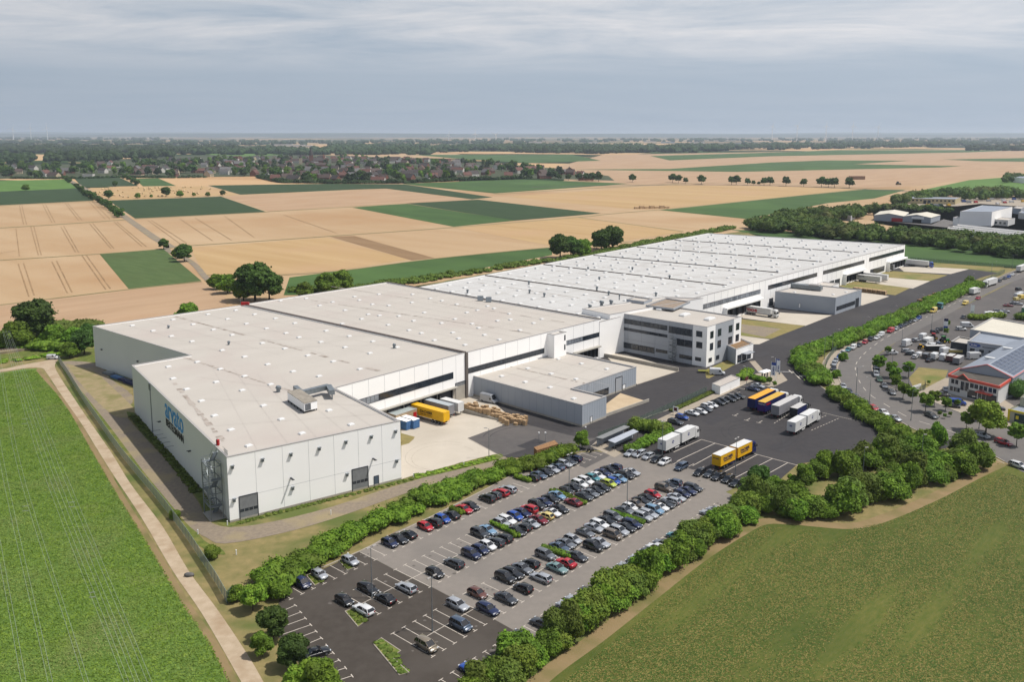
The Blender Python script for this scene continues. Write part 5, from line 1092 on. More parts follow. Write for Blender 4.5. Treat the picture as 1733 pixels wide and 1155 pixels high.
for (a, b) in (((1310,717),(1334,702)),((1352,723),(1400,703)),((1373,729),(1421,708))):   # dashed truck bays
    p = Vector(P2(*a)); q = Vector(P2(*b)); n_ = int((q-p).length/1.6)
    for k in range(n_): stripe(mb, p.lerp(q, k/n_), p.lerp(q, (k+.6)/n_), .18, .026)
stripe(mb, P2(1392,699), P2(1455,714), .15, .026)
for u, v in ((1150,707),(1161,701),(1172,695),(1183,689),(1194,684),(1205,678),(1213,674),(1221,669),(1229,665),(1237,661),(1245,656),(1253,652)):
    p = Vector(P2(u, v)); stripe(mb, p, p+BD*3.2, .13, .026); stripe(mb, p+BD*3.2-LE*.5, p+BD*3.2+LE*.5, .14, .028)
for u, v in ((1243,704),(1263,712),(1284,716)):
    p = Vector(P2(u, v)); stripe(mb, p-LN_*.8, p+LN_*.8, .2, .026); stripe(mb, p, p+LE*2.5, .2, .028)
tag(mb.build('bay_markings', line_mark), kind='structure')
mb = MB()   # gate markings and barriers' stop lines
for a, b, w in (((1335,627),(1341,632),.5),((1341,629),(1355,642.5),.5),((1348,630),(1360,642),.25),((1369,638),(1376,646),.4),((1325,630),(1338,630),.25),((1351,629.5),(1380,629.5),.25),((1351,637),(1380,638),.2)): stripe(mb, P2(*a), P2(*b), w, .026)
tag(mb.build('gate_markings', line_mark), kind='structure')
mb = MB()   # centre line of the public road
ctr = smooth_line([P2(*p) for p in [(1733,460),(1660,493),(1600,521),(1560,541),(1510,566),(1485,581),(1466,596),(1455,607),(1448,619),(1449,633),(1458,652),(1472,668),(1490,680),(1515,695),(1545,710),(1590,724),(1640,741),(1700,760)]], 12)
acc = 0
for i in range(len(ctr)-1):
    l = (ctr[i+1]-ctr[i]).length
    if (acc % 9.0) < 4.0: stripe(mb, ctr[i], ctr[i+1], .22, .034)
    acc += l
tag(mb.build('centre_line', line_mark), kind='structure')
mb = MB(); 
for a, b in (((1557,732),(1640,757)),((1640,757),(1700,785))): stripe(mb, P2(*a), P2(*b), .16, .034)
tag(mb.build('edge_line', line_mark), kind='structure')
mb = MB()   # slabs of the concrete yards: joints, and tyre marks
for k in range(14):
    a = Vector(P2(700,800))+LE*(k*5.2-4)+LN_*0
    stripe(mb, a, a+LN_*46, .05, .016)
cj = mat('slab_joint', S(182,170,154,.85), None); o = mb.build('slab_joints', cj); bpy.data.objects.remove(o)
mb = MB()
for cx_, cy_, r, a0_, a1_ in ((752,774,8.5,30,290),(748,772,9.6,60,250),(745,765,16,120,230),(760,760,14,100,200)):
    c0 = Vector(P2(cx_, cy_)); pp = [c0+Vector((math.cos(R(t)),math.sin(R(t))*1.15))*r for t in range(a0_, a1_, 6)]
    for i in range(len(pp)-1): stripe(mb, pp[i], pp[i+1], .14, .018+.0002*i)
tag(mb.build('tyre_marks', mat('tyre_mark', S(168,160,148,.85), S(200,190,175,.85), .8)), kind='structure')
mb = MB()
for cx_, cy_, r, a0_, a1_ in ((1300,735,11,20,200),(1190,700,14,200,330),(1420,760,9,60,240),(1330,660,16,150,260),(1250,640,13,20,150),(1230,725,18,250,350),(900,745,12,30,170),(1170,665,15,10,120)):
    for dr in (0, 1.9):
        c0 = Vector(P2(cx_, cy_)); pp = [c0+Vector((math.cos(R(t)),math.sin(R(t))))*(r+dr) for t in range(a0_, a1_, 6)]
        for i in range(len(pp)-1): stripe(mb, pp[i], pp[i+1], .24, .017+.0002*i)
tag(mb.build('tyre_marks', mat('dark_tyre_mark', S(50,48,50,.85), S(62,60,62,.85), .3)), kind='structure')
mb = MB(); rp_ = random.Random(31)
for cx_, cy_, L1, W1 in ((1210,712,9,3),(1330,752,12,4),(1420,700,7,4),(1160,655,14,2.4),(1290,600,9,3),(1380,560,12,3),(900,752,8,4),(1450,520,16,3)):
    mb.face([(p.x,p.y,.0155) for p in [Vector(P2(cx_,cy_))+LE*a+LN_*b for a, b in ((-L1/2,-W1/2),(L1/2,-W1/2),(L1/2,W1/2),(-L1/2,W1/2))]])
tag(mb.build('asphalt_repairs', mat('repair_asphalt', S(66,64,66,.85), S(60,58,60,.85), .6)), kind='structure')
mb = MB()
for k in range(260):
    s_, t_ = rp_.uniform(-2,95), rp_.choice((rp_.uniform(-20,-15.5),rp_.uniform(-9.5,0),rp_.uniform(7,16.5),rp_.uniform(23.5,27.5))); c0 = lot(s_, t_); r = rp_.uniform(.15,.5)
    mb.face([(c0.x+r*math.cos(a)*rp_.uniform(.7,1.2), c0.y+r*math.sin(a)*rp_.uniform(.7,1.2), .0205+k*1e-5) for a in [j*math.pi/4 for j in range(8)]])
tag(mb.build('oil_spots', mat('oil_spot', S(104,98,92,.8), S(120,114,108,.8), .8)), kind='structure')
# planted islands of the car park
isl = mat('island_grass', S(104,126,48,.8), S(146,142,76,.8), .9, 8)
for pxs in ([(584,1036),(605,1028),(622,1050),(606,1062)],[(632,1091),(645,1081),(678,1103),(663,1113),(692,1140),(676,1144)],[(514,970),(530,962),(548,984),(533,992)],[(573,950),(586,944),(599,962),(588,966)]):
    sheet('planted_island', pxs, .06, isl); mb = MB(); pp = [Vector(P2(*p)) for p in pxs]; band(mb, pp+[pp[0]], .16, 0, h=.12); tag(mb.build('kerb', kerbm), kind='structure'); hedge('island_plants', [sum((Vector(P2(*p)) for p in pxs[:2]), Vector((0,0)))/2, sum((Vector(P2(*p)) for p in pxs), Vector((0,0)))/len(pxs), sum((Vector(P2(*p)) for p in pxs[-2:]), Vector((0,0)))/2], 1.6, .35, 'weeds', leafD, .14, 160, seed=int(pxs[0][0]), kind='stuff', rag=.8, step=1)
# ================================================================ VEHICLES
paint = {}
def paintm(c):
    col = {'black': (26,27,30), 'darkgrey': (66,70,76), 'grey': (122,126,132), 'silver': (186,190,196), 'white': (232,233,234), 'red': (186,22,40), 'darkred': (126,20,36), 'navy': (26,38,78), 'blue': (28,78,170), 'lightblue': (120,156,186), 'bluegrey': (84,100,122),
           'brown': (104,62,50), 'bronze': (128,116,104), 'champagne': (150,138,120), 'teal': (70,140,150), 'lime': (190,206,70), 'cream': (228,208,130), 'yellow': (240,190,30), 'paleyellow': (236,206,96), 'green': (50,90,60), 'seagreen': (120,150,150)}[c]
    if c not in paint: paint[c] = mat('car_paint_'+c, S(*col, .85), None, rough=.28, spec=.5, metallic=.25 if c in ('silver','grey','darkgrey','bluegrey','bronze','champagne') else 0.0, coat=.6)
    return paint[c]
cglass = mat('car_glass', S(24,28,34,.8), None, rough=.06, spec=.8); tyre = mat('tyre', S(28,28,28,.8), None, rough=.8); rim = mat('wheel_rim', S(150,152,156,.8), None, rough=.3, metallic=.6)
lampw = mat('headlight_glass', S(225,230,235,.9), None, rough=.1, spec=.8); lampr = mat('tail_light_red', S(150,16,20,.9), None, rough=.2); plate = mat('number_plate', S(225,225,220,.9), None)
def loft(mb, st):
    """st: list of rings (same number of points)"""
    n = len(st[0]); i0 = len(mb.v)
    for r in st: mb.v += [tuple(p) for p in r]
    for i in range(len(st)-1):
        for k in range(n):
            j = (k+1) % n; mb.f.append((i0+i*n+k, i0+i*n+j, i0+(i+1)*n+j, i0+(i+1)*n+k)); mb.m.append(mb.cur)
    mb.f.append(tuple(i0+k for k in reversed(range(n)))); mb.m.append(mb.cur); mb.f.append(tuple(i0+(len(st)-1)*n+k for k in range(n))); mb.m.append(mb.cur)
SHAPES = {  # length, width, height, belt, bonnet height, x of: rear glass base, roof rear, roof front, windscreen base ; boot height
 'hatch': (4.0,1.74,1.48,.94,.86,-1.92,-1.55,.28,1.02,.96), 'small': (3.6,1.64,1.5,.94,.88,-1.72,-1.42,.30,1.0,.98), 'saloon': (4.65,1.8,1.45,.93,.84,-1.62,-.85,.25,1.0,.95),
 'estate': (4.7,1.82,1.48,.95,.86,-2.26,-1.92,.30,1.08,.98), 'suv': (4.5,1.86,1.68,1.06,1.0,-2.14,-1.85,.32,1.08,1.08), 'mpv': (4.4,1.82,1.66,1.02,.92,-2.12,-1.86,.62,1.4,1.04), 'coupe': (4.3,1.8,1.36,.88,.80,-1.8,-.55,.15,.92,.93), 'mini': (3.7,1.7,1.42,.95,.88,-1.72,-1.5,.42,.82,.98)}
CARP = {}
def car_proto(kind):
    Lc, W, Hc, belt, bon, xr, xrr, xrf, xw, boot = SHAPES[kind]; h = Lc/2; w = W/2; root = empty('parked_car'); mb = MB()
    def ring(x, wf, zt, zb=.22, sh=.16):
        ww = w*wf; return [(x,-ww*.9,zb),(x,-ww,zb+.18),(x,-ww*1.0,zt-sh-.1),(x,-ww*.95,zt-.05),(x,-ww*.82,zt),(x,0,zt+.025),(x,ww*.82,zt),(x,ww*.95,zt-.05),(x,ww*1.0,zt-sh-.1),(x,ww,zb+.18),(x,ww*.9,zb)]
    loft(mb, [ring(-h,.86,boot-.32,.36),ring(-h+.08,.93,boot-.08,.28),ring(-h+.3,.98,boot),ring(xr+.1,1,boot+.01),ring(0,1,belt),ring(xw,1,bon+.06),ring(xw+.3,.995,bon+.03),ring(h-.55,.97,bon-.03),ring(h-.22,.92,bon-.12),ring(h-.04,.84,bon-.26,.30),ring(h,.74,bon-.36,.36)])
    # roof skin and pillars belong to the body
    rw = w*.74; ry = w*.76
    mb.hexa([(xrr,-ry,Hc-.10),(xrf,-ry,Hc-.10),(xrf,ry,Hc-.10),(xrr,ry,Hc-.10)],[(xrr+.12,-ry*.88,Hc),(xrf-.12,-ry*.88,Hc),(xrf-.12,ry*.88,Hc),(xrr+.12,ry*.88,Hc)])
    for s in (-1,1):
        mb.bar((xw+.02,s*w*.86,bon+.05),(xrf,s*ry*.99,Hc-.07),.07); mb.bar((xr-.02,s*w*.88,boot),(xrr,s*ry*.99,Hc-.07),.12 if kind in ('hatch','small','mini','suv') else .09)
        xm = (xrf+xrr)/2+.1; mb.bar((xm,s*w*.93,belt),(xm-.02,s*ry*1.0,Hc-.07),.07)
        if kind in ('estate','mpv','suv'): mb.bar((xrr+.75,s*w*.93,belt),(xrr+.8,s*ry*1.0,Hc-.07),.07)
        mb.hexa([(xw-.35,s*w*1.0-.02,belt),(xw-.17,s*w*1.0-.02,belt),(xw-.17,s*w*1.0+s*.16+.02,belt),(xw-.35,s*w*1.0+s*.16+.02,belt)],[(xw-.35,s*w*1.0-.02,belt+.14),(xw-.17,s*w*1.0-.02,belt+.14),(xw-.17,s*w*1.0+s*.16+.02,belt+.14),(xw-.35,s*w*1.0+s*.16+.02,belt+.14)])
    mb.build('body', paintm('silver'), root, smooth=False); b = root.children[-1]
    b.material_slots[0].link = 'OBJECT'
    me = b.data; me.polygons.foreach_set('use_smooth', [i < 130 for i in range(len(me.polygons))])
    g = MB(); g.hexa([(xr,-w*.9,boot-.03),(xw,-w*.9,bon+.02),(xw,w*.9,bon+.02),(xr,w*.9,boot-.03)],[(xrr,-ry*.985,Hc-.08),(xrf,-ry*.985,Hc-.08),(xrf,ry*.985,Hc-.08),(xrr,ry*.985,Hc-.08)]); g.build('windows', cglass, root)
    wb = Lc*.3; rr = .33 if kind != 'suv' else .36
    for x in (wb+.02, -wb-.02):
        for s in (-1,1):
            q = MB(); q.tube((0,-.11,0),(0,.11,0),rr,rr,14); q.cur = 1; q.tube((0,-.115,0),(0,.115,0),rr*.62,rr*.62,10); q.cur = 0; q.build('wheel', [tyre, rim], root, loc=(x, s*(w-.09), rr))
    for s in (-1,1):
        q = MB(); q.box(h-.26,h-.06,-.17,.17,-.07,.07); q.build('headlight', lampw, root, loc=(-.02, s*w*.72, bon-.2))
        q = MB(); q.box(-.04,.06,-.14,.14,-.1,.1); q.build('tail_light', lampr, root, loc=(-h+.02, s*w*.72, boot-.2))
    q = MB(); q.box(-.01,.03,-.26,.26,-.06,.06); q.build('number_plate', plate, root, loc=(h-.02, 0, .48))
    return root
COUNT = {}; CARS = []
def cname(c): return {'darkgrey':'dark grey','darkred':'dark red','navy':'dark blue','lightblue':'light blue','bluegrey':'blue grey','paleyellow':'pale yellow','seagreen':'grey green'}.get(c, c)
KN = {'hatch':'hatchback','small':'small car','saloon':'saloon','estate':'estate car','suv':'off-roader','mpv':'people carrier','coupe':'coupe','mini':'two-tone mini car'}
def car(kind, col, pt, az, where, row=None, group=None):
    if kind not in CARP: CARP[kind] = o = car_proto(kind)
    else: o = copy_tree(CARP[kind])
    o.location = (pt[0], pt[1], .03); o.rotation_euler = (0, 0, az+R(rnd.uniform(-1.2,1.2)))
    for ch in o.children:
        if ch.name.startswith('body'): ch.material_slots[0].link = 'OBJECT'; ch.material_slots[0].material = paintm(col)
    o['category'] = 'car'; o['group'] = group or 'cars in the staff car park'; CARS.append([o, kind, col, where, pt]); return o
Z3 = lambda a, b: (640+a/5.773, 750+b/5.773)
Z4 = lambda a, b: (900+a/5.097, 730+b/5.097)
Z5 = lambda a, b: (480+a/4.529, 900+b/4.529)
Z6 = lambda a, b: (740+a/4.814, 880+b/4.814)
Z7 = lambda a, b: (1000+a/4.3325, 640+b/4.3325)
Z1 = lambda a, b: (1333+a/3.85, 430+b/3.85)
Z8 = lambda a, b: (1333+a/3.85, 650+b/3.85)
ROWS = [(25.6,'row by the shaggy hedge'),(14.4,'first line of the double rows'),(9.3,'second line of the double rows'),(-2.3,'third line of the double rows'),(-7.4,'fourth line of the double rows'),(-17.7,'row hidden by meadow shrubs')]
LOTC = [
(Z3, "100,965 navy hatch d;190,925 black saloon d;285,885 black coupe u;430,800 red hatch d;530,770 black suv u;625,735 blue hatch d;705,695 black saloon u;820,635 red saloon d;890,605 black saloon d;1045,530 black suv u;1130,505 darkgrey hatch u;1185,475 red estate u;1250,440 silver estate u;1470,325 black hatch u;1535,300 bluegrey saloon d"),
(Z4, "98,345 black saloon d;150,320 silver saloon d;203,300 bluegrey saloon u;250,268 silver estate d;308,255 darkgrey saloon d;362,230 navy hatch u"),
(Z3, "735,1165 darkgrey estate u;905,1080 navy suv d;1005,1040 navy hatch d;1075,1000 white hatch d;970,870 darkgrey suv d;1068,845 lightblue saloon d;1140,960 darkgrey estate u;1215,920 black estate u;1185,770 silver hatch d;1250,745 white estate d;1325,705 blue hatch d;1340,850 black saloon d;1415,820 black hatch u;1490,780 silver coupe d;1390,670 navy saloon d;1465,640 red suv u;1560,740 darkred saloon d;1615,700 cream hatch u;1695,672 white coupe d;1546,602 black suv d;1610,570 navy saloon d;1672,535 black saloon d"),
(Z4, "245,665 black coupe d;220,550 lightblue saloon d;350,605 darkred saloon u;285,505 black mini d;350,480 black saloon d;405,453 white suv d;468,430 white suv d;512,395 teal hatch d;560,380 white saloon d;615,355 navy saloon d;665,330 black saloon d;715,305 navy hatch u;440,555 darkgrey saloon d;500,530 grey saloon d;560,510 black saloon d;615,485 black estate d;655,445 lime hatch d;712,430 blue mini d;768,410 lightblue saloon d;812,375 black estate d;862,350 silver saloon d"),
(Z5, "480,530 black hatch d;640,430 black estate d;630,602 white estate u;790,512 black saloon u;965,437 silver estate u;1180,320 black hatch d;1110,875 champagne mpv d;1345,705 bluegrey mpv d"),
(Z6, "162,686 silver estate d;325,595 brown hatch d;430,730 navy estate d;555,632 darkgrey saloon d;525,455 black suv d;615,430 black estate d;692,390 grey saloon d;745,347 black hatch u;695,550 black hatch u;865,475 silver estate u;972,387 seagreen saloon d;1058,350 red saloon u;885,285 grey suv d;985,215 bluegrey saloon d;1048,190 grey saloon d;1100,155 silver hatch d;1145,295 darkgrey saloon d;1265,210 black suv d;1332,185 silver saloon d;1217,103 grey coupe d;1275,60 silver saloon d;1330,35 white estate d;1420,115 bronze mpv d;1482,90 silver suv d"),
(Z4, "650,770 black saloon d;700,735 grey suv d;810,825 black saloon d;870,795 navy estate d;790,675 grey saloon d;845,652 white small d;895,622 bronze saloon d;950,598 black saloon d;1002,572 black coupe d;1055,545 red hatch d;950,735 silver suv d;1015,712 silver estate d;1062,680 lightblue suv d;1108,650 white coupe d;1155,625 darkgrey saloon d;1200,595 silver estate u;1272,575 silver saloon d;1322,545 navy hatch d;1375,520 navy saloon d;1420,490 darkgrey estate d;1150,490 bronze suv d;1200,470 black saloon d;1255,445 bluegrey hatch u"),
(Z6, "845,835 darkgrey saloon u;1050,695 silver saloon u;1130,650 silver estate u;1235,580 black saloon u;1355,480 black suv u;1460,408 white saloon u;1545,375 silver saloon u;1605,338 darkgrey hatch u;700,945 black saloon u"),
(Z5, "1435,1050 blue saloon u"),
(Z4, "1020,990 white suv u;985,1025 darkgrey saloon u;885,1088 silver saloon u;1125,962 grey saloon u;1240,900 teal hatch u;1338,825 white saloon u;1522,702 silver saloon u;1567,675 silver hatch u"),
]
NPT = {}
for Z, txt in LOTC:
    for it in txt.split(';'):
        xy, c, k, d = it.split(); x, y = map(float, xy.split(',')); p = Vector(P2(*Z(x, y), .75))-LO; s, t = p.dot(LE), p.dot(LN_)
        ri = min(range(6), key=lambda i: abs(ROWS[i][0]-t)); pt = lot(s, ROWS[ri][0]) if abs(ROWS[ri][0]-t) < 2.6 else lot(s, t)
        car(k, c, pt, R(-42.4)+(math.pi if d == 'u' else 0), ('row', ri, s))
for Z, x, y, c, k, d in ((Z5,140,390,'navy','mpv',0),(Z5,300,338,'silver','mini',0),(Z5,515,222,'silver','hatch',0)):
    p = Vector(P2(*Z(x,y),.75))-LO; s = p.dot(LE); car(k, c, lot(s, 25.6), R(-42.4), ('row', 0, s))
car('saloon', 'black', P2(*Z5(250,925), .75), math.atan2(*(Vector(P2(564,1106))-Vector(P2(518,1122))).yx), ('txt', 'in the left column of bays behind the dark trees'))
# row facing the truck bays
AX = R(47)
for i, (Z, x, y, c, k, f) in enumerate(((Z4,855,185,'silver','saloon',1),(Z4,930,192,'silver','estate',1),(Z4,1005,215,'silver','hatch',1),(Z4,1078,240,'black','hatch',1),(Z4,1145,262,'white','hatch',1),(Z4,1290,305,'bluegrey','mpv',1),(Z4,1448,352,'black','hatch',1),(Z4,1540,362,'darkgrey','saloon',1),(Z4,1610,387,'black','estate',1),(Z4,1692,412,'black','hatch',1),(Z7,1068,765,'black','saloon',1),(Z7,1138,780,'darkgrey','hatch',1))):
    car(k, c, P2(*Z(x,y),.75), AX+math.pi, ('seq', 'row before the truck bays', i))
for i, (x, y, c, k) in enumerate(((620,320,'darkgrey','estate'),(668,284,'blue','hatch'),(742,254,'white','saloon'),(806,245,'white','hatch'),(835,226,'darkgrey','saloon'),(852,206,'white','hatch'),(887,197,'white','hatch'),(932,176,'black','saloon'),(967,165,'black','hatch'),(1010,153,'black','saloon'),(1045,140,'black','hatch'),(1077,130,'black','saloon'),(1185,77,'navy','saloon'),(1225,55,'silver','saloon'))):
    car(k, c, P2(*Z7(x,y),.75), R(-42.4) if i != 3 else R(-42), ('seq', 'row along the footpath', i), group='cars along the footpath')
# vehicles on the public road
def az_px(a, b): p = Vector(P2(*a)); q = Vector(P2(*b)); return math.atan2(q.y-p.y, q.x-p.x)
RD = R(44)
def road_az(u, v):
    p = Vector(P2(u, v)); i = min(range(len(ctr)-1), key=lambda k: (ctr[k]-p).length); d = ctr[i+1]-ctr[max(i-1,0)]; return math.atan2(d.y, d.x)
RC = [(1465,132,'white','saloon'),(1440,147,'blue','hatch'),(1415,157,'darkgrey','saloon'),(1381,174,'darkgrey','hatch'),(855,415,'blue','hatch'),(830,430,'silver','saloon'),(800,441,'darkgrey','hatch'),(770,455,'darkgrey','saloon'),(740,468,'navy','saloon'),(706,485,'silver','hatch'),
      (580,544,'white','saloon'),(540,555,'black','suv'),(503,574,'red','hatch'),(465,591,'darkgrey','saloon'),(393,623,'teal','hatch'),(358,643,'white','hatch'),(338,667,'blue','saloon'),(315,691,'silver','saloon'),(303,713,'silver','hatch'),(300,742,'black','saloon'),(306,780,'white','saloon'),
      (362,860,'silver','saloon'),(400,892,'navy','saloon'),(450,932,'darkgrey','hatch'),(510,967,'darkgrey','saloon'),(562,1003,'red','hatch'),(625,1030,'white','saloon'),(700,1068,'silver','saloon')]
for i, (x, y, c, k) in enumerate(RC):
    u, v = Z1(x, y); car(k, c, P2(u, v, .75), road_az(u, v)+(0 if i < 16 else 0), ('seq', 'line parked by the pavement fence', i), group='cars parked along the public road')
RR = [(580,736,'black','saloon'),(584,758,'bluegrey','saloon'),(577,783,'silver','suv'),(598,815,'green','saloon'),(630,856,'grey','saloon'),(680,900,'grey','hatch')]
for i, (x, y, c, k) in enumerate(RR):
    u, v = Z1(x, y); car(k, c, P2(u, v, .75), road_az(u, v), ('seq', 'short line inside the bend', i), group='cars parked at the inner side of the bend')
MISC = [(Z1,1240,287,'red','hatch',None,'driving behind the yellow van on the public road'),(Z1,1145,410,'black','hatch',None,'driving past the blue and white flags'),(Z1,935,1050,'darkgrey','estate',None,'at the kerb beside the showroom driveway'),(Z8,1265,332,'silver','saloon',None,'at the kerb below the big bright tree'),(Z8,1408,378,'red','estate',None,'at the kerb behind the silver saloon'),(Z8,1505,528,'white','estate',None,'on the near pavement at the right edge of the photo'),
  (Z1,960,505,'darkgrey','hatch',.3,'first of two dark cars below the flags'),(Z1,992,490,'darkgrey','saloon',.3,'second of two dark cars below the flags'),(Z1,1130,488,'white','suv',-.1,'in front of the white roofed workshop'),(Z1,1437,334,'darkred','saloon',-.1,'alone on the paved yard at the right edge'),(Z1,1505,228,'black','suv',.6,'at the far yard entrance by the road'),
  (Z1,842,560,'silver','estate',.5,'between white vans on the dealer yard'),(Z1,785,630,'silver','estate',-.1,'side-on at the front of the dealer yard'),(Z1,805,648,'darkgrey','estate',-.1,'behind the side-on silver estate of the dealer yard'),(Z1,830,668,'white','hatch',.9,'nose out in the front row of the dealer yard'),(Z1,930,690,'black','saloon',.6,'before the white van in the dealer yard'),(Z1,985,582,'bluegrey','hatch',.9,'beside the green tractor'),
  (Z1,1030,880,'silver','saloon',1.2,'behind the ball trees at the showroom corner'),(Z1,1010,915,'black','saloon',-.1,'behind the showroom ball trees'),(Z1,1075,985,'black','saloon',-.4,'in front of the blue van'),(Z1,1365,1000,'darkgrey','estate',-.35,'at the showroom door'),
  (Z1,1335,392,'grey','saloon',-.2,'among the vehicles of the green hut yard'),(Z1,1370,372,'grey','hatch',-.2,'behind the boat in the green hut yard'),(Z1,1400,385,'silver','hatch',-.2,'nearest the green hut'),(Z1,1415,372,'silver','saloon',-.2,'last of the yard line by the green hut'),(Z1,1480,318,'grey','saloon',-.2,'behind the dark red saloon'),(Z1,1500,322,'silver','estate',-.2,'beside the grey saloon at the right edge')]
for Z, x, y, c, k, a, w in MISC:
    u, v = Z(x, y); car(k, c, P2(u, v, .75), road_az(u, v) if a is None else a, ('txt', w), group='cars around the trade yards')
# labels: look first, then neighbours in the row
rows = {}
for q in CARS:
    if q[3][0] in ('row', 'seq'): rows.setdefault((q[3][0], q[3][1]), []).append(q)
for key, lst in rows.items():
    lst.sort(key=lambda q: q[3][2]); nm = ROWS[key[1]][1] if key[0] == 'row' else key[1]
    for i, q in enumerate(lst):
        me_ = '%s %s' % (cname(q[2]), KN[q[1]]); q.append(me_)
    for i, q in enumerate(lst):
        if key[0] == 'row': q[0]['label'] = '%s, %s from the near end, %s' % (q[-1], ordinal(i+1), nm)
        elif 'line' in nm: q[0]['label'] = '%s, %s from far, %s' % (q[-1], ordinal(i+1), nm)
        else: q[0]['label'] = '%s, %s from left, %s' % (q[-1], ordinal(i+1), nm)
for q in CARS:
    if q[3][0] == 'txt': q[0]['label'] = '%s %s %s' % (cname(q[2]), KN[q[1]], q[3][1])
# ---- vans
def van_proto(nm, L_=5.4, W=2.0, H=2.4, nose=1.1):
    root = empty(nm); w = W/2; h = L_/2; mb = MB()
    def ring(x, wf, zt, zb=.3): ww = w*wf; return [(x,-ww*.95,zb),(x,-ww,zb+.2),(x,-ww,zt-.35),(x,-ww*.86,zt-.05),(x,0,zt),(x,ww*.86,zt-.05),(x,ww,zt-.35),(x,ww,zb+.2),(x,ww*.95,zb)]
    loft(mb, [ring(-h,.97,H-.04),ring(-h+.1,1,H),ring(h-nose-.75,1,H),ring(h-nose-.45,.98,H-.12),ring(h-nose+.25,.96,1.28),ring(h-.25,.92,1.05),ring(h,.84,.85,.38)])
    mb.build('body', whitep, root); root.children[-1].material_slots[0].link = 'OBJECT'
    g = MB(); x0 = h-nose-.42; x1 = h-nose+.22; g.hexa([(x0,-w*.82,1.32),(x1+.04,-w*.82,1.32),(x1+.04,w*.82,1.32),(x0,w*.82,1.32)],[(x0,-w*.74,H-.2),(x0+.06,-w*.74,H-.2),(x0+.06,w*.74,H-.2),(x0,w*.74,H-.2)]); g.build('windscreen', cglass, root)
    for s in (-1,1): g = MB(); g.box(x0-.75,x0-.02,-.012,.012,1.25,1.8); g.build('side_window', cglass, root, loc=(0,s*(w+.005),0))
    for x in (h-.95,-h+.95):
        for s in (-1,1): q = MB(); q.tube((0,-.11,0),(0,.11,0),.34,.34,14); q.cur = 1; q.tube((0,-.115,0),(0,.115,0),.2,.2,10); q.build('wheel', [tyre, rim], root, loc=(x,s*(w-.09),.34))
    for s in (-1,1): q = MB(); q.box(-.12,.04,-.13,.13,-.1,.1); q.build('headlight', lampw, root, loc=(h-.05,s*w*.72,.85)); q = MB(); q.box(-.04,.04,-.08,.08,-.2,.2); q.build('tail_light', lampr, root, loc=(-h-.01,s*w*.88,1.1))
    return root
VP = {}
def van(kind, col, pt, az, label, m_=None):
    if kind not in VP: VP[kind] = o = van_proto('delivery_van', *dict(van=(5.4,2.0,2.45,1.1), big=(6.2,2.05,2.8,1.2), small=(4.3,1.75,1.85,1.0), bus=(5.0,1.95,2.0,1.1))[kind])
    else: o = copy_tree(VP[kind])
    o.location = (pt[0], pt[1], .03); o.rotation_euler = (0,0,az)
    for ch in o.children:
        if ch.name.startswith('body'): ch.material_slots[0].link = 'OBJECT'; ch.material_slots[0].material = m_ or paintm(col)
    tag(o, label, 'van'); return o
van('van', 'white', P2(1214,630,1), R(-8), 'white van with a small trailer driving past the office corner')
van('small', 'white', P2(90,604.5,.9), R(-4), 'white van parked at the end of the dirt path')
van('big', 'silver', P2(828,672,1.8), R(-38), 'silver van behind the stacked pallets by the grey annex')
for x, y, c, k, a, l in ((670,495,'red','bus',None,'red van parked on the roadside by the fence'),(608,521,'white','small',None,'white van parked behind the red van on the roadside'),(427,603,'white','small',None,'white van parked at the start of the bend'),(950,367,'paleyellow','van',None,'pale yellow van parked on the roadside behind the teal truck cab'),(1157,317,'paleyellow','bus',None,'pale yellow minibus driving on the public road'),
   (583,704,'red','small',None,'red van under the light street tree at the bend'),(778,582,'white','big',.75,'tall white van at the left front of the dealer yard'),(885,537,'white','van',.75,'white van behind the silver estate in the dealer yard'),(862,651,'white','small',.75,'white van beside the white hatchback of the dealer yard'),(905,660,'darkgrey','bus',.85,'dark van in the front row of the dealer yard'),(960,665,'white','van',.85,'white van right of the dark van'),(1014,672,'white','van',.9,'white van nearest the grey trailers'),(682,637,'white','small',.1,'white van behind the round street trees'),(1030,630,'white','van',.5,'white van behind the pale yellow flatbed'),(1170,463,'white','van',-.05,'white van in front of the workshop hedge'),(955,592,'white','small',.2,'low white van before the box truck'),
   (1225,667,'white','big',.15,'long white van between the grey hall and the red trimmed roof'),(1108,962,'blue','bus',-.35,'bright blue van at the showroom front'),(1504,272,'white','van',.5,'white van, first in the far right yard row'),(1520,262,'white','van',.5,'white van, second in the far right yard row'),(1530,280,'paleyellow','van',.5,'cream van in the far right yard row'),(1495,290,'cream','small',.5,'small cream van in the far right yard row')):
    u, v = Z1(x, y); van(k, c, P2(u, v, 1.1), road_az(u, v) if a is None else a, l)
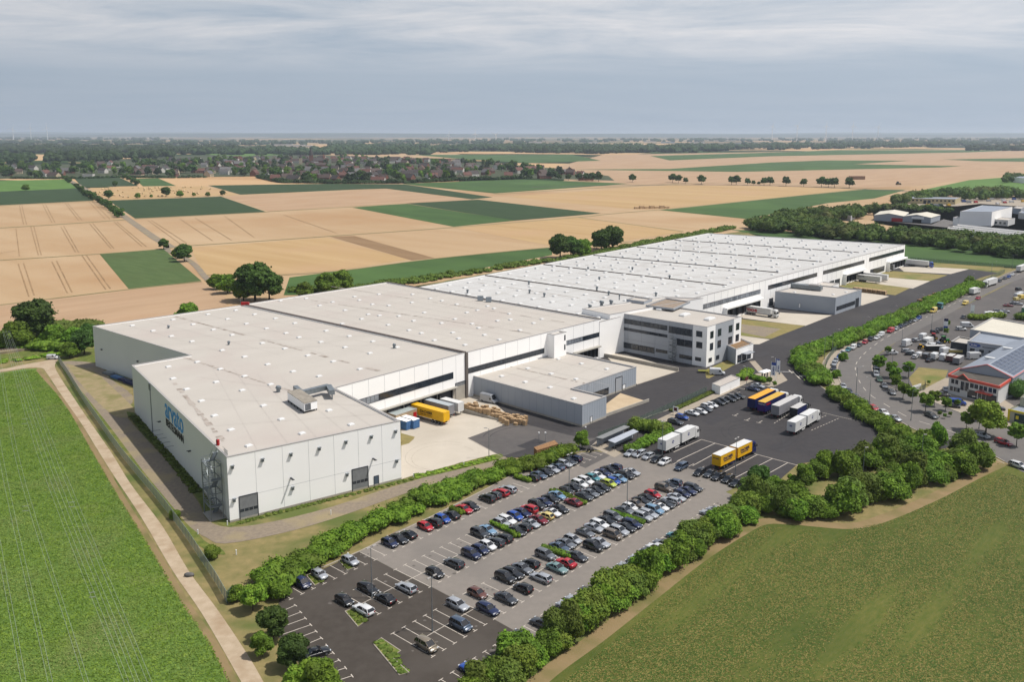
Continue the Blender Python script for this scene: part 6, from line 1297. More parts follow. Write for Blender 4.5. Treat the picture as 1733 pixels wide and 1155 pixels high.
# ---- trucks
def add_wheels(root, xs, w, r=.5, wd=.3):
    for x in xs:
        for s in (-1,1): q = MB(); q.tube((0,-wd/2,0),(0,wd/2,0),r,r,16); q.cur = 1; q.tube((0,-wd/2-.01,0),(0,wd/2+.01,0),r*.5,r*.5,10); q.build('wheel', [tyre, rim], root, loc=(x,s*(w/2-wd/2),r))
def box_body(root, x0, x1, W, z0, z1, side, top, end=None, nm='box_body'):
    mb = MB(); w = W/2; mb.cur = 0; e = .06
    P_ = [(x0,-w),(x1,-w),(x1,w),(x0,w)]
    for i in range(4):
        a, b = P_[i], P_[(i+1)%4]; mb.cur = 2 if i in (1,3) else 0; mb.face([(*a,z0),(*b,z0),(*b,z1),(*a,z1)])
    mb.cur = 1; mb.face([(*p,z1) for p in P_]); mb.cur = 0; mb.face([(*p,z0) for p in reversed(P_)])
    o = mb.build(nm, [side, top, end or side], root)
    f = MB(); 
    for s in (-1,1):
        for z in (z0, z1-.12): f.box(x0-.02,x1+.02,s*w-.03 if s > 0 else -w-.03,s*w+.03 if s > 0 else -w+.03,z,z+.12)
        for x in (x0, x1-.1): f.box(x,x+.1,s*w-.03,s*w+.03,z0,z1)
    f.build('body_frame', end or side, root, ); return o
def cab(root, x, col, W=2.45, H=3.5, L_=2.1, z0=.55):
    mb = MB(); w = W/2
    def ring(xx, zt, zb, k=1): ww = w*k; return [(xx,-ww*.97,zb),(xx,-ww,zb+.3),(xx,-ww,zt-.3),(xx,-ww*.88,zt),(xx,ww*.88,zt),(xx,ww,zt-.3),(xx,ww,zb+.3),(xx,ww*.97,zb)]
    loft(mb, [ring(x,H,z0),ring(x+L_*.55,H+.02,z0),ring(x+L_*.8,H-.25,z0-.1),ring(x+L_*.97,2.0,z0-.15,.98),ring(x+L_,1.2,z0-.15,.95)])
    c_ = mb.build('cab', col, root); g = MB(); g.hexa([(x+L_*.90,-w*.88,2.0),(x+L_*1.0,-w*.88,1.95),(x+L_*1.0,w*.88,1.95),(x+L_*.90,w*.88,2.0)],[(x+L_*.80,-w*.84,2.95),(x+L_*.86,-w*.84,2.95),(x+L_*.86,w*.84,2.95),(x+L_*.80,w*.84,2.95)]); g.build('windscreen', cglass, c_)
    for s in (-1,1): g = MB(); g.box(x+L_*.4,x+L_*.8,-.012,.012,1.95,2.75); g.build('side_window', cglass, c_, loc=(0,s*(w+.004),0))
    for s in (-1,1): g = MB(); g.box(x+L_*1.0,x+L_*1.06,s*(w+.1)-.1,s*(w+.1)+.1,1.9,2.6); g.build('mirror', black, c_)
    for s in (-1,1): g = MB(); g.box(x+L_-.06,x+L_+.03,s*w*.75-.18,s*w*.75+.18,.75,.98); g.build('headlight', lampw, c_)
def chassis(root, x0, x1, W=2.3, z=.95): mb = MB(); mb.box(x0,x1,-.45,.45,z-.25,z+.1); mb.build('chassis', black, root)
def under_lights(root, x, w): 
    for s in (-1,1): q = MB(); q.box(x-.05,x+.02,s*w*.38-.2,s*w*.38+.2,.75,.9); q.build('tail_light', lampr, root)
def side_text(root, txt, x, z, size, m_, side=-1, w=1.25, bold=.02, length=None):
    # reads correctly from that side
    if side < 0: t_ = text('lettering', txt, size, m_, (x, -w-.035, z), (1,0,0), (0,0,1), root, .01, bold)
    else: t_ = text('lettering', txt, size, m_, (x, w+.035, z), (-1,0,0), (0,0,1), root, .01, bold)
    return t_
yel = mat('truck_yellow', S(245,190,20,.9), S(236,180,16,.9), 1.5, rough=.4); yroof = mat('orange_tarpaulin', S(246,178,60,.9), S(236,166,50,.9), 1.0, rough=.7); yroof2 = mat('ochre_tarpaulin', S(222,180,76,.9), S(210,168,66,.9), 1.0, rough=.7)
wht = mat('truck_white', S(232,232,230,.88), S(222,222,220,.88), .8, rough=.4); tgrey = mat('truck_grey', S(150,150,154,.88), S(140,140,146,.88), .8, rough=.5); navyt = mat('truck_navy', S(24,34,90,.88), None, rough=.4); purp = mat('truck_purple', S(60,28,110,.88), None, rough=.4); grt = mat('grey_tarpaulin', S(206,204,202,.88), S(196,194,192,.88), .8, rough=.7)
roos_red = mat('red_lettering', S(196,20,40,.9), None, rough=.5); blue_l = mat('navy_lettering', S(30,50,130,.9), None, rough=.5)
def roundel(root, x, z, side, r=.42, w=1.25, s_=None):
    s_ = side; mb = MB(); pts_ = [(x+r*1.15*math.cos(t), s_*(w+.04), z+r*math.sin(t)) for t in np.linspace(0, 2*math.pi, 18, endpoint=False)]; mb.face(pts_ if side < 0 else pts_[::-1])
    mb.build('emblem', blue_l, root); 
    side_text(root, 'ids', x-r*.62 if side < 0 else x+r*.62, z-r*.35, r*1.15, white_sign, side, w+.02, .02)
def road_train(pt, az, label, side, top, cabcol, kind):
    """rigid truck with a box and a drawbar trailer with a second box; front towards +x"""
    root = empty('road_train', (*pt, .03), az); tag(root, label, 'truck')
    box_body(root, -9.2, -1.9, 2.5, 1.15, 3.95, side, top); box_body(root, -.9, 6.3, 2.5, 1.15, 3.95, side, top, nm='front_box_body')
    chassis(root, -9.1, -1.9); chassis(root, -.8, 8.6); mb = MB(); mb.bar((-1.9,0,.8),(-.8,0,.8),.15); mb.build('drawbar', black, root)
    cab(root, 6.5, cabcol, 2.45, 3.6); add_wheels(root, (-7.2,-5.9), 2.4); add_wheels(root, (1.1,2.4,7.5), 2.4); under_lights(root, -9.2, 2.5)
    for s in (-1,1):
        mb = MB(); mb.box(-6.4+2,-2.3,s*1.2-.02,s*1.2+.02,.5,.85); mb.build('side_guard', cabcol, root)
    for s in (-1,1):
        if kind == 'ids':
            for x in (-5.6, 2.6): roundel(root, x, 2.75, s)
        else:
            for x in (-7.9, .4): side_text(root, 'DACHSER', x if s < 0 else x+4.6, 2.5, 1.0, navyt, s, 1.25, .03); side_text(root, 'INTELLIGENT LOGISTICS', x+.3 if s < 0 else x+4.2, 2.05, .33, navyt, s, 1.25)
    # marks on the tail
    if kind == 'ids': text('lettering', 'ids', .7, blue_l, (-9.25, .45, 2.6), (0,-1,0), (0,0,1), root, .01, .02)
    else: text('lettering', 'DACHSER', .38, navyt, (-9.25, .95, 2.9), (0,-1,0), (0,0,1), root, .01, .01)
    return root
TA = az_px((1128,762),(1180,736))
road_train((P2(1150,754)), TA, 'white road train with round blue emblems beside the bicycle shelters', wht, wht, wht, 'ids')
road_train((P2(1361,724)), TA, 'white road train with round blue emblems in the dashed truck bay', wht, wht, wht, 'ids')
road_train((P2(1244,786-6)), az_px((1215,790),(1268,764)), 'yellow road train with white roofs parked in the truck lanes', yel, wht, navyt, 'dachser')
def semi(pt, az, label, side, top, end=None, cabcol=None, L_=13.6, cat='truck', nm='articulated_lorry', txts=(), legs=True, H=4.0, wheels=True):
    root = empty(nm, (*pt, .03), az); tag(root, label, cat)
    box_body(root, -L_/2, L_/2, 2.52, 1.15, H, side, top, end); chassis(root, -L_/2+.1, L_/2-.2)
    if wheels: add_wheels(root, (-L_/2+2.0,-L_/2+3.3,-L_/2+4.6), 2.45)
    under_lights(root, -L_/2, 2.5)
    if cabcol: chassis(root, L_/2-3, L_/2+3.2); cab(root, L_/2+.9, cabcol, 2.45, 3.75); add_wheels(root, (L_/2-.9, L_/2+2.2), 2.4)
    elif legs: mb = MB(); [mb.bar((L_/2-2.6,s*.8,0),(L_/2-2.6,s*.8,1),.14) for s in (-1,1)]; mb.build('landing_leg', steel, root)
    for tx, x, z, sz_, mm, sd in txts: side_text(root, tx, x, z, sz_, mm, sd, 1.26, sz_*.03)
    return root
TB = az_px((1266,707),(1330,675))
semi(P2(1288,688), TB, 'lorry with an orange roof and dark blue sides, first in the truck yard row', navyt, yroof, navyt, wht)
l2 = semi(P2(1305,694), TB, 'lorry with an ochre roof and blue and purple body, second in the truck yard row', navyt, yroof2, purp, wht, txts=(('TRANS', -6.2, 2.9, .9, roos_red, -1),))
semi(P2(1328,700), TB, 'lorry with a grey tarpaulin body, third in the truck yard row', tgrey, grt, tgrey, wht)
for rt_, tx in ((l2, 'TRANSPORT'),): text('lettering', tx, .42, white_sign, (-6.86, 1.05, 3.2), (0,-1,0), (0,0,1), rt_, .01, .01)
r_ = empty('box_truck', (*P2(1352,704), .03), TB); tag(r_, 'dark box truck partly hidden behind the grey lorry', 'truck'); box_body(r_, -4, 2.6, 2.4, 1.05, 3.3, navyt, grt, darkm); chassis(r_, -4, 5); cab(r_, 2.9, paintm('darkgrey'), 2.3, 2.8); add_wheels(r_, (-2.4,3.9), 2.3)
# trailers at the docks of the front hall
DN = math.atan2(wJ.n.y, wJ.n.x)
def dock_px(a, b): return az_px(a, b)
yt = semi(P2(728,712), DN+math.pi, 'yellow trailer with dark lettering backed against the front dock', yel, yel, yel, nm='trailer', cat='trailer', txts=(('DACHSER', 2.9, 2.35, 1.15, black_sign, 1),('INTELLIGENT LOGISTICS', 2.7, 1.75, .42, black_sign, 1)))
semi(P2(742,702), DN+math.pi, 'grey roofed trailer between the yellow trailer and the white swap body', tgrey, mat('pale_grey_tarpaulin', S(178,186,190,.88), None), nm='trailer', cat='trailer', L_=11)
def swap(pt, az, label, side, L_=7.6):
    root = empty('swap_body', (*pt, .03), az); tag(root, label, 'container'); box_body(root, -L_/2, L_/2, 2.5, 1.2, 3.95, side, side)
    mb = MB(); [mb.bar((x,s*1.1,0),(x,s*1.1,1.2),.13) for x in (-2.6,2.6) for s in (-1,1)]; mb.build('support_leg', steel, root); return root
swap(P2(765,699), DN, 'white swap body on legs at the dock beside the pallet stacks', wht)
# long hall docks
DM = math.atan2(wS.n.y, wS.n.x)
rs = semi(P2(1283,534), DM, 'white lorry with big red lettering at the dock behind the office', wht, wht, wht, wht, txts=(('roos', -6.3, 1.75, 2.5, roos_red, -1),))
for v_ in rs.children:
    if v_.name.startswith('lettering'):
        for p_ in v_.data.vertices: p_.co.x *= 1.35
semi(P2(1470,478), DM, 'long white trailer at the dock of the long hall, nearer of two', wht, wht, wht, nm='trailer', cat='trailer', txts=(('LOGISTIK', -6, 2.9, .9, navyt, -1),))
semi(P2(1482,475), DM, 'long white trailer at the dock of the long hall, farther of two', wht, wht, wht, nm='trailer', cat='trailer')
semi(P2(1552,451), DM, 'white lorry with a blue cab at the last dock of the long hall', wht, wht, wht, paintm('blue'))
semi(P2(1500,458), DM, 'grey trailer with red corners standing at the far dock', tgrey, tgrey, tgrey, nm='trailer', cat='trailer', L_=9)
# trucks on the public road
semi(P2(*Z1(1322,208)), R(44)+math.pi, 'white articulated lorry parked on the public road near the end of the hedge', wht, wht, wht, wht)
r_ = empty('box_truck', (*P2(*Z1(1220,262)), .03), R(44)+math.pi); tag(r_, 'white box truck with its tail to the camera in front of the white lorry', 'truck'); box_body(r_, -1.5, 5.5, 2.4, 1.05, 3.5, wht, wht, wht); chassis(r_, -4, 5.4); cab(r_, -3.9, wht, 2.3, 2.9); add_wheels(r_, (-3,3.8), 2.3)
r_ = empty('box_truck', (*P2(*Z1(990,360)), .03), R(44)+math.pi); tag(r_, 'teal truck cab standing behind the pale yellow van', 'truck'); chassis(r_, -2, 3); cab(r_, -1, paintm('teal'), 2.4, 3.2, 2.2); add_wheels(r_, (-1,1.2), 2.3)
semi(P2(*Z1(1525,115)), R(44), 'white lorry at the right edge of the photo on the public road', wht, wht, wht, wht)
r_ = empty('box_truck', (*P2(*Z1(905,600)), .03), R(44)+math.pi); tag(r_, 'white box truck in the middle of the dealer yard', 'truck'); box_body(r_, -3.6, 1.4, 2.3, 1.0, 3.2, wht, wht, wht); chassis(r_, -3.6, 3.4); cab(r_, 1.5, wht, 2.1, 2.5, 1.9); add_wheels(r_, (-2.2,2.4), 2.1)
# ================================================================ SHEDS, SHELTERS, STREET FURNITURE
def at2(u, v): return Vector(P2(u, v))
def lamp(u, v, label, h=9.2, arm=2.0, az=0.0, two=False, group='street lamps', sign=False):
    root = empty('street_lamp', (*P2(u, v), 0), az); tag(root, label, 'street lamp', group)
    mb = MB(); mb.tube((0,0,0),(0,0,h*.45),.10,.085,8); mb.tube((0,0,h*.45),(0,0,h),.075,.055,8); mb.tube((0,0,0),(0,0,.5),.16,.16,8); mb.build('pole', steel, root)
    for s in ((1,-1) if two else (1,)):
        mb = MB(); mb.tube((0,0,h-.05),(s*arm,0,h+.25),.04,.04,6); mb.build('arm', steel, root)
        mb = MB(); mb.hexa([(s*arm-.3,-.16,h+.16),(s*arm+.5,-.14,h+.2),(s*arm+.5,.14,h+.2),(s*arm-.3,.16,h+.16)],[(s*arm-.3,-.12,h+.32),(s*arm+.5,-.1,h+.32),(s*arm+.5,.1,h+.32),(s*arm-.3,.12,h+.32)]); mb.build('lamp_head', copingm, root)
    if sign:
        mb = MB(); mb.box(-.06,.06,-1.1,1.1,h-4.4,h-3.2); mb.build('sign_panel', mat('dark_red_panel', S(90,20,30,.9), None), root)
    return root
RL = 'street lamps on the fence side of the public road'
for i, (x, y) in enumerate(((1463,100),(1326,150),(1177,238),(990,322),(845,392),(668,472),(484,552),(290,642),(238,688))):
    u, v = Z1(x, y); lamp(u, v, 'street lamp by the long hedge, %s from the far end of the road' % ordinal(i+1), az=R(-35), group=RL)
for i, (x, y, a, l) in enumerate(((935,515,150,'curved street lamp beside the dark cars of the dealer forecourt'),(740,640,150,'street lamp rising from the tall white van'),(675,812,140,'street lamp among the round street trees'),(783,915,140,'street lamp between the last ball tree and the banner'),(445,920,20,'street lamp at the hedge gap by the silver saloon'),(530,1010,100,'street lamp standing inside the hedge of the truck yard'),(803,1087,30,'street lamp at the end of the truck yard hedge'),(1246,1142,160,'street lamp before the big bright tree'))):
    u, v = Z1(x, y); lamp(u, v, l, az=R(a), group='street lamps on the bend')
for u, v, l in ((629.7,1013.7,'twin headed lamp nearest the shaggy hedge in the dark asphalt bays'),(731.7,1070,'twin headed lamp among the empty bays of the dark asphalt'),(963,838,'twin headed lamp in the hedge of the upper double row'),(1061,868,'twin headed lamp in the hedge of the lower double row'),(1120.5,775,'twin headed lamp beside the white road train'),(1244,808,'twin headed lamp by the black cars before the yellow road train')):
    lamp(u, v, l, h=9.8, arm=.7, az=R(50), two=True, group='car park lamps')
lamp(827.5,776,'lamp at the edge of the concrete dock yard', h=8, arm=.8, az=R(180), group='yard lamps'); lamp(1263,662,'lamp with a dark red sign panel by the footpath', h=8, arm=1, az=R(140), group='yard lamps', sign=True)
lamp(1460,812,'thicket lamp on the left', h=8, arm=.4, group='yard lamps'); lamp(1559,788,'thicket lamp on the right', h=8, arm=.4, group='yard lamps'); lamp(1304,644,'slim lamp pole beside the flags', h=8, arm=.2, group='yard lamps')
# fences
fmesh = bpy.data.materials.new('wire_mesh'); fmesh.use_nodes = True; t = fmesh.node_tree; t.nodes.clear()
_b = N(t, 'ShaderNodeBsdfPrincipled'); _b.inputs['Base Color'].default_value = (*S(150,166,156,.85),1); _t = N(t, 'ShaderNodeBsdfTransparent'); _m = N(t, 'ShaderNodeMixShader', i_Fac=.72); _o = N(t, 'ShaderNodeOutputMaterial')
t.links.new(_t.outputs[0], _m.inputs[1]); t.links.new(_b.outputs[0], _m.inputs[2]); t.links.new(_m.outputs[0], _o.inputs[0])
fgreen = mat('fence_green', S(70,104,92,.8), None, rough=.5)
fmesh2 = fmesh.copy(); fmesh2.name = 'green_wire_mesh'; fmesh2.node_tree.nodes['Principled BSDF'].inputs['Base Color'].default_value = (*S(86,112,98,.85),1); fmesh2.node_tree.nodes['Mix Shader'].inputs['Fac'].default_value = .5
def fence(line, h, label, mm=fmesh, pm=steel, step=2.5, maxp=100):
    line = [Vector((p[0], p[1])) for p in line]; o = line[0]; root = empty('fence', (o.x,o.y,0)); tag(root, label, 'fence'); mb = MB()
    for i in range(len(line)-1):
        a = line[i]-o; b = line[i+1]-o; mb.face([(*a,.03),(*b,.03),(*b,h),(*a,h)])
        n_ = (b-a).orthogonal().normalized()*.03; mb.hexa([(*(a-n_),h),(*(b-n_),h),(*(b+n_),h),(*(a+n_),h)],[(*(a-n_),h+.06),(*(b-n_),h+.06),(*(b+n_),h+.06),(*(a+n_),h+.06)])
    mb.build('mesh_panel', mm, root); ps = []; acc = 0
    tot = sum((line[i+1]-line[i]).length for i in range(len(line)-1)); step = max(step, tot/(maxp-2))
    for i in range(len(line)-1):
        l = (line[i+1]-line[i]).length
        while acc < l: ps.append(line[i].lerp(line[i+1], acc/l)-o); acc += step
        acc -= l
    q = MB(); q.box(-.04,.04,-.04,.04,0,h+.08); base = q.build('post', pm, root)
    for i, p in enumerate(ps):
        ob = base if i == 0 else base.copy()
        if i: C.objects.link(ob)
        ob.location = (p.x,p.y,0)
    return root
fence(smooth_line([P2(*p) for p in ((99,612),(104,620),(116,638),(140,678),(170,722),(205,772),(240,815),(280,864),(318,916),(342,953),(366,990),(384.7,1023))], 2), 2.4, 'pale wire fence with dark posts running along the dirt path')
fence([P2(384.7,1023), P2(391,1016), P2(408,1010)], 2.4, 'short green fence end turning to the bushes at the car park corner', fmesh2, fgreen)
fence(smooth_line([P2(*p) for p in ((1700,462),(1650,486),(1600,508),(1545,533),(1500,552),(1455,571),(1430,583),(1412,597),(1402,610),(1396,628),(1398,648))], 2), 2.2, 'green mesh fence along the pavement of the public road', fmesh2, fgreen, 2.6)
fence([P2(*p) for p in ((1012,744),(1060,726),(1100,708),(1150,685),(1196,664))], 1.8, 'low wire fence between the service road and the footpath', fmesh2, steel, 3)
fence([P2(*p) for p in ((1540,441),(1600,446),(1680,452),(1733,456))], 2.2, 'thin wire fence at the far end of the site before the green field', fmesh2, steel, 4)
fence([P2(*p) for p in ((1541,668),(1553,664),(1566,660),(1565,652))], 1.8, 'fence panels at the corner lawn with a white banner', fmesh2, mat('brown_post', S(120,96,84,.8), None), 2)
fence([P2(*p) for p in ((1386,634),(1390,640),(1396,650))], 3, 'green sliding gate posts at the yard entrance', fmesh2, fgreen, 1.5)
mb = MB(); a = at2(1542,664); b = at2(1560,658); mb.obox((a+b)/2, b-a, 5.5, .06, .7, 1.9); tag(mb.build('banner', whitep), 'white banner hung on the fence at the corner lawn', 'banner')
# bicycle shelters
def shelter(px4, z, label, cover):
    pts = [P2(*p, z) for p in px4]; o = pts[0]; root = empty('bicycle_shelter', (*o,0)); tag(root, label, 'bicycle shelter'); lp = [(p[0]-o[0],p[1]-o[1]) for p in pts]
    mb = MB(); q = ccw(lp); mb.prism(q, z-.08, z+.06, True); mb.build('roof', cover, root)
    for p in inset(q, .25): m2 = MB(); m2.bar((*p,0),(*p,z-.08),.1); m2.build('post', steel, root)
    i_ = inset(q, .2); m2 = MB(); a, b = max(((i_[k], i_[(k+1)%4]) for k in range(4)), key=lambda s: (Vector(s[0])-Vector(s[1])).length-(.5*(s[0][1]+s[1][1])*.0)); 
    m2.hexa([(*a,.2),(*b,.2),(b[0]+.04,b[1]+.04,.2),(a[0]+.04,a[1]+.04,.2)],[(*a,z-.1),(*b,z-.1),(b[0]+.04,b[1]+.04,z-.1),(a[0]+.04,a[1]+.04,z-.1)]); m2.build('side_panel', MATS['grey_cladding'], root)
    return root
shelter([(1008,741.4),(1019.6,743.3),(1066,723),(1056,720.6)], 2.4, 'open bicycle shelter with a dull grey roof, next to the service road', mat('dull_sheet', S(150,152,152,.8), S(138,140,140,.8), .8))
shelter([(1028.7,746),(1040.4,750.5),(1080.6,731),(1072,727)], 2.4, 'bicycle shelter with a bright pale roof, nearer the car park', mat('pale_sheet', S(190,196,206,.85), S(180,186,196,.85), .8))
def bike(u, v, az, label):
    root = empty('motorcycle', (*P2(u,v),.02), az); tag(root, label, 'motorcycle')
    for x in (-.7,.7): q = MB(); q.tube((0,-.06,0),(0,.06,0),.31,.31,14); q.build('wheel', tyre, root, loc=(x,0,.31))
    q = MB(); q.hexa([(-.55,-.14,.35),(.4,-.16,.35),(.4,.16,.35),(-.55,.14,.35)],[(-.5,-.12,.75),(.35,-.14,.9),(.35,.14,.9),(-.5,.12,.75)]); q.build('body', paintm('black'), root)
    q = MB(); q.bar((.7,0,.31),(.42,0,1.05),.08); q.bar((.42,-.35,1.08),(.42,.35,1.08),.05); q.build('handlebar', steel, root); q = MB(); q.hexa([(-.8,-.13,.72),(-.05,-.14,.74),(-.05,.14,.74),(-.8,.13,.72)],[(-.85,-.1,.9),(-.1,-.1,.82),(-.1,.1,.82),(-.85,.1,.9)]); q.build('saddle', black, root); return root
bike(996,764.5,R(60),'left of two dark motorcycles parked by the path'); bike(1001.5,766,R(55),'right of two dark motorcycles parked by the path')
# wooden crate
def crate(c4, z0, z1, label, name='wooden_crate', m_=None, ribs=14, cat='crate'):
    pts = ccw([P2(*p) for p in c4]); o = pts[0]; root = empty(name, (*o,z0)); tag(root, label, cat); lp = [(p[0]-o[0],p[1]-o[1]) for p in pts]; m_ = m_ or wood
    mb = MB(); mb.prism(lp, 0, z1-z0, True); mb.build('side_board', m_, root)
    mb = MB()
    for k in range(4):
        a = Vector(lp[k]); b = Vector(lp[(k+1)%4]); e = (b-a).normalized(); n = Vector((e.y,-e.x)); cnt = max(2, int((b-a).length/.55))
        for i in range(cnt+1): p = a.lerp(b, i/cnt)+n*.03; mb.obox(p, e, .09, .07, .02, z1-z0-.02)
    mb.build('batten', m_, root); mb = MB(); mb.prism(inset(lp, -.08), z1-z0, z1-z0+.08, True); mb.build('lid', m_, root); return root
crate([(904,774),(909,779),(944,768),(938,762)], 0, 2.6, 'big slatted wooden crate beside the hedge at the asphalt yard')
# containers and the dock hut
def container(c, e, L_, label, m_, top, h=2.6):
    root = empty('container', (c.x,c.y,0), math.atan2(e.y,e.x)); tag(root, label, 'container'); mb = MB(); mb.box(-L_/2,L_/2,-1.22,1.22,.12,h); mb.build('body', m_, root)
    mb = MB(); mb.box(-L_/2-.03,L_/2+.03,-1.25,1.25,h,h+.08); mb.build('roof', top, root); mb = MB()
    for s in (-1,1):
        n_ = int(L_/.35)
        for i in range(n_): x = -L_/2+L_*(i+.5)/n_; mb.box(x-.08,x+.08,s*1.22-.04,s*1.22+.04,.2,h-.1)
    for i in range(4): mb.box(L_/2,L_/2+.06,-1.0+i*.62,-.95+i*.62,.3,h-.2)
    mb.build('corrugation', m_, root); return root
cw_ = mat('container_side', S(196,198,196,.85), S(184,186,184,.85), 1); eA = Vector(wJ.n)
c = at2(693,722); container(c, eA, 6, 'white topped container with blue doors beside the dock hut', bluep, whitep)
c = at2(681,724); container(c, eA, 6, 'second blue container, half hidden by the front hall corner', bluep, whitep)
_s0 = wJ.sz(652,640)[0]; _s1 = wJ.sz(688,640)[0]; hutp = [wJ.pt(_s0,0,.2)[:2], wJ.pt(_s0,0,4.2)[:2], wJ.pt(_s1,0,4.2)[:2], wJ.pt(_s1,0,.2)[:2]]
hu, _ = hall('dock_hut', hutp, 3.4, mat('beige_plaster', S(190,170,140,.85), S(178,158,128,.85), .8), mat('grey_green_sheet', S(170,180,178,.85), None), 'low dock hut with red doors under a grey green roof beside the yellow trailer', 'hut', lip=.1, para=.05)
wh = Wall(hutp[1], hutp[2])
for k in (.05,.42,.82): mb = MB(); wh.box(mb, wh.len*k, wh.len*k+1.3, .1, 2.6, 0, .08); child(mb, 'red_door', redp, hu)
# loading ramp with stacked pallets
ra = [at2(780,688), at2(785,700), at2(880,722), at2(893,716), at2(800,684)]
mb = MB(); a = at2(783,699); b = at2(872,719); e = (b-a).normalized(); n = Vector((-e.y,e.x))
q = [a, b, b+n*5, a+n*5]; mb.hexa([(*p,0) for p in q], [(*q[0],1.25),(*q[1],.15),(*q[2],.15),(*q[3],1.25)]); tag(mb.build('ramp', concw), 'sloping concrete loading ramp carrying pallet stacks', 'ramp')
def pallet_stack(c, az, z, n, label, w=1.2, l=.9, m_=None):
    root = empty('pallet_stack', (c.x,c.y,z), az); tag(root, label, 'pallet stack', 'pallet stacks on the loading ramp')
    mb = MB()
    for i in range(n):
        zz = i*.15; 
        for k in range(5): x = -w/2+w*k/5; mb.box(x+.01,x+w/5-.05,-l/2,l/2,zz+.11,zz+.14)
        for k in (-1,0,1): mb.box(-w/2,w/2,k*(l/2-.05)-.05,k*(l/2-.05)+.05,zz,zz+.11)
    mb.build('pallets', m_ or pallet_m, root); return root
azr = math.atan2(e.y, e.x); k_ = 0; rr = random.Random(5)
for row, off in enumerate((.9, 2.3, 3.6)):
    for i in range(15):
        if rr.random() < (.05, .12, .35)[row]: continue
        s = (i+.5)/15*21.5+rr.uniform(-.1,.1); c = a+e*s+n*off; z = 1.25*(1-s/max((b-a).length,1))+.1 if s < (b-a).length else .05; z = max(z,.16)
        nn_ = rr.choice((6,8,10,11,12,9)); k_ += 1
        adj = {6:'low',8:'low',9:'middling',10:'tall',11:'tall',12:'very tall'}[nn_]
        pallet_stack(c, azr+rr.uniform(-.08,.08), z, nn_, '%s brown pallet stack, %s along the %s row of the ramp' % (adj, ordinal(i+1), ('front','middle','back')[row]), m_=pallet_m)
for i in range(9):
    c = at2(848+i*5, 714+(i%3)*3); pallet_stack(c, azr+rr.uniform(-.3,.3), .02, rr.choice((5,7,10,12)), 'pallet stack at the foot of the ramp, %s from the left' % ordinal(i+1))
for i, (u, v) in enumerate(((1448,493),(1456,494),(1464,495),(1472,496),(1480,497),(1488,498),(1496,499))):
    container_ = pallet_stack(at2(u, v), R(47), 0, 14, 'pallet stack behind the grey box annex, %s from the left' % ordinal(i+1), 2.6, 2.2)
for i, (u, v) in enumerate(((1558,513),(1566,509),(1575,506),(1583,502))): pallet_stack(at2(u, v), R(44), 0, 12, 'pile of pale timber behind the long hedge, %s from the left' % ordinal(i+1), 3.2, 2.4, wood)
# flags
def banner_flag(u, v, label, cols, w=1.3, z0=4.0, z1=8.2, txt=None, az=R(-30), tcol=None):
    root = empty('flag', (*P2(u,v),0), az); tag(root, label, 'flag', 'banner flags'); mb = MB(); mb.tube((0,0,0),(0,0,z1+.3),.07,.05,8); mb.build('pole', whitep, root)
    n = 8
    for j, (c0, c1, m_) in enumerate(cols):
        mb = MB()
        for i in range(n):
            for zA, zB in ((z0+(z1-z0)*c0, z0+(z1-z0)*c1),):
                x0 = .06+w*i/n; x1 = .06+w*(i+1)/n; y0 = .10*math.sin(i*1.1); y1 = .10*math.sin((i+1)*1.1)
                mb.hexa([(x0,y0-.01,zA),(x1,y1-.01,zA),(x1,y1+.01,zA),(x0,y0+.01,zA)],[(x0,y0-.01,zB),(x1,y1-.01,zB),(x1,y1+.01,zB),(x0,y0+.01,zB)])
        mb.build('cloth', m_, root)
    if txt: text('lettering', txt, w*.8, tcol or blue_l, (w*.75,-.14,z0+.3), (0,0,1), (-1,0,0), root, .005, .02)
    return root
banner_flag(1304,652,'white banner flag with vertical blue lettering and a blue top', ((0,.78,whitep),(.78,1,paintm('blue'))), 1.4, 3.4, 7.9, 'arvato')
banner_flag(1313,650,'white tapering banner flag right of the blue topped one', ((0,1,whitep),), 1.1, 4.0, 8.2, 'arvato')
banner_flag(1311,646,'blue banner flag behind the white ones', ((0,1,paintm('blue')),), 1.2, 3.6, 8.0)
banner_flag(*Z1(1188,420),'white and dark blue banner flag by the workshop hedge', ((0,1,whitep),), 1.5, 2.5, 6.4, '||', tcol=navyt)
banner_flag(*Z1(1012,520),'blue and white banner flag above the two dark cars', ((0,.3,paintm('blue')),(.3,.75,whitep),(.75,1,navyt)), 1.6, 2.0, 6.6)
# gate shelter, booth, signs, barriers
root = empty('turnstile_shelter', (*P2(1294,640),0), R(40)); tag(root, 'small turnstile shelter with a domed pale roof left of the flags', 'turnstile shelter')
for x in (-1.5,0,1.5): mb = MB(); mb.tube((x,0,0),(x,0,2.3),.25,.25,8); mb.build('post', steel, root)
mb = MB(); mb.hexa([(-2.3,-1.2,2.3),(2.3,-1.2,2.3),(2.3,1.2,2.3),(-2.3,1.2,2.3)],[(-1.9,-.7,2.7),(1.9,-.7,2.7),(1.9,.7,2.7),(-1.9,.7,2.7)]); mb.build('roof', whitep, root)
def barrier(a, b, label):
    p = at2(*a); q = at2(*b); root = empty('barrier', (p.x,p.y,0), math.atan2((q-p).y,(q-p).x)); tag(root, label, 'barrier'); l = (q-p).length
    mb = MB(); mb.box(-.25,.25,-.2,.2,0,1.1); mb.build('post', redp if 0 else steel, root); mb = MB(); mb.box(0,l,-.05,.05,.95,1.07); mb.build('boom', whitep, root)
barrier((1319,634),(1340,634.5),'left boom barrier at the yard gate'); barrier((1379,634),(1352,634.5),'right boom barrier at the yard gate'); barrier((1379,642),(1352,641.5),'nearer boom barrier at the yard gate')
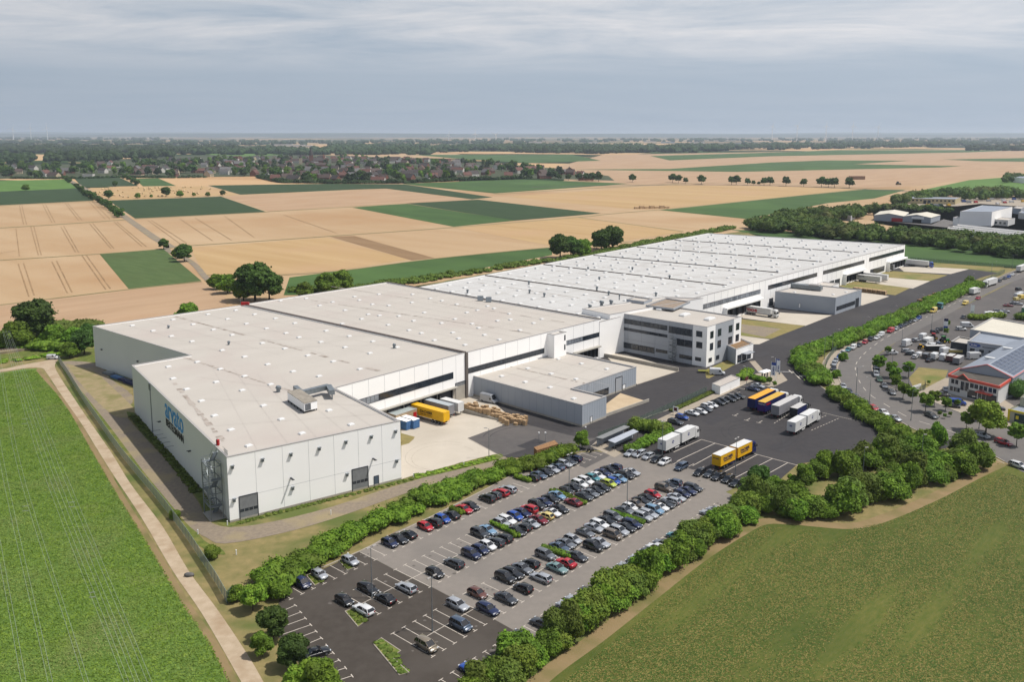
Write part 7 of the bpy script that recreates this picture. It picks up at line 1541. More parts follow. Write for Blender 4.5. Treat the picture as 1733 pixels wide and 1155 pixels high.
root = empty('sign_board', (*P2(1143,703),0), R(-40)); tag(root, 'white information board with a dark picture by the footpath fence', 'sign'); mb = MB(); mb.box(-.9,.9,-.04,.04,1.0,2.6); mb.build('panel', whitep, root); mb = MB(); mb.box(-.55,.55,-.06,-.041,1.3,2.35); mb.build('picture', MATS['dark_red_panel'], root); mb = MB(); [mb.bar((x,0,0),(x,0,1),.08) for x in (-.8,.8)]; mb.build('post', steel, root)
for u, v, l in ((977,762,'marker post beside the hedge, left of three'),(984,758,'marker post beside the hedge, middle of three'),(993,754,'marker post beside the hedge, right of three'),(700,812-4,'white marker post on the verge near the hall corner'),(785,789,'white marker post on the verge by the concrete yard'),(385,890,'white marker post at the hall corner'),(335,905,'white marker post at the bend of the track'),(560,872,'white marker post on the grass below the track'),(400,940,'white marker post on the dry grass by the hedge')):
    root = empty('marker_post', (*P2(u,v),0)); tag(root, l, 'post'); mb = MB(); mb.box(-.08,.08,-.08,.08,0,1.0); mb.build('shaft', whitep, root); mb = MB(); mb.box(-.1,.1,-.1,.1,1.0,1.08); mb.build('cap', whitep, root)
for u, v, l in ((912,742,'small ball lamp on the asphalt, left'),(923,742,'small ball lamp on the asphalt, right'),(991,732,'small ball lamp near the annex corner')):
    root = empty('ball_lamp', (*P2(u,v+8),0)); tag(root, l, 'lamp'); mb = MB(); mb.tube((0,0,0),(0,0,2.6),.05); mb.build('pole', steel, root); mb = MB(); mb.tube((0,0,2.6),(0,0,3.0),.12,.25,10); mb.build('globe', whitep, root)
for u, v, l in ((757,760,'dark bollard in the middle of the concrete yard'),(780,773,'dark bollard near the yard lamp'),(867,762,'dark bollard by the hedge end')):
    pass
# rock on the path, stored goods by the shaded wall
rng = np.random.default_rng(4); iv, if_ = ico(); v = iv*np.array([1.0,.55,.45])*(1+rng.normal(size=(len(iv),1))*.06); v[:,2] += .3
o = bpy.data.objects.new('boulder', mesh_np('boulder', v, [if_], mat('grey_stone', S(120,118,116,.8), S(98,96,94,.8), 2))); C.objects.link(o); o.location = (*P2(320,976),0); tag(o, 'grey boulder lying at the edge of the dirt path', 'boulder')
for i, (u, v_, l, m_, w_, l2) in enumerate(((185,634,'pale bundle of metal sheets by the shaded wall','s',6,2.4),(200,641,'blue grey bundle of sheets by the shaded wall','b',7,2.2),(213,646,'long dark blue stack by the shaded wall','n',8,2.0),(222,651,'long violet blue stack nearest the hall corner','n',8,1.6))):
    root = empty('sheet_stack', (*P2(u,v_),0), R(-38)); tag(root, l, 'stack'); mm = {'s':steel,'b':bluep,'n':navyt}[m_]
    for k in range(3): mb = MB(); mb.box(-w_/2+k*.3,w_/2-k*.4,-l2/2+k*.1,l2/2-k*.15,.1+k*.25,.32+k*.25); mb.build('bundle', mm, root)
    mb = MB(); [mb.box(x-.1,x+.1,-l2/2,l2/2,0,.1) for x in (-w_/3,0,w_/3)]; mb.build('batten', wood, root)
# railway at the left edge
rl = smooth_line([P2(*p) for p in ((-80,606),(0,597.5),(50,590),(90,583.5),(118,581))], 4); mb = MB(); band(mb, rl, 6, 0, h=.9); tag(mb.build('railway_embankment', gravel), kind='structure')
root = empty('railway_track', (rl[0].x, rl[0].y, .9)); tag(root, 'railway track with pale sleepers on its low bank at the left', 'railway track')
rlo = [p-rl[0] for p in rl]; mb = MB(); band(mb, rlo, .1, .14, .72, h=.14); band(mb, rlo, .1, .14, -.72, h=.14); mb.build('rail', mat('rusty_rail', S(110,86,70,.8), None), root)
mb = MB()
for i in range(len(rlo)-1):
    l = (rlo[i+1]-rlo[i]).length
    for k in range(int(l/.9)): p = rlo[i].lerp(rlo[i+1], k*.9/l); mb.obox(p, rlo[i+1]-rlo[i], .3, 2.5, .01, .14)
o = mb.build('sleepers', concw, root); o['kind'] = 'stuff'
# flat trailer behind the white van, tractor, boat, machines
root = empty('flat_trailer', (*P2(1191,631),0), R(-8)); tag(root, 'flat yellow green trailer towed by the white van', 'trailer'); mb = MB(); mb.box(-2,2,-.95,.95,.6,.78); mb.build('bed', mat('olive_paint', S(140,140,60,.8), None), root); mb = MB(); mb.bar((2,0,.6),(3.4,0,.55),.1); mb.build('drawbar', black, root); add_wheels(root, (-.5,.4), 2.0, .32, .2)
def tractor(u, v, az, label, col, s=1.0):
    root = empty('tractor', (*P2(u,v),.02), az); tag(root, label, 'tractor'); mb = MB(); mb.box(.2,2.2,-.4,.4,.8,1.6); mb.build('bonnet', col, root); mb = MB(); mb.hexa([(-1.2,-.7,1.0),(.3,-.7,1.0),(.3,.7,1.0),(-1.2,.7,1.0)],[(-1.1,-.6,2.7),(.1,-.6,2.7),(.1,.6,2.7),(-1.1,.6,2.7)]); mb.build('cab', cglass, root); mb = MB(); mb.box(-1.2,.2,-.7,.7,2.7,2.82); mb.build('roof', col, root)
    for x, r in ((-.8,.85),(1.7,.55)):
        for s_ in (-1,1): q = MB(); q.tube((0,-.2,0),(0,.2,0),r,r,16); q.cur = 1; q.tube((0,-.21,0),(0,.21,0),r*.5,r*.5,10); q.build('wheel', [tyre, mat('yellow_rim', S(220,190,60,.8), None)], root, loc=(x,s_*.95,r))
    root.scale = (s,s,s); return root
tractor(*Z1(1020,580), .3, 'green tractor on the dealer yard', mat('tractor_green', S(50,140,50,.9), None, rough=.3)); tractor(*Z1(950,560), .9, 'red tractor left of the green one', redp); tractor(1520,313,.1,'tractor working in the far wheat field',paintm('darkgrey'),2.0)
def boat(u, v, az, label, m_):
    root = empty('boat', (*P2(u,v),.5), az); tag(root, label, 'boat'); mb = MB(); loft(mb, [[(-2.6,-.9,.7),(-2.6,-.6,0),(-2.6,.6,0),(-2.6,.9,.7)],[(0,-1.05,.75),(0,-.6,-.05),(0,.6,-.05),(0,1.05,.75)],[(1.8,-.7,.85),(1.8,-.2,.15),(1.8,.2,.15),(1.8,.7,.85)],[(2.9,-.05,1.0),(2.9,-.02,.7),(2.9,.02,.7),(2.9,.05,1.0)]]); mb.build('hull', m_, root); mb = MB(); mb.box(-1.2,.6,-.5,.5,.75,1.1); mb.build('cockpit', whitep, root); add_wheels(root, (-.3,), 1.9, .3, .15)
    root.children[-1].location.z = root.children[-2].location.z = -.2
boat(*Z1(1360,404), -.1, 'yellow boat on a trailer beside the green hut yard', paintm('yellow')); boat(*Z1(1322,395), -.1, 'white boat left of the yellow boat', whitep)
def boxtrailer(u, v, az, label, m_, L_=4.5, W=2.2, H=2.5):
    root = empty('box_trailer', (*P2(u,v),0), az); tag(root, label, 'trailer'); box_body(root, -L_/2, L_/2, W, .6, H, m_, grt); chassis(root, -L_/2, L_/2+1.2, z=.6); add_wheels(root, (-.4,.5), W, .35, .2)
boxtrailer(*Z1(1110,715), .85, 'grey box trailer, larger of the two by the red trimmed hall', tgrey, 6, 2.3, 2.7); boxtrailer(*Z1(1062,700), .85, 'maroon and white box trailer beside the grey one', mat('maroon_paint', S(120,80,80,.85), None), 5)
boxtrailer(*Z1(962,632), .05, 'long black trailer in the middle of the dealer yard', black, 8, 2.3, 2.2); boxtrailer(*Z1(1085,648), -.1, 'pale yellow flat truck body in the dealer yard', paintm('cream'), 6, 2.0, 1.6); tractor(*Z1(868,622), .5, 'small yellow machine beside the box truck', yel, .7)
# people
def person(u, v, az, label, top, legs, stride=.25):
    h = 1.75; me = bpy.data.meshes.new('person'); V = [(0,0,.95),(0,0,1.2),(0,0,1.42),(0,0,1.52),(0,0.02,1.66),(0,-.1,.9),(stride*.5,-.1,.5),(stride*.6,-.1,.06),(stride*.6+.16,-.1,.03),(0,.1,.9),(-stride*.3,.1,.5),(-stride*.7,.1,.08),(-stride*.7+.16,.1,.03),(0,-.2,1.4),(.04,-.26,1.12),(.16,-.26,.9),(0,.2,1.4),(-.04,.26,1.12),(.1,.26,.9)]
    E_ = [(0,1),(1,2),(2,3),(3,4),(0,5),(5,6),(6,7),(7,8),(0,9),(9,10),(10,11),(11,12),(2,13),(13,14),(14,15),(2,16),(16,17),(17,18)]; Rr = [.15,.14,.15,.06,.105,.09,.065,.045,.035,.09,.065,.045,.035,.06,.045,.035,.06,.045,.035]
    me.from_pydata(V, E_, []); me.update(); ob = bpy.data.objects.new('person', me); C.objects.link(ob); md = ob.modifiers.new('skin', 'SKIN')
    for i, s in enumerate(me.skin_vertices[0].data): s.radius = (Rr[i], Rr[i]*(1.15 if i in (1,2) else 1)); s.use_root = (i == 0)
    md2 = ob.modifiers.new('sub', 'SUBSURF'); md2.levels = md2.render_levels = 1
    bpy.context.view_layer.update(); m2 = bpy.data.meshes.new_from_object(ob.evaluated_get(bpy.context.evaluated_depsgraph_get())); ob.modifiers.clear(); ob.data = m2
    skin = mat('skin', S(200,150,120,.8), None); hair = mat('dark_hair', S(50,38,30,.8), None)
    m2.materials.clear()
    for m_ in (top, legs, skin, hair): m2.materials.append(m_)
    for p in m2.polygons:
        z = p.center.z; p.use_smooth = True; p.material_index = 1 if z < .98 and abs(p.center.y) < .21 else (3 if z > 1.69 or (z > 1.6 and p.center.x < -.03) else (2 if z > 1.5 or (z < 1.0 and abs(p.center.y) > .21) else 0))
    ob.location = (*P2(u,v),.05); ob.rotation_euler = (0,0,az); tag(ob, label, 'person')
person(*Z4(913,234), R(120), 'person in dark clothes standing at the silver car beside the road train', paintm('black'), paintm('black'), .1); person(*Z1(712,462), R(50), 'person in dark clothes walking on the pavement by the fence', paintm('black'), paintm('navy'))
# overhead power line over the beet field
root = empty('power_line', (0,100,0)); tag(root, 'bundled overhead power cables crossing above the beet field', 'power line')
wire = mat('aluminium_cable', S(176,186,176,.9), None, rough=.5, metallic=.3)
def raypt(u, v, y): d = ray(u, v); k = y/d.y; return Vector((d.x*k, y, HC+d.z*k))
for i, (tx, mx, bx) in enumerate(((-8,22,142),(4,60,210),(14,88,249),(-30,-4,81),(-62,-34,36),(9,74,228))):
    for dx in (0, 8):
        pts3 = [raypt(tx+dx*.25,560,262), raypt(mx+dx*.8,760,160), raypt(bx+dx,1155,84), raypt(bx+(bx-mx)*.55+dx*1.3,1420,60)]
        mb = MB(); m_ = 5; allp = []
        for k in range(len(pts3)-1):
            p0 = pts3[max(k-1,0)]; p1 = pts3[k]; p2 = pts3[k+1]; p3 = pts3[min(k+2,3)]
            for j in range(m_): t_ = j/m_; allp.append(.5*((2*p1)+(p2-p0)*t_+(2*p0-5*p1+4*p2-p3)*t_*t_+(3*p1-p0-3*p2+p3)*t_**3))
        allp.append(pts3[-1])
        for k in range(len(allp)-1): mb.tube(allp[k], allp[k+1], .016, .016, 4, False)
        child(mb, 'cable', wire, root)
for u, v, y in ((155,1004,109),(120,851,136),(42,858,135),(41,710,178)): p = raypt(u-4,v,y); q = raypt(u+6,v-1,y); mb = MB(); mb.bar(p,q,.07); r2 = raypt(u-4,v+8,y-1.5); s2 = raypt(u+6,v+7,y-1.5); mb.bar(r2,s2,.07); child(mb, 'spacer', wire, root)
# ================================================================ TRADE BUILDINGS AT THE RIGHT
def hall_px(name, pts, z, wm, rm, label, cat='building', **k): return hall(name, [P2(u, v, z) for u, v in pts], z, wm, rm, label, cat, **k)
def gable_hall(name, p0, p1, p2, z, zr_, wm, rm, label, cat='building', rmat2=None):
    """gabled hall: eave corners p0 (front left), p1 (front right), p2 (back right) as photo pixels at height z"""
    a = Vector(P2(*p0, z)); b = Vector(P2(*p1, z)); c = Vector(P2(*p2, z)); e = (b-a); n = e.orthogonal().normalized(); 
    if n.dot(c-b) < 0: n = -n
    d = n*(c-b).dot(n); root = empty(name, (a.x,a.y,0)); tag(root, label, cat); A = Vector((0,0)); B = b-a; D = d; C_ = B+d; m1 = B/2; m2 = m1+d
    mb = MB()
    for q in ((A,B),(B,C_),(C_,D),(D,A)): mb.face([(*q[0],0),(*q[1],0),(*q[1],z),(*q[0],z)])
    mb.face([(*A,z),(*B,z),(*m1,zr_)]); mb.face([(*C_,z),(*D,z),(*m2,zr_)]); mb.build('wall', wm, root)
    eo = B.normalized()*.3; do = d.normalized()*.3
    for s, (q0, q1, ap0, ap1) in enumerate(((A-eo-do, D-eo+do, m1-do, m2+do), (B+eo-do, C_+eo+do, m1-do, m2+do))):
        mb = MB(); mb.face([(*q0,z-.05),(*q1,z-.05),(*ap1,zr_+.1),(*ap0,zr_+.1)]); mb.face([(*q0,z-.2),(*ap0,zr_-.05),(*ap1,zr_-.05),(*q1,z-.2)]); mb.face([(*q0,z-.2),(*q0,z-.05),(*ap0,zr_+.1),(*ap0,zr_-.05)])
        mb.build('roof', (rmat2 or rm) if s else rm, root)
    return root, (a, b, a+d, b+d)
greyroof = mat('grey_sheet_roof', S(158,166,178,.85), S(150,158,170,.85), .2, 6, .6); cream_roof = mat('cream_membrane', S(226,220,204,.88), S(216,210,194,.88), .15); redt = mat('coral_trim', S(222,96,80,.9), None, rough=.5); whitew = mat('white_render', S(226,226,224,.88), S(218,218,216,.88), .3); darkroof = mat('dark_flat_roof', S(96,90,82,.85), S(84,78,72,.85), .4)
beige = mat('beige_wall', S(206,192,152,.85), S(196,182,144,.85), .3); yellt = mat('yellow_trim', S(232,214,60,.9), None); limew = mat('pale_stone_wall', S(190,190,168,.85), None)
w1, _ = hall_px('workshop_hall', [(1642,558),(1760,577),(1790,558),(1679.5,537.7)], 6.5, panelg, cream_roof, 'trade hall with a cream roof and blue edge behind the grey roofed workshop', 'workshop')
w2, _ = hall_px('workshop_hall', [(1637.5,578),(1800,600),(1830,582),(1659,562)], 6.0, panelg, greyroof, 'grey roofed workshop with a blue oval sign on its long wall', 'workshop')
ww = Wall(P2(1637.5,578,6), P2(1800,600,6))
def oval(root, w, u, v, rx, rz, m_, d=.08):
    s, z = w.sz(u, v); mb = MB(); mb.face([w.pt(s+rx*math.cos(t), z+rz*math.sin(t), d) for t in np.linspace(0, 2*math.pi, 20, endpoint=False)]); child(mb, 'sign_plate', m_, root); return s, z
s_, z_ = oval(w2, ww, 1650, 584.5, 2.0, .75, paintm('blue')); o_ = Vector(w2.location)
p = ww.pt(s_-1.4, z_-.3, .12); text('lettering', 'Muller', .85, white_sign, (p[0]-o_.x,p[1]-o_.y,p[2]), (ww.e.x,ww.e.y,0), (0,0,1), w2, .01, .02)
p = ww.pt(s_+2.6, z_-.5, .06); text('lettering', 'Maschinentechnik', .6, darkm, (p[0]-o_.x,p[1]-o_.y,p[2]), (ww.e.x,ww.e.y,0), (0,0,1), w2, .01, .01)
for u in (1642,1657.5,1673.5,1690): s_, _ = ww.sz(u, 590); mb = MB(); ww.box(mb, s_, s_+1.6, 2.3, 3.5, 0, .06); child(mb, 'window', glassm, w2)
w3, _ = hall_px('dark_annex', [(1609.5,578.5),(1636,582.5),(1645,574),(1623,570)], 4.2, darkm, roofA, 'low dark annex at the left end of the grey roofed workshop', 'annex')
wd_ = Wall(P2(1609.5,578.5,4.2), P2(1636,582.5,4.2)); mb = MB(); wd_.box(mb, 1.5, wd_.len-1.5, 1.4, 2.6, 0, .06); child(mb, 'window', glassm, w3)
# showroom with coral trim
sh = [(1606.5,634.8),(1690.5,654.5),(1713.5,639),(1625,624.5)]
sr, _ = hall_px('showroom', sh, 6.2, whitew, darkroof, 'white two storey showroom with coral red roof edges', 'showroom', coping=False, para=.15)
shp = [P2(*p, 6.2) for p in sh]; wsf = Wall(shp[0], shp[1]); wsr = Wall(shp[1], shp[2]); wsl = Wall(shp[3], shp[0])
mb = MB(); [w.box(mb, -.1, w.len+.1, 5.6, 6.45, .0, .35) for w in (wsf, wsr, wsl)]; child(mb, 'red_fascia', redt, sr)
def wins(root, w, us, z0, z1, wd, m_=glassm):
    for u in us:
        s, _ = w.sz(u, 660); mb = MB(); w.box(mb, s-wd/2, s+wd/2, z0, z1, 0, .07); g = child(mb, 'window', m_, root); mb = MB(); w.box(mb, s-wd/2-.08, s-wd/2, z0, z1, 0, .1); w.box(mb, s+wd/2, s+wd/2+.08, z0, z1, 0, .1); child(mb, 'window_frame', whitep, root, g)
wins(sr, wsf, (1612,1618,1644.5,1652,1660.5,1667.5,1676.5,1683.5), 3.7, 5.1, 1.3); wins(sr, wsf, (1610.5,1616.5,1621.5), 1.2, 2.6, 1.3); wins(sr, wsf, (1629,1635.5), 2.2, 5.0, 1.5); wins(sr, wsf, (1646.5,1679), .3, 2.9, 3.4); wins(sr, wsf, (1658.5,1666), .1, 2.6, 1.3)
s_, _ = wsf.sz(1654,670); mb = MB(); wsf.box(mb, s_, s_+5.0, 3.0, 3.25, 0, 1.6); child(mb, 'door_canopy', redt, sr); o_ = Vector(sr.location); p = wsf.pt(s_+.6, 3.3, .12); text('lettering', 'HTS', .9, roos_red, (p[0]-o_.x,p[1]-o_.y,p[2]), (wsf.e.x,wsf.e.y,0), (0,0,1), sr, .02, .02)
# little gable of the stairwell
s_, _ = wsf.sz(1629,650); mb = MB(); a_ = wsf.pt(s_-2.3, 5.7, .5); b_ = wsf.pt(s_+2.8, 5.7, .5); c_ = wsf.pt(s_+.25, 7.6, .5); a2_ = wsf.pt(s_-2.3, 5.7, -4); b2_ = wsf.pt(s_+2.8, 5.7, -4); c2_ = wsf.pt(s_+.25, 7.2, -4)
mb.face([a_,b_,c_]); mb.face([a_,c_,c2_,a2_]); mb.face([b_,b2_,c2_,c_]); child(mb, 'stair_gable', darkroof, sr); mb = MB(); mb.bar(a_, c_, .25); mb.bar(b_, c_, .25); child(mb, 'gable_trim', redt, sr)
gh, gq = gable_hall('gabled_hall', (1626,625), (1714,640), (1790,590), 6.6, 9.4, greywall, greyroof, 'gabled grey hall with solar panels and coral trim behind the white showroom', 'hall')
a_, b_, d_, c_ = gq; o_ = Vector(gh.location); B = b_-a_; D_ = d_-a_
mb = MB(); mb.bar((0,0,6.6),(B.x/2,B.y/2,9.5),.35); mb.bar((B.x,B.y,6.6),(B.x/2,B.y/2,9.5),.35); mb.bar((B.x,B.y,6.55),(B.x+D_.x,B.y+D_.y,6.55),.3); mb.build('trim', redt, gh)
pvm = mat('solar_panel', S(70,80,100,.85), S(86,96,116,.85), .8, rough=.15, spec=.7)
ridge0 = B/2; nB = B/2; slope = Vector((nB.x, nB.y, 6.6-9.5)); 
for i in range(12):
    for j in range(6):
        u0, u1 = .05+i*.075, .05+i*.075+.068; v0, v1 = .06+j*.15, .06+j*.15+.135; q = []
        for uu, vv in ((u0,v0),(u1,v0),(u1,v1),(u0,v1)): q.append((B.x/2+D_.x*uu+slope.x*vv, B.y/2+D_.y*uu+slope.y*vv, 9.62+slope.z*vv))
        mb = MB(); mb.face(q); mb.build('solar_panel', pvm, gh)
for i in range(2):
    for s_ in (.25,.62): p = (D_*s_+B*.28*(1 if i == 0 else .7)); 
    mb = MB(); p = D_*(.25+.35*i)+B*.3; z0 = 6.6+2.9*.6; mb.obox(p, B, 3.0, 1.5, z0, z0+.6); mb.build('skylight', skyl, gh)
yb, _ = hall_px('yellow_trim_garage', [(1707,693),(1790,712),(1810,698),(1731,681)], 3.6, limew, greyroof, 'pale garage with a yellow painted roof edge at the right', 'garage', coping=False)
wy_ = Wall(P2(1707,693,3.6), P2(1790,712,3.6)); mb = MB(); wy_.box(mb, -.1, wy_.len, 3.2, 3.7, 0, .2); wy_.box(mb, -.1, .5, 0, 3.2, 0, .1); child(mb, 'yellow_fascia', yellt, yb)
mb = MB(); wy_.box(mb, 1.8, 7.5, .3, 2.8, 0, .08); child(mb, 'window', mat('teal_glass', S(30,70,72,.8), None, rough=.15), yb); mb = MB(); [wy_.box(mb, x, x+.8, 1.2, 2.2, .08, .1) for x in (2.2,5.2)]; child(mb, 'poster', yellt, yb)
yb2, _ = hall_px('yellow_trim_garage', [(1727,673),(1790,684),(1800,676),(1733,667)], 6.0, limew, greyroof, 'taller part with yellow edge behind the pale garage', 'garage', coping=False)
gh2, _ = hall_px('green_hut', [(1729,521),(1760,526),(1765,516),(1737,512)], 4.5, mat('green_boards', S(96,140,110,.85), None), greyroof, 'green walled hut cut off by the right edge of the photo', 'hut')
hedge('hedge', [P2(*Z1(*p)) for p in ((1180,425),(1240,430),(1320,425),(1400,415))], 3.5, 3.0, 'hedge behind the cream roofed workshop', leafC, .3, 90, seed=60); hedge('hedge', [P2(*Z1(*p)) for p in ((1480,425),(1540,430),(1600,440))], 4, 3.5, 'hedge bush beside the green hut at the right edge', leafD, .3, 90, seed=61)
# -------- upper right industrial estate
hall_px('blue_roofed_shed', [(1408,361),(1440,366),(1449,361.5),(1418,357)], 5, panelg, greyroof, 'small shed with a pale blue roof inside the wood edge', 'shed')
g1, _ = gable_hall('grey_shed', (1479.5,364), (1530,366), (1552,360), 5.5, 7.6, greywall, cream_roof, 'grey shed with a white roof, left of the joined pair', 'shed'); g2, _ = gable_hall('grey_shed', (1528,366), (1575.5,368.5), (1597,364), 5.5, 7.6, greywall, cream_roof, 'grey shed with a white sign, right of the joined pair', 'shed')
wg = Wall(P2(1528,366,5.5), P2(1575.5,368.5,5.5)); mb = MB(); wg.box(mb, 8, 19, 3.6, 5.6, 0, .2); child(mb, 'sign_board', whitep, g2); mb = MB(); wg.box(mb, 9, 17, 0, 3.2, 0, .2); child(mb, 'gate', black, g2)
wg = Wall(P2(1479.5,364,5.5), P2(1530,366,5.5)); mb = MB(); wg.box(mb, 16, 26, 0, 3.4, 0, .6); child(mb, 'porch', redp, g1); mb = MB(); wg.box(mb, wg.len-1.2, wg.len, 0, 5.4, 0, .3); child(mb, 'red_strip', redp, g1)
bw, _ = hall_px('tall_white_hall', [(1625,358),(1679,359),(1713.5,350),(1663,347.5)], 13, panel, greyroof, 'tall white windowless hall in the estate beyond the wood', 'warehouse')
so_, _ = hall_px('small_office', [(1682,371),(1706,373),(1718,369.5),(1695,368)], 5.5, whitew, roofA, 'small white office with square windows before the tall white hall', 'office building')
wq = Wall(P2(1682,371,5.5), P2(1706,373,5.5)); [child((lambda m: (wq.box(m, wq.len*k, wq.len*k+2, 1.5, 3.6, 0, .1), m)[1])(MB()), 'window', glassm, so_) for k in (.1,.4,.7)]
for i in range(3): hall_px('low_white_hall', [(1603+i*8,386.5-i*2.6),(1790,404-i*2.6),(1790,402-i*2.6),(1606+i*8,384.6-i*2.6)], 5.5, panel, roofB, ['nearest','middle','farthest'][i]+' of the three long low white roofs before the tall hall', 'warehouse')
bs, _ = hall_px('beige_workshop', [(1522,335.4),(1617,337.2),(1626,334),(1533,332.6)], 6.5, beige, greyroof, 'long beige workshop with dark windows before the row of trees', 'workshop')
wbx = Wall(P2(1522,335.4,6.5), P2(1617,337.2,6.5))
for k in range(14):
    if k in (6,7): mb = MB(); wbx.box(mb, wbx.len*(k+.1)/14, wbx.len*(k+.9)/14, .1, 4.8, 0, .1); child(mb, 'gate', darkm, bs)
    else: mb = MB(); wbx.box(mb, wbx.len*(k+.25)/14, wbx.len*(k+.75)/14, 3.4, 5.2, 0, .1); child(mb, 'window', glassm, bs)
t_ = empty('storage_tank', (*P2(1619,381),0)); tag(t_, 'white round storage tank left of the tall white hall', 'tank'); mb = MB(); mb.tube((0,0,0),(0,0,7),3.4,3.4,20); mb.build('shell', whitep, t_); mb = MB(); mb.tube((0,0,7),(0,0,8.2),3.5,.3,20); mb.build('lid', copingm, t_)
hall_px('edge_factory', [(1715,300),(1790,306),(1795,302),(1722,297)], 9, panel, greyroof, 'white factory cut off by the right edge beyond the estate', 'factory')
hall_px('low_white_shed', [(1512,348),(1528,349),(1531,346),(1516,345.5)], 4, panel, cream_roof, 'low white shed beside the gabled house in the estate', 'shed'); hall_px('flat_shed', [(1714,352),(1728,353.5),(1736,350),(1722,349)], 6, greywall, roofA, 'grey shed right of the tall white hall', 'shed'); hall_px('flat_shed', [(1724,360),(1760,364),(1764,360),(1730,357)], 6, whitew, greyroof, 'white shed at the right edge behind the small office', 'shed')
sheet('yard_paving', [(1475,372),(1600,385),(1625,386),(1618,376),(1597,371),(1577,380),(1500,375)], .03, roadm); sheet('yard_paving', [(1520,348),(1620,349),(1660,345),(1733,350),(1790,345),(1760,336),(1640,334),(1560,338)], .03, paving)
rr = random.Random(12); kn = ['van','big','van','big']
for i in range(22):
    u = rr.uniform(1556,1733); v = rr.uniform(338,347) if u > 1625 else rr.uniform(347.5,350); c = rr.choice(['white','red','navy','blue','white','silver','darkgrey','yellow','green'])
    van(rr.choice(kn), c, P2(u, v), rr.uniform(-.4,.4), '%s lorry or van in the crowded estate yard, %s built from the left' % (cname(c), ordinal(i+1)))
# ================================================================ VILLAGE, BALES, TURBINES, HILLS
hw = [mat('white_house_wall', S(222,218,210,.85), None), mat('brick_house_wall', S(140,96,80,.8), None), mat('cream_house_wall', S(206,190,160,.85), None)]
hr = [mat('dark_roof_tiles', S(84,76,74,.8), S(70,64,62,.8), .5), mat('brown_roof_tiles', S(96,80,74,.8), S(84,70,64,.8), .5), mat('red_roof_tiles', S(124,84,74,.8), S(106,74,66,.8), .5), mat('grey_roof_tiles', S(120,118,118,.8), S(106,104,104,.8), .5)]
HP = {}
WN = ['white','brick','cream']; RN = ['dark','brown','red','grey']
def house_proto(wi, ri, L_, W, z, zr_):
    root = empty('house'); mb = MB(); x = L_/2; y = W/2
    for q in (((-x,-y),(x,-y)),((x,-y),(x,y)),((x,y),(-x,y)),((-x,y),(-x,-y))): mb.face([(*q[0],0),(*q[1],0),(*q[1],z),(*q[0],z)])
    mb.face([(x,-y,z),(x,y,z),(x,0,zr_)]); mb.face([(-x,y,z),(-x,-y,z),(-x,0,zr_)]); mb.build('wall', hw[wi], root)
    mb = MB(); e = .4
    for s in (-1,1): mb.face([(-x-e,s*(y+e),z-.3),(x+e,s*(y+e),z-.3),(x+e,0,zr_+.1),(-x-e,0,zr_+.1)])
    r_ = mb.build('roof', hr[ri], root); mb = MB(); mb.box(x*.3,x*.3+.8,-.4,.4,zr_-1,zr_+1.1); mb.build('chimney', hw[1], root, r_ if False else None) if False else mb.build('chimney', hw[1], r_)
    mb = MB()
    for s in (-1,1):
        for k in (-.6,-.2,.2,.6): mb.box(x*k-.5,x*k+.5,s*y-.06,s*y+.06,1.2,2.4)
    mb.build('window', glassm, root); return root
VIL = px((-60,303),(0,302.5),(111,302),(200,299),(290,300.5),(430,298.5),(475,309),(560,310),(680,310),(800,304.5),(900,302),(1000,306),(1015,302),(960,291),(880,283),(700,272),(560,268),(400,270),(300,272),(210,277),(120,283),(-60,287))
rr = random.Random(21); spots = []; tries = 0
xs = [p[0] for p in VIL]; ys = [p[1] for p in VIL]
while len(spots) < 285 and tries < 60000:
    tries += 1; x = rr.uniform(min(xs), max(xs)); y = min(ys)+(max(ys)-min(ys))*rr.random()**1.4
    if not in_poly(x, y, VIL): continue
    if x < -900 and rr.random() < .65: continue
    if any((x-a)**2+(y-b)**2 < 26**2 for a, b in spots): continue
    spots.append((x, y))
def where(u, v):
    h = 'of the village left end' if u < 120 else 'near the farm lane' if u < 300 else 'left of the church' if u < 510 else 'right of the church' if u < 700 else 'of the village middle' if u < 850 else 'of the village right end'
    return h
dims = [(12,9,4.5,8.8),(16,9,5,9.4),(10,9,5,9.2),(22,9,4.6,8.6)]
for x, y in spots:
    wi = rr.choice((0,0,1,2,1)); ri = rr.choice((0,0,1,1,2,3)); di = rr.choice((0,0,1,2,3)); key = (wi, ri, di)
    if key not in HP: HP[key] = o = house_proto(wi, ri, *dims[di])
    else: o = copy_tree(HP[key])
    o.location = (x, y, 0); o.rotation_euler = (0,0,rr.choice((0,1.57,.6,-.5))+rr.uniform(-.2,.2)); s = rr.uniform(1.15,1.5); o.scale = (s,s,s)
    u, v = pix((x,y,0)); sz = ('short','long','narrow','very long')[di]; dep = 'front' if y < 1900 else 'middle' if y < 2300 else 'back'
    tag(o, '%s %s house, %s roof, %s rows %s' % (sz, WN[wi], RN[ri], dep, where(u, v)), 'house', 'village houses with a %s roof, %s' % (RN[ri], where(u, v)))
VT = 'trees between the village houses'; spots2 = []; tries = 0
vt = [lambda: make_tree('village_tree', 201, 12, 11, 1.5, 12, 420, 1.3, leafF, .3), lambda: make_tree('village_tree', 202, 9, 13, 1.5, 12, 380, 1.2, leafA, .3), lambda: make_tree('village_tree', 203, 15, 12, 1.5, 14, 460, 1.5, leafB, .3)]
while len(spots2) < 300 and tries < 60000:
    tries += 1; x = rr.uniform(min(xs), max(xs)); y = min(ys)+(max(ys)-min(ys))*rr.random()**1.5
    if in_poly(x, y, VIL) and all((x-a)**2+(y-b)**2 > 12**2 for a, b in spots): spots2.append((x, y))
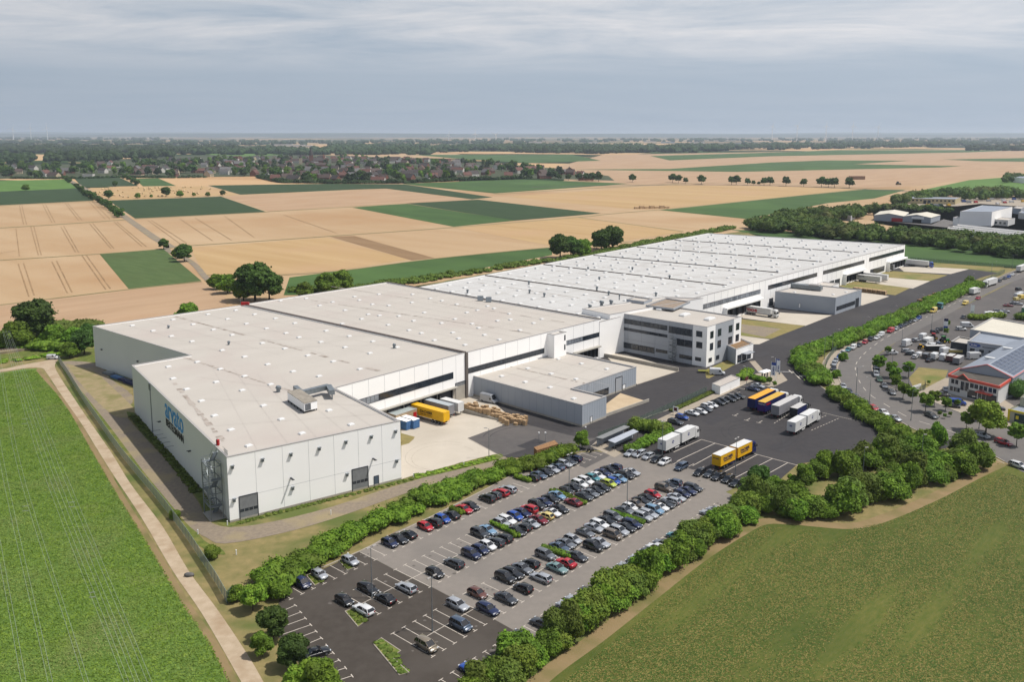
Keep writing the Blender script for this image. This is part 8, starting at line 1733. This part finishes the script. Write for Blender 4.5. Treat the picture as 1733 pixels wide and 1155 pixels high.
for x, y in spots2:
    k = rr.randrange(3); u, v = pix((x,y,0)); o = place('village%d' % k, vt[k], (x,y), rr.uniform(1.05,1.55), None, '%s tree among the %s village houses, %s' % (('rounded','tall green','broad dark')[k], 'nearest' if y < 1850 else 'near' if y < 2050 else 'middle' if y < 2350 else 'farthest', where(u, v)), VT)
hedge('hedge', px((20,302.5),(111,303),(126,303),(200,300.5),(290,301.5),(350,300.5)), 10, 5, 'row of garden hedges at the near village edge', leafF, 1.2, 12, seed=70, kind='stuff', step=8, rag=.6); hedge('hedge', px((440,301),(480,309.5),(560,310.5),(680,310.5),(800,305),(900,302.5)), 14, 8, 'belt of garden trees along the near village edge', leafF, 1.4, 10, seed=71, kind='stuff', step=9, rag=.7)
# church and bigger village buildings
ch = empty('church', (*P2(527,279),0), .3); tag(ch, 'brick church with a pointed dark spire rising over the village', 'church')
mb = MB(); mb.box(-5,5,-5,5,0,26); mb.build('tower', hw[1], ch); mb = MB(); mb.tube((0,0,26),(0,0,47),6.5,.3,8); mb.build('spire', hr[0], ch)
mb = MB(); mb.box(5,32,-8,8,0,12); mb.build('nave', hw[1], ch); mb = MB(); mb.face([(4,-9,11.8),(33,-9,11.8),(33,0,20),(4,0,20)]); mb.face([(4,9,11.8),(33,9,11.8),(33,0,20),(4,0,20)]); mb.face([(33,-9,11.8),(33,9,11.8),(33,0,20)]); mb.build('roof', hr[0], ch); mb = MB(); mb.tube((33,0,0),(33,0,20),3,3,8); mb.tube((33,0,20),(33,0,30),3.4,.2,8); mb.build('stair_turret', hw[1], ch)
ch = empty('church', (*P2(509,278),0), .2); tag(ch, 'small pale church tower left of the brick church', 'church'); mb = MB(); mb.box(-4,4,-4,4,0,17); mb.build('tower', hw[2], ch); mb = MB(); mb.tube((0,0,17),(0,0,27),5,.2,4); mb.build('spire', hr[0], ch)
for u, v, L_, W, h, l, wi in ((392,277,40,14,13,'long white block standing above the village roofs',0),(400,276,14,12,18,'brown tower block behind the long white block',1),(222,300,46,14,5,'low grey hall at the near edge of the village',2),(392,262,90,20,6,'long pale factory roof beyond the village',2),(150,300,20,10,6,'white gabled barn beside the farm lane',0)):
    hall('village_hall', [tuple(at2(u,v)+Vector(q)) for q in ((-L_/2,-W/2),(L_/2,-W/2),(L_/2,W/2),(-L_/2,W/2))], h, hw[wi], hr[3], l, 'building', coping=False)
# far pale halls
for i, (u, v) in enumerate(((480,247),(500,248),(512,249),(1100,241),(1130,242),(1180,243),(1245,245),(1668,240),(1000,243),(905,242))):
    hall('far_hall', [tuple(at2(u,v)+Vector(q)) for q in ((-60,-20),(60,-20),(60,20),(-60,20))], 12, whitew, greyroof, 'pale factory hall near the horizon, %s from the list of far halls' % ordinal(i+1) if 0 else 'tiny pale hall near the horizon at %s' % ['the left behind the church','the left, second behind the church','the left, third behind the church','the middle, left one','the middle, second one','the middle, third one','the right wood end','the far right','the centre','the centre, leftmost'][i], 'factory', coping=False)
# hay bales
straw = mat('straw', S(232,208,164,.85), S(214,188,140,.85), 2); bq = None; rb_ = random.Random(9); nb = 0
BF = px((156,320),(346,316.5),(398,329),(320,331),(200,336.5),(166,330))
bx = [p[0] for p in BF]; by = [p[1] for p in BF]
while nb < 75:
    x = rb_.uniform(min(bx),max(bx)); y = rb_.uniform(min(by),max(by))
    if not in_poly(x, y, BF): continue
    nb += 1
    if bq is None: mb = MB(); mb.tube((-.9,0,.85),(.9,0,.85),.95,.95,12); bq = mb.build('hay_bale', straw); o = bq
    else: o = bq.copy(); C.objects.link(o)
    o.location = (x,y,.1); o.rotation_euler = (0,0,rb_.uniform(0,3)); o.scale = (1.25,1.25,1.25); uu, vv = pix((x,y,0)); tag(o, 'pale straw bale in the %s bale field, %s' % ('near' if vv > 325 else 'far', 'left end' if uu < 205 else 'left of the round tree' if uu < 281 else 'right of the round tree' if uu < 340 else 'right end'), 'bale', 'straw bales in the field')
st_ = empty('straw_stack', (*P2(1450,304),0)); tag(st_, 'rectangular straw stack in the far wheat field behind the avenue', 'straw stack'); mb = MB()
for i in range(5):
    for k in range(3): mb.box(-14+i*5.6,-8.6+i*5.6,-4,4,k*2.2,k*2.2+2.1)
mb.build('bales', mat('weathered_straw', S(176,140,110,.8), S(150,118,92,.8), .8), st_)
ms = empty('machine_row', (*P2(1105,353),0), R(12)); tag(ms, 'row of dark stacked crates at the corner of the stubble field', 'crates'); mb = MB(); [mb.box(-22+i*6,-17+i*6,-2,2,0,2.2+(i%2)) for i in range(7)]; mb.build('crates', pallet_m, ms)
# wind turbines
def turbine(u, vh, D, rot, label, hub=None, bl=52):
    p = Vector((( u-CX)/FP*(D*math.cos(PT)+0)+0, D, 0)); 
    z = HC+(226-vh)/FP*D; root = empty('wind_turbine', (p.x, D, 0), .25); tag(root, label, 'wind turbine', 'wind turbines on the horizon')
    mb = MB(); mb.tube((0,0,0),(0,0,z),4.2,2.4,10); mb.build('tower', whitep, root); mb = MB(); mb.box(-2.2,2.2,-6,5,z-2,z+2.4); mb.build('nacelle', whitep, root)
    for k in range(3): a = rot+k*2*math.pi/3; mb = MB(); mb.hexa([(-2.6,-7.4,0),(2.6,-7.4,0),(2.6,-6.4,0),(-2.6,-6.4,0)],[(-.8,-7.1,bl),(.8,-7.1,bl),(.8,-6.7,bl),(-.8,-6.7,bl)]); o = mb.build('blade', whitep, root, loc=(0,0,z)); o.rotation_euler = (0,a,0)
for i, (u, vh, rot, l) in enumerate(((22,218,.4,'leftmost'),(52,216,.1,'second from the left'),(80,216,2.0,'third from the left'),(759,228,.3,'first of the small middle group'),(804,226,.05,'second of the small middle group'),(839,227.5,.9,'third of the small middle group'),(1307,214,.3,'first of the right group'),(1349,213,.6,'second of the right group'),(1398,213,.02,'third of the right group'),(1443,213,.0,'fourth of the right group'),(1486,214.5,.4,'last of the right group'))):
    turbine(u, vh, 9500, rot, 'white wind turbine on the horizon, '+l)
# far hills
def ridge(D, h0, h1, seed, x0=-30000, x1=30000, nm='hills', depth=5000):
    rng = np.random.default_rng(seed); n = 160; mb = MB(); X = np.linspace(x0, x1, n); ph = rng.uniform(0,6.28,7)
    H = [h0+(h1-h0)*abs(x/x1)**1.2+sum(math.sin(x/(900+700*k)+ph[k])*(h0*.10) for k in range(7)) for x in X]
    for i in range(n-1): mb.face([(X[i],D,-.5),(X[i+1],D,-.5),(X[i+1],D+depth*.4,max(H[i+1],2)),(X[i],D+depth*.4,max(H[i],2))]); mb.face([(X[i],D+depth*.4,max(H[i],2)),(X[i+1],D+depth*.4,max(H[i+1],2)),(X[i+1],D+depth,-.5),(X[i],D+depth,-.5)])
    return tag(mb.build(nm, leafF, smooth=True), kind='structure')
ridge(21000, 60, 150, 5); ridge(30000, 80, 180, 8)

# a label that several look-alikes would share gets its place among them
_by = {}
for o in C.objects:
    if o.parent is None and 'label' in o: _by.setdefault(o['label'], []).append(o)
for lb, os_ in _by.items():
    if len(os_) > 1:
        os_.sort(key=lambda o: pix(o.location)[0])
        for i, o in enumerate(os_): o['label'] = '%s, %s from left' % (lb, ordinal(i+1))
# ================================================================ HAZE
hm = bpy.data.materials.new('haze'); hm.use_nodes = True; t = hm.node_tree; t.nodes.clear()
pv_ = N(t, 'ShaderNodeVolumePrincipled'); pv_.inputs['Color'].default_value = (.78,.88,1,1); pv_.inputs['Density'].default_value = 0.000055; pv_.inputs['Anisotropy'].default_value = 0.2
ho = N(t, 'ShaderNodeOutputMaterial'); t.links.new(pv_.outputs[0], ho.inputs['Volume'])
mb = MB(); mb.box(-46000,46000,-3100,61000,-1.2,190); o = mb.build('haze', hm); tag(o, 'pale summer haze over the plain', 'haze', kind='stuff')
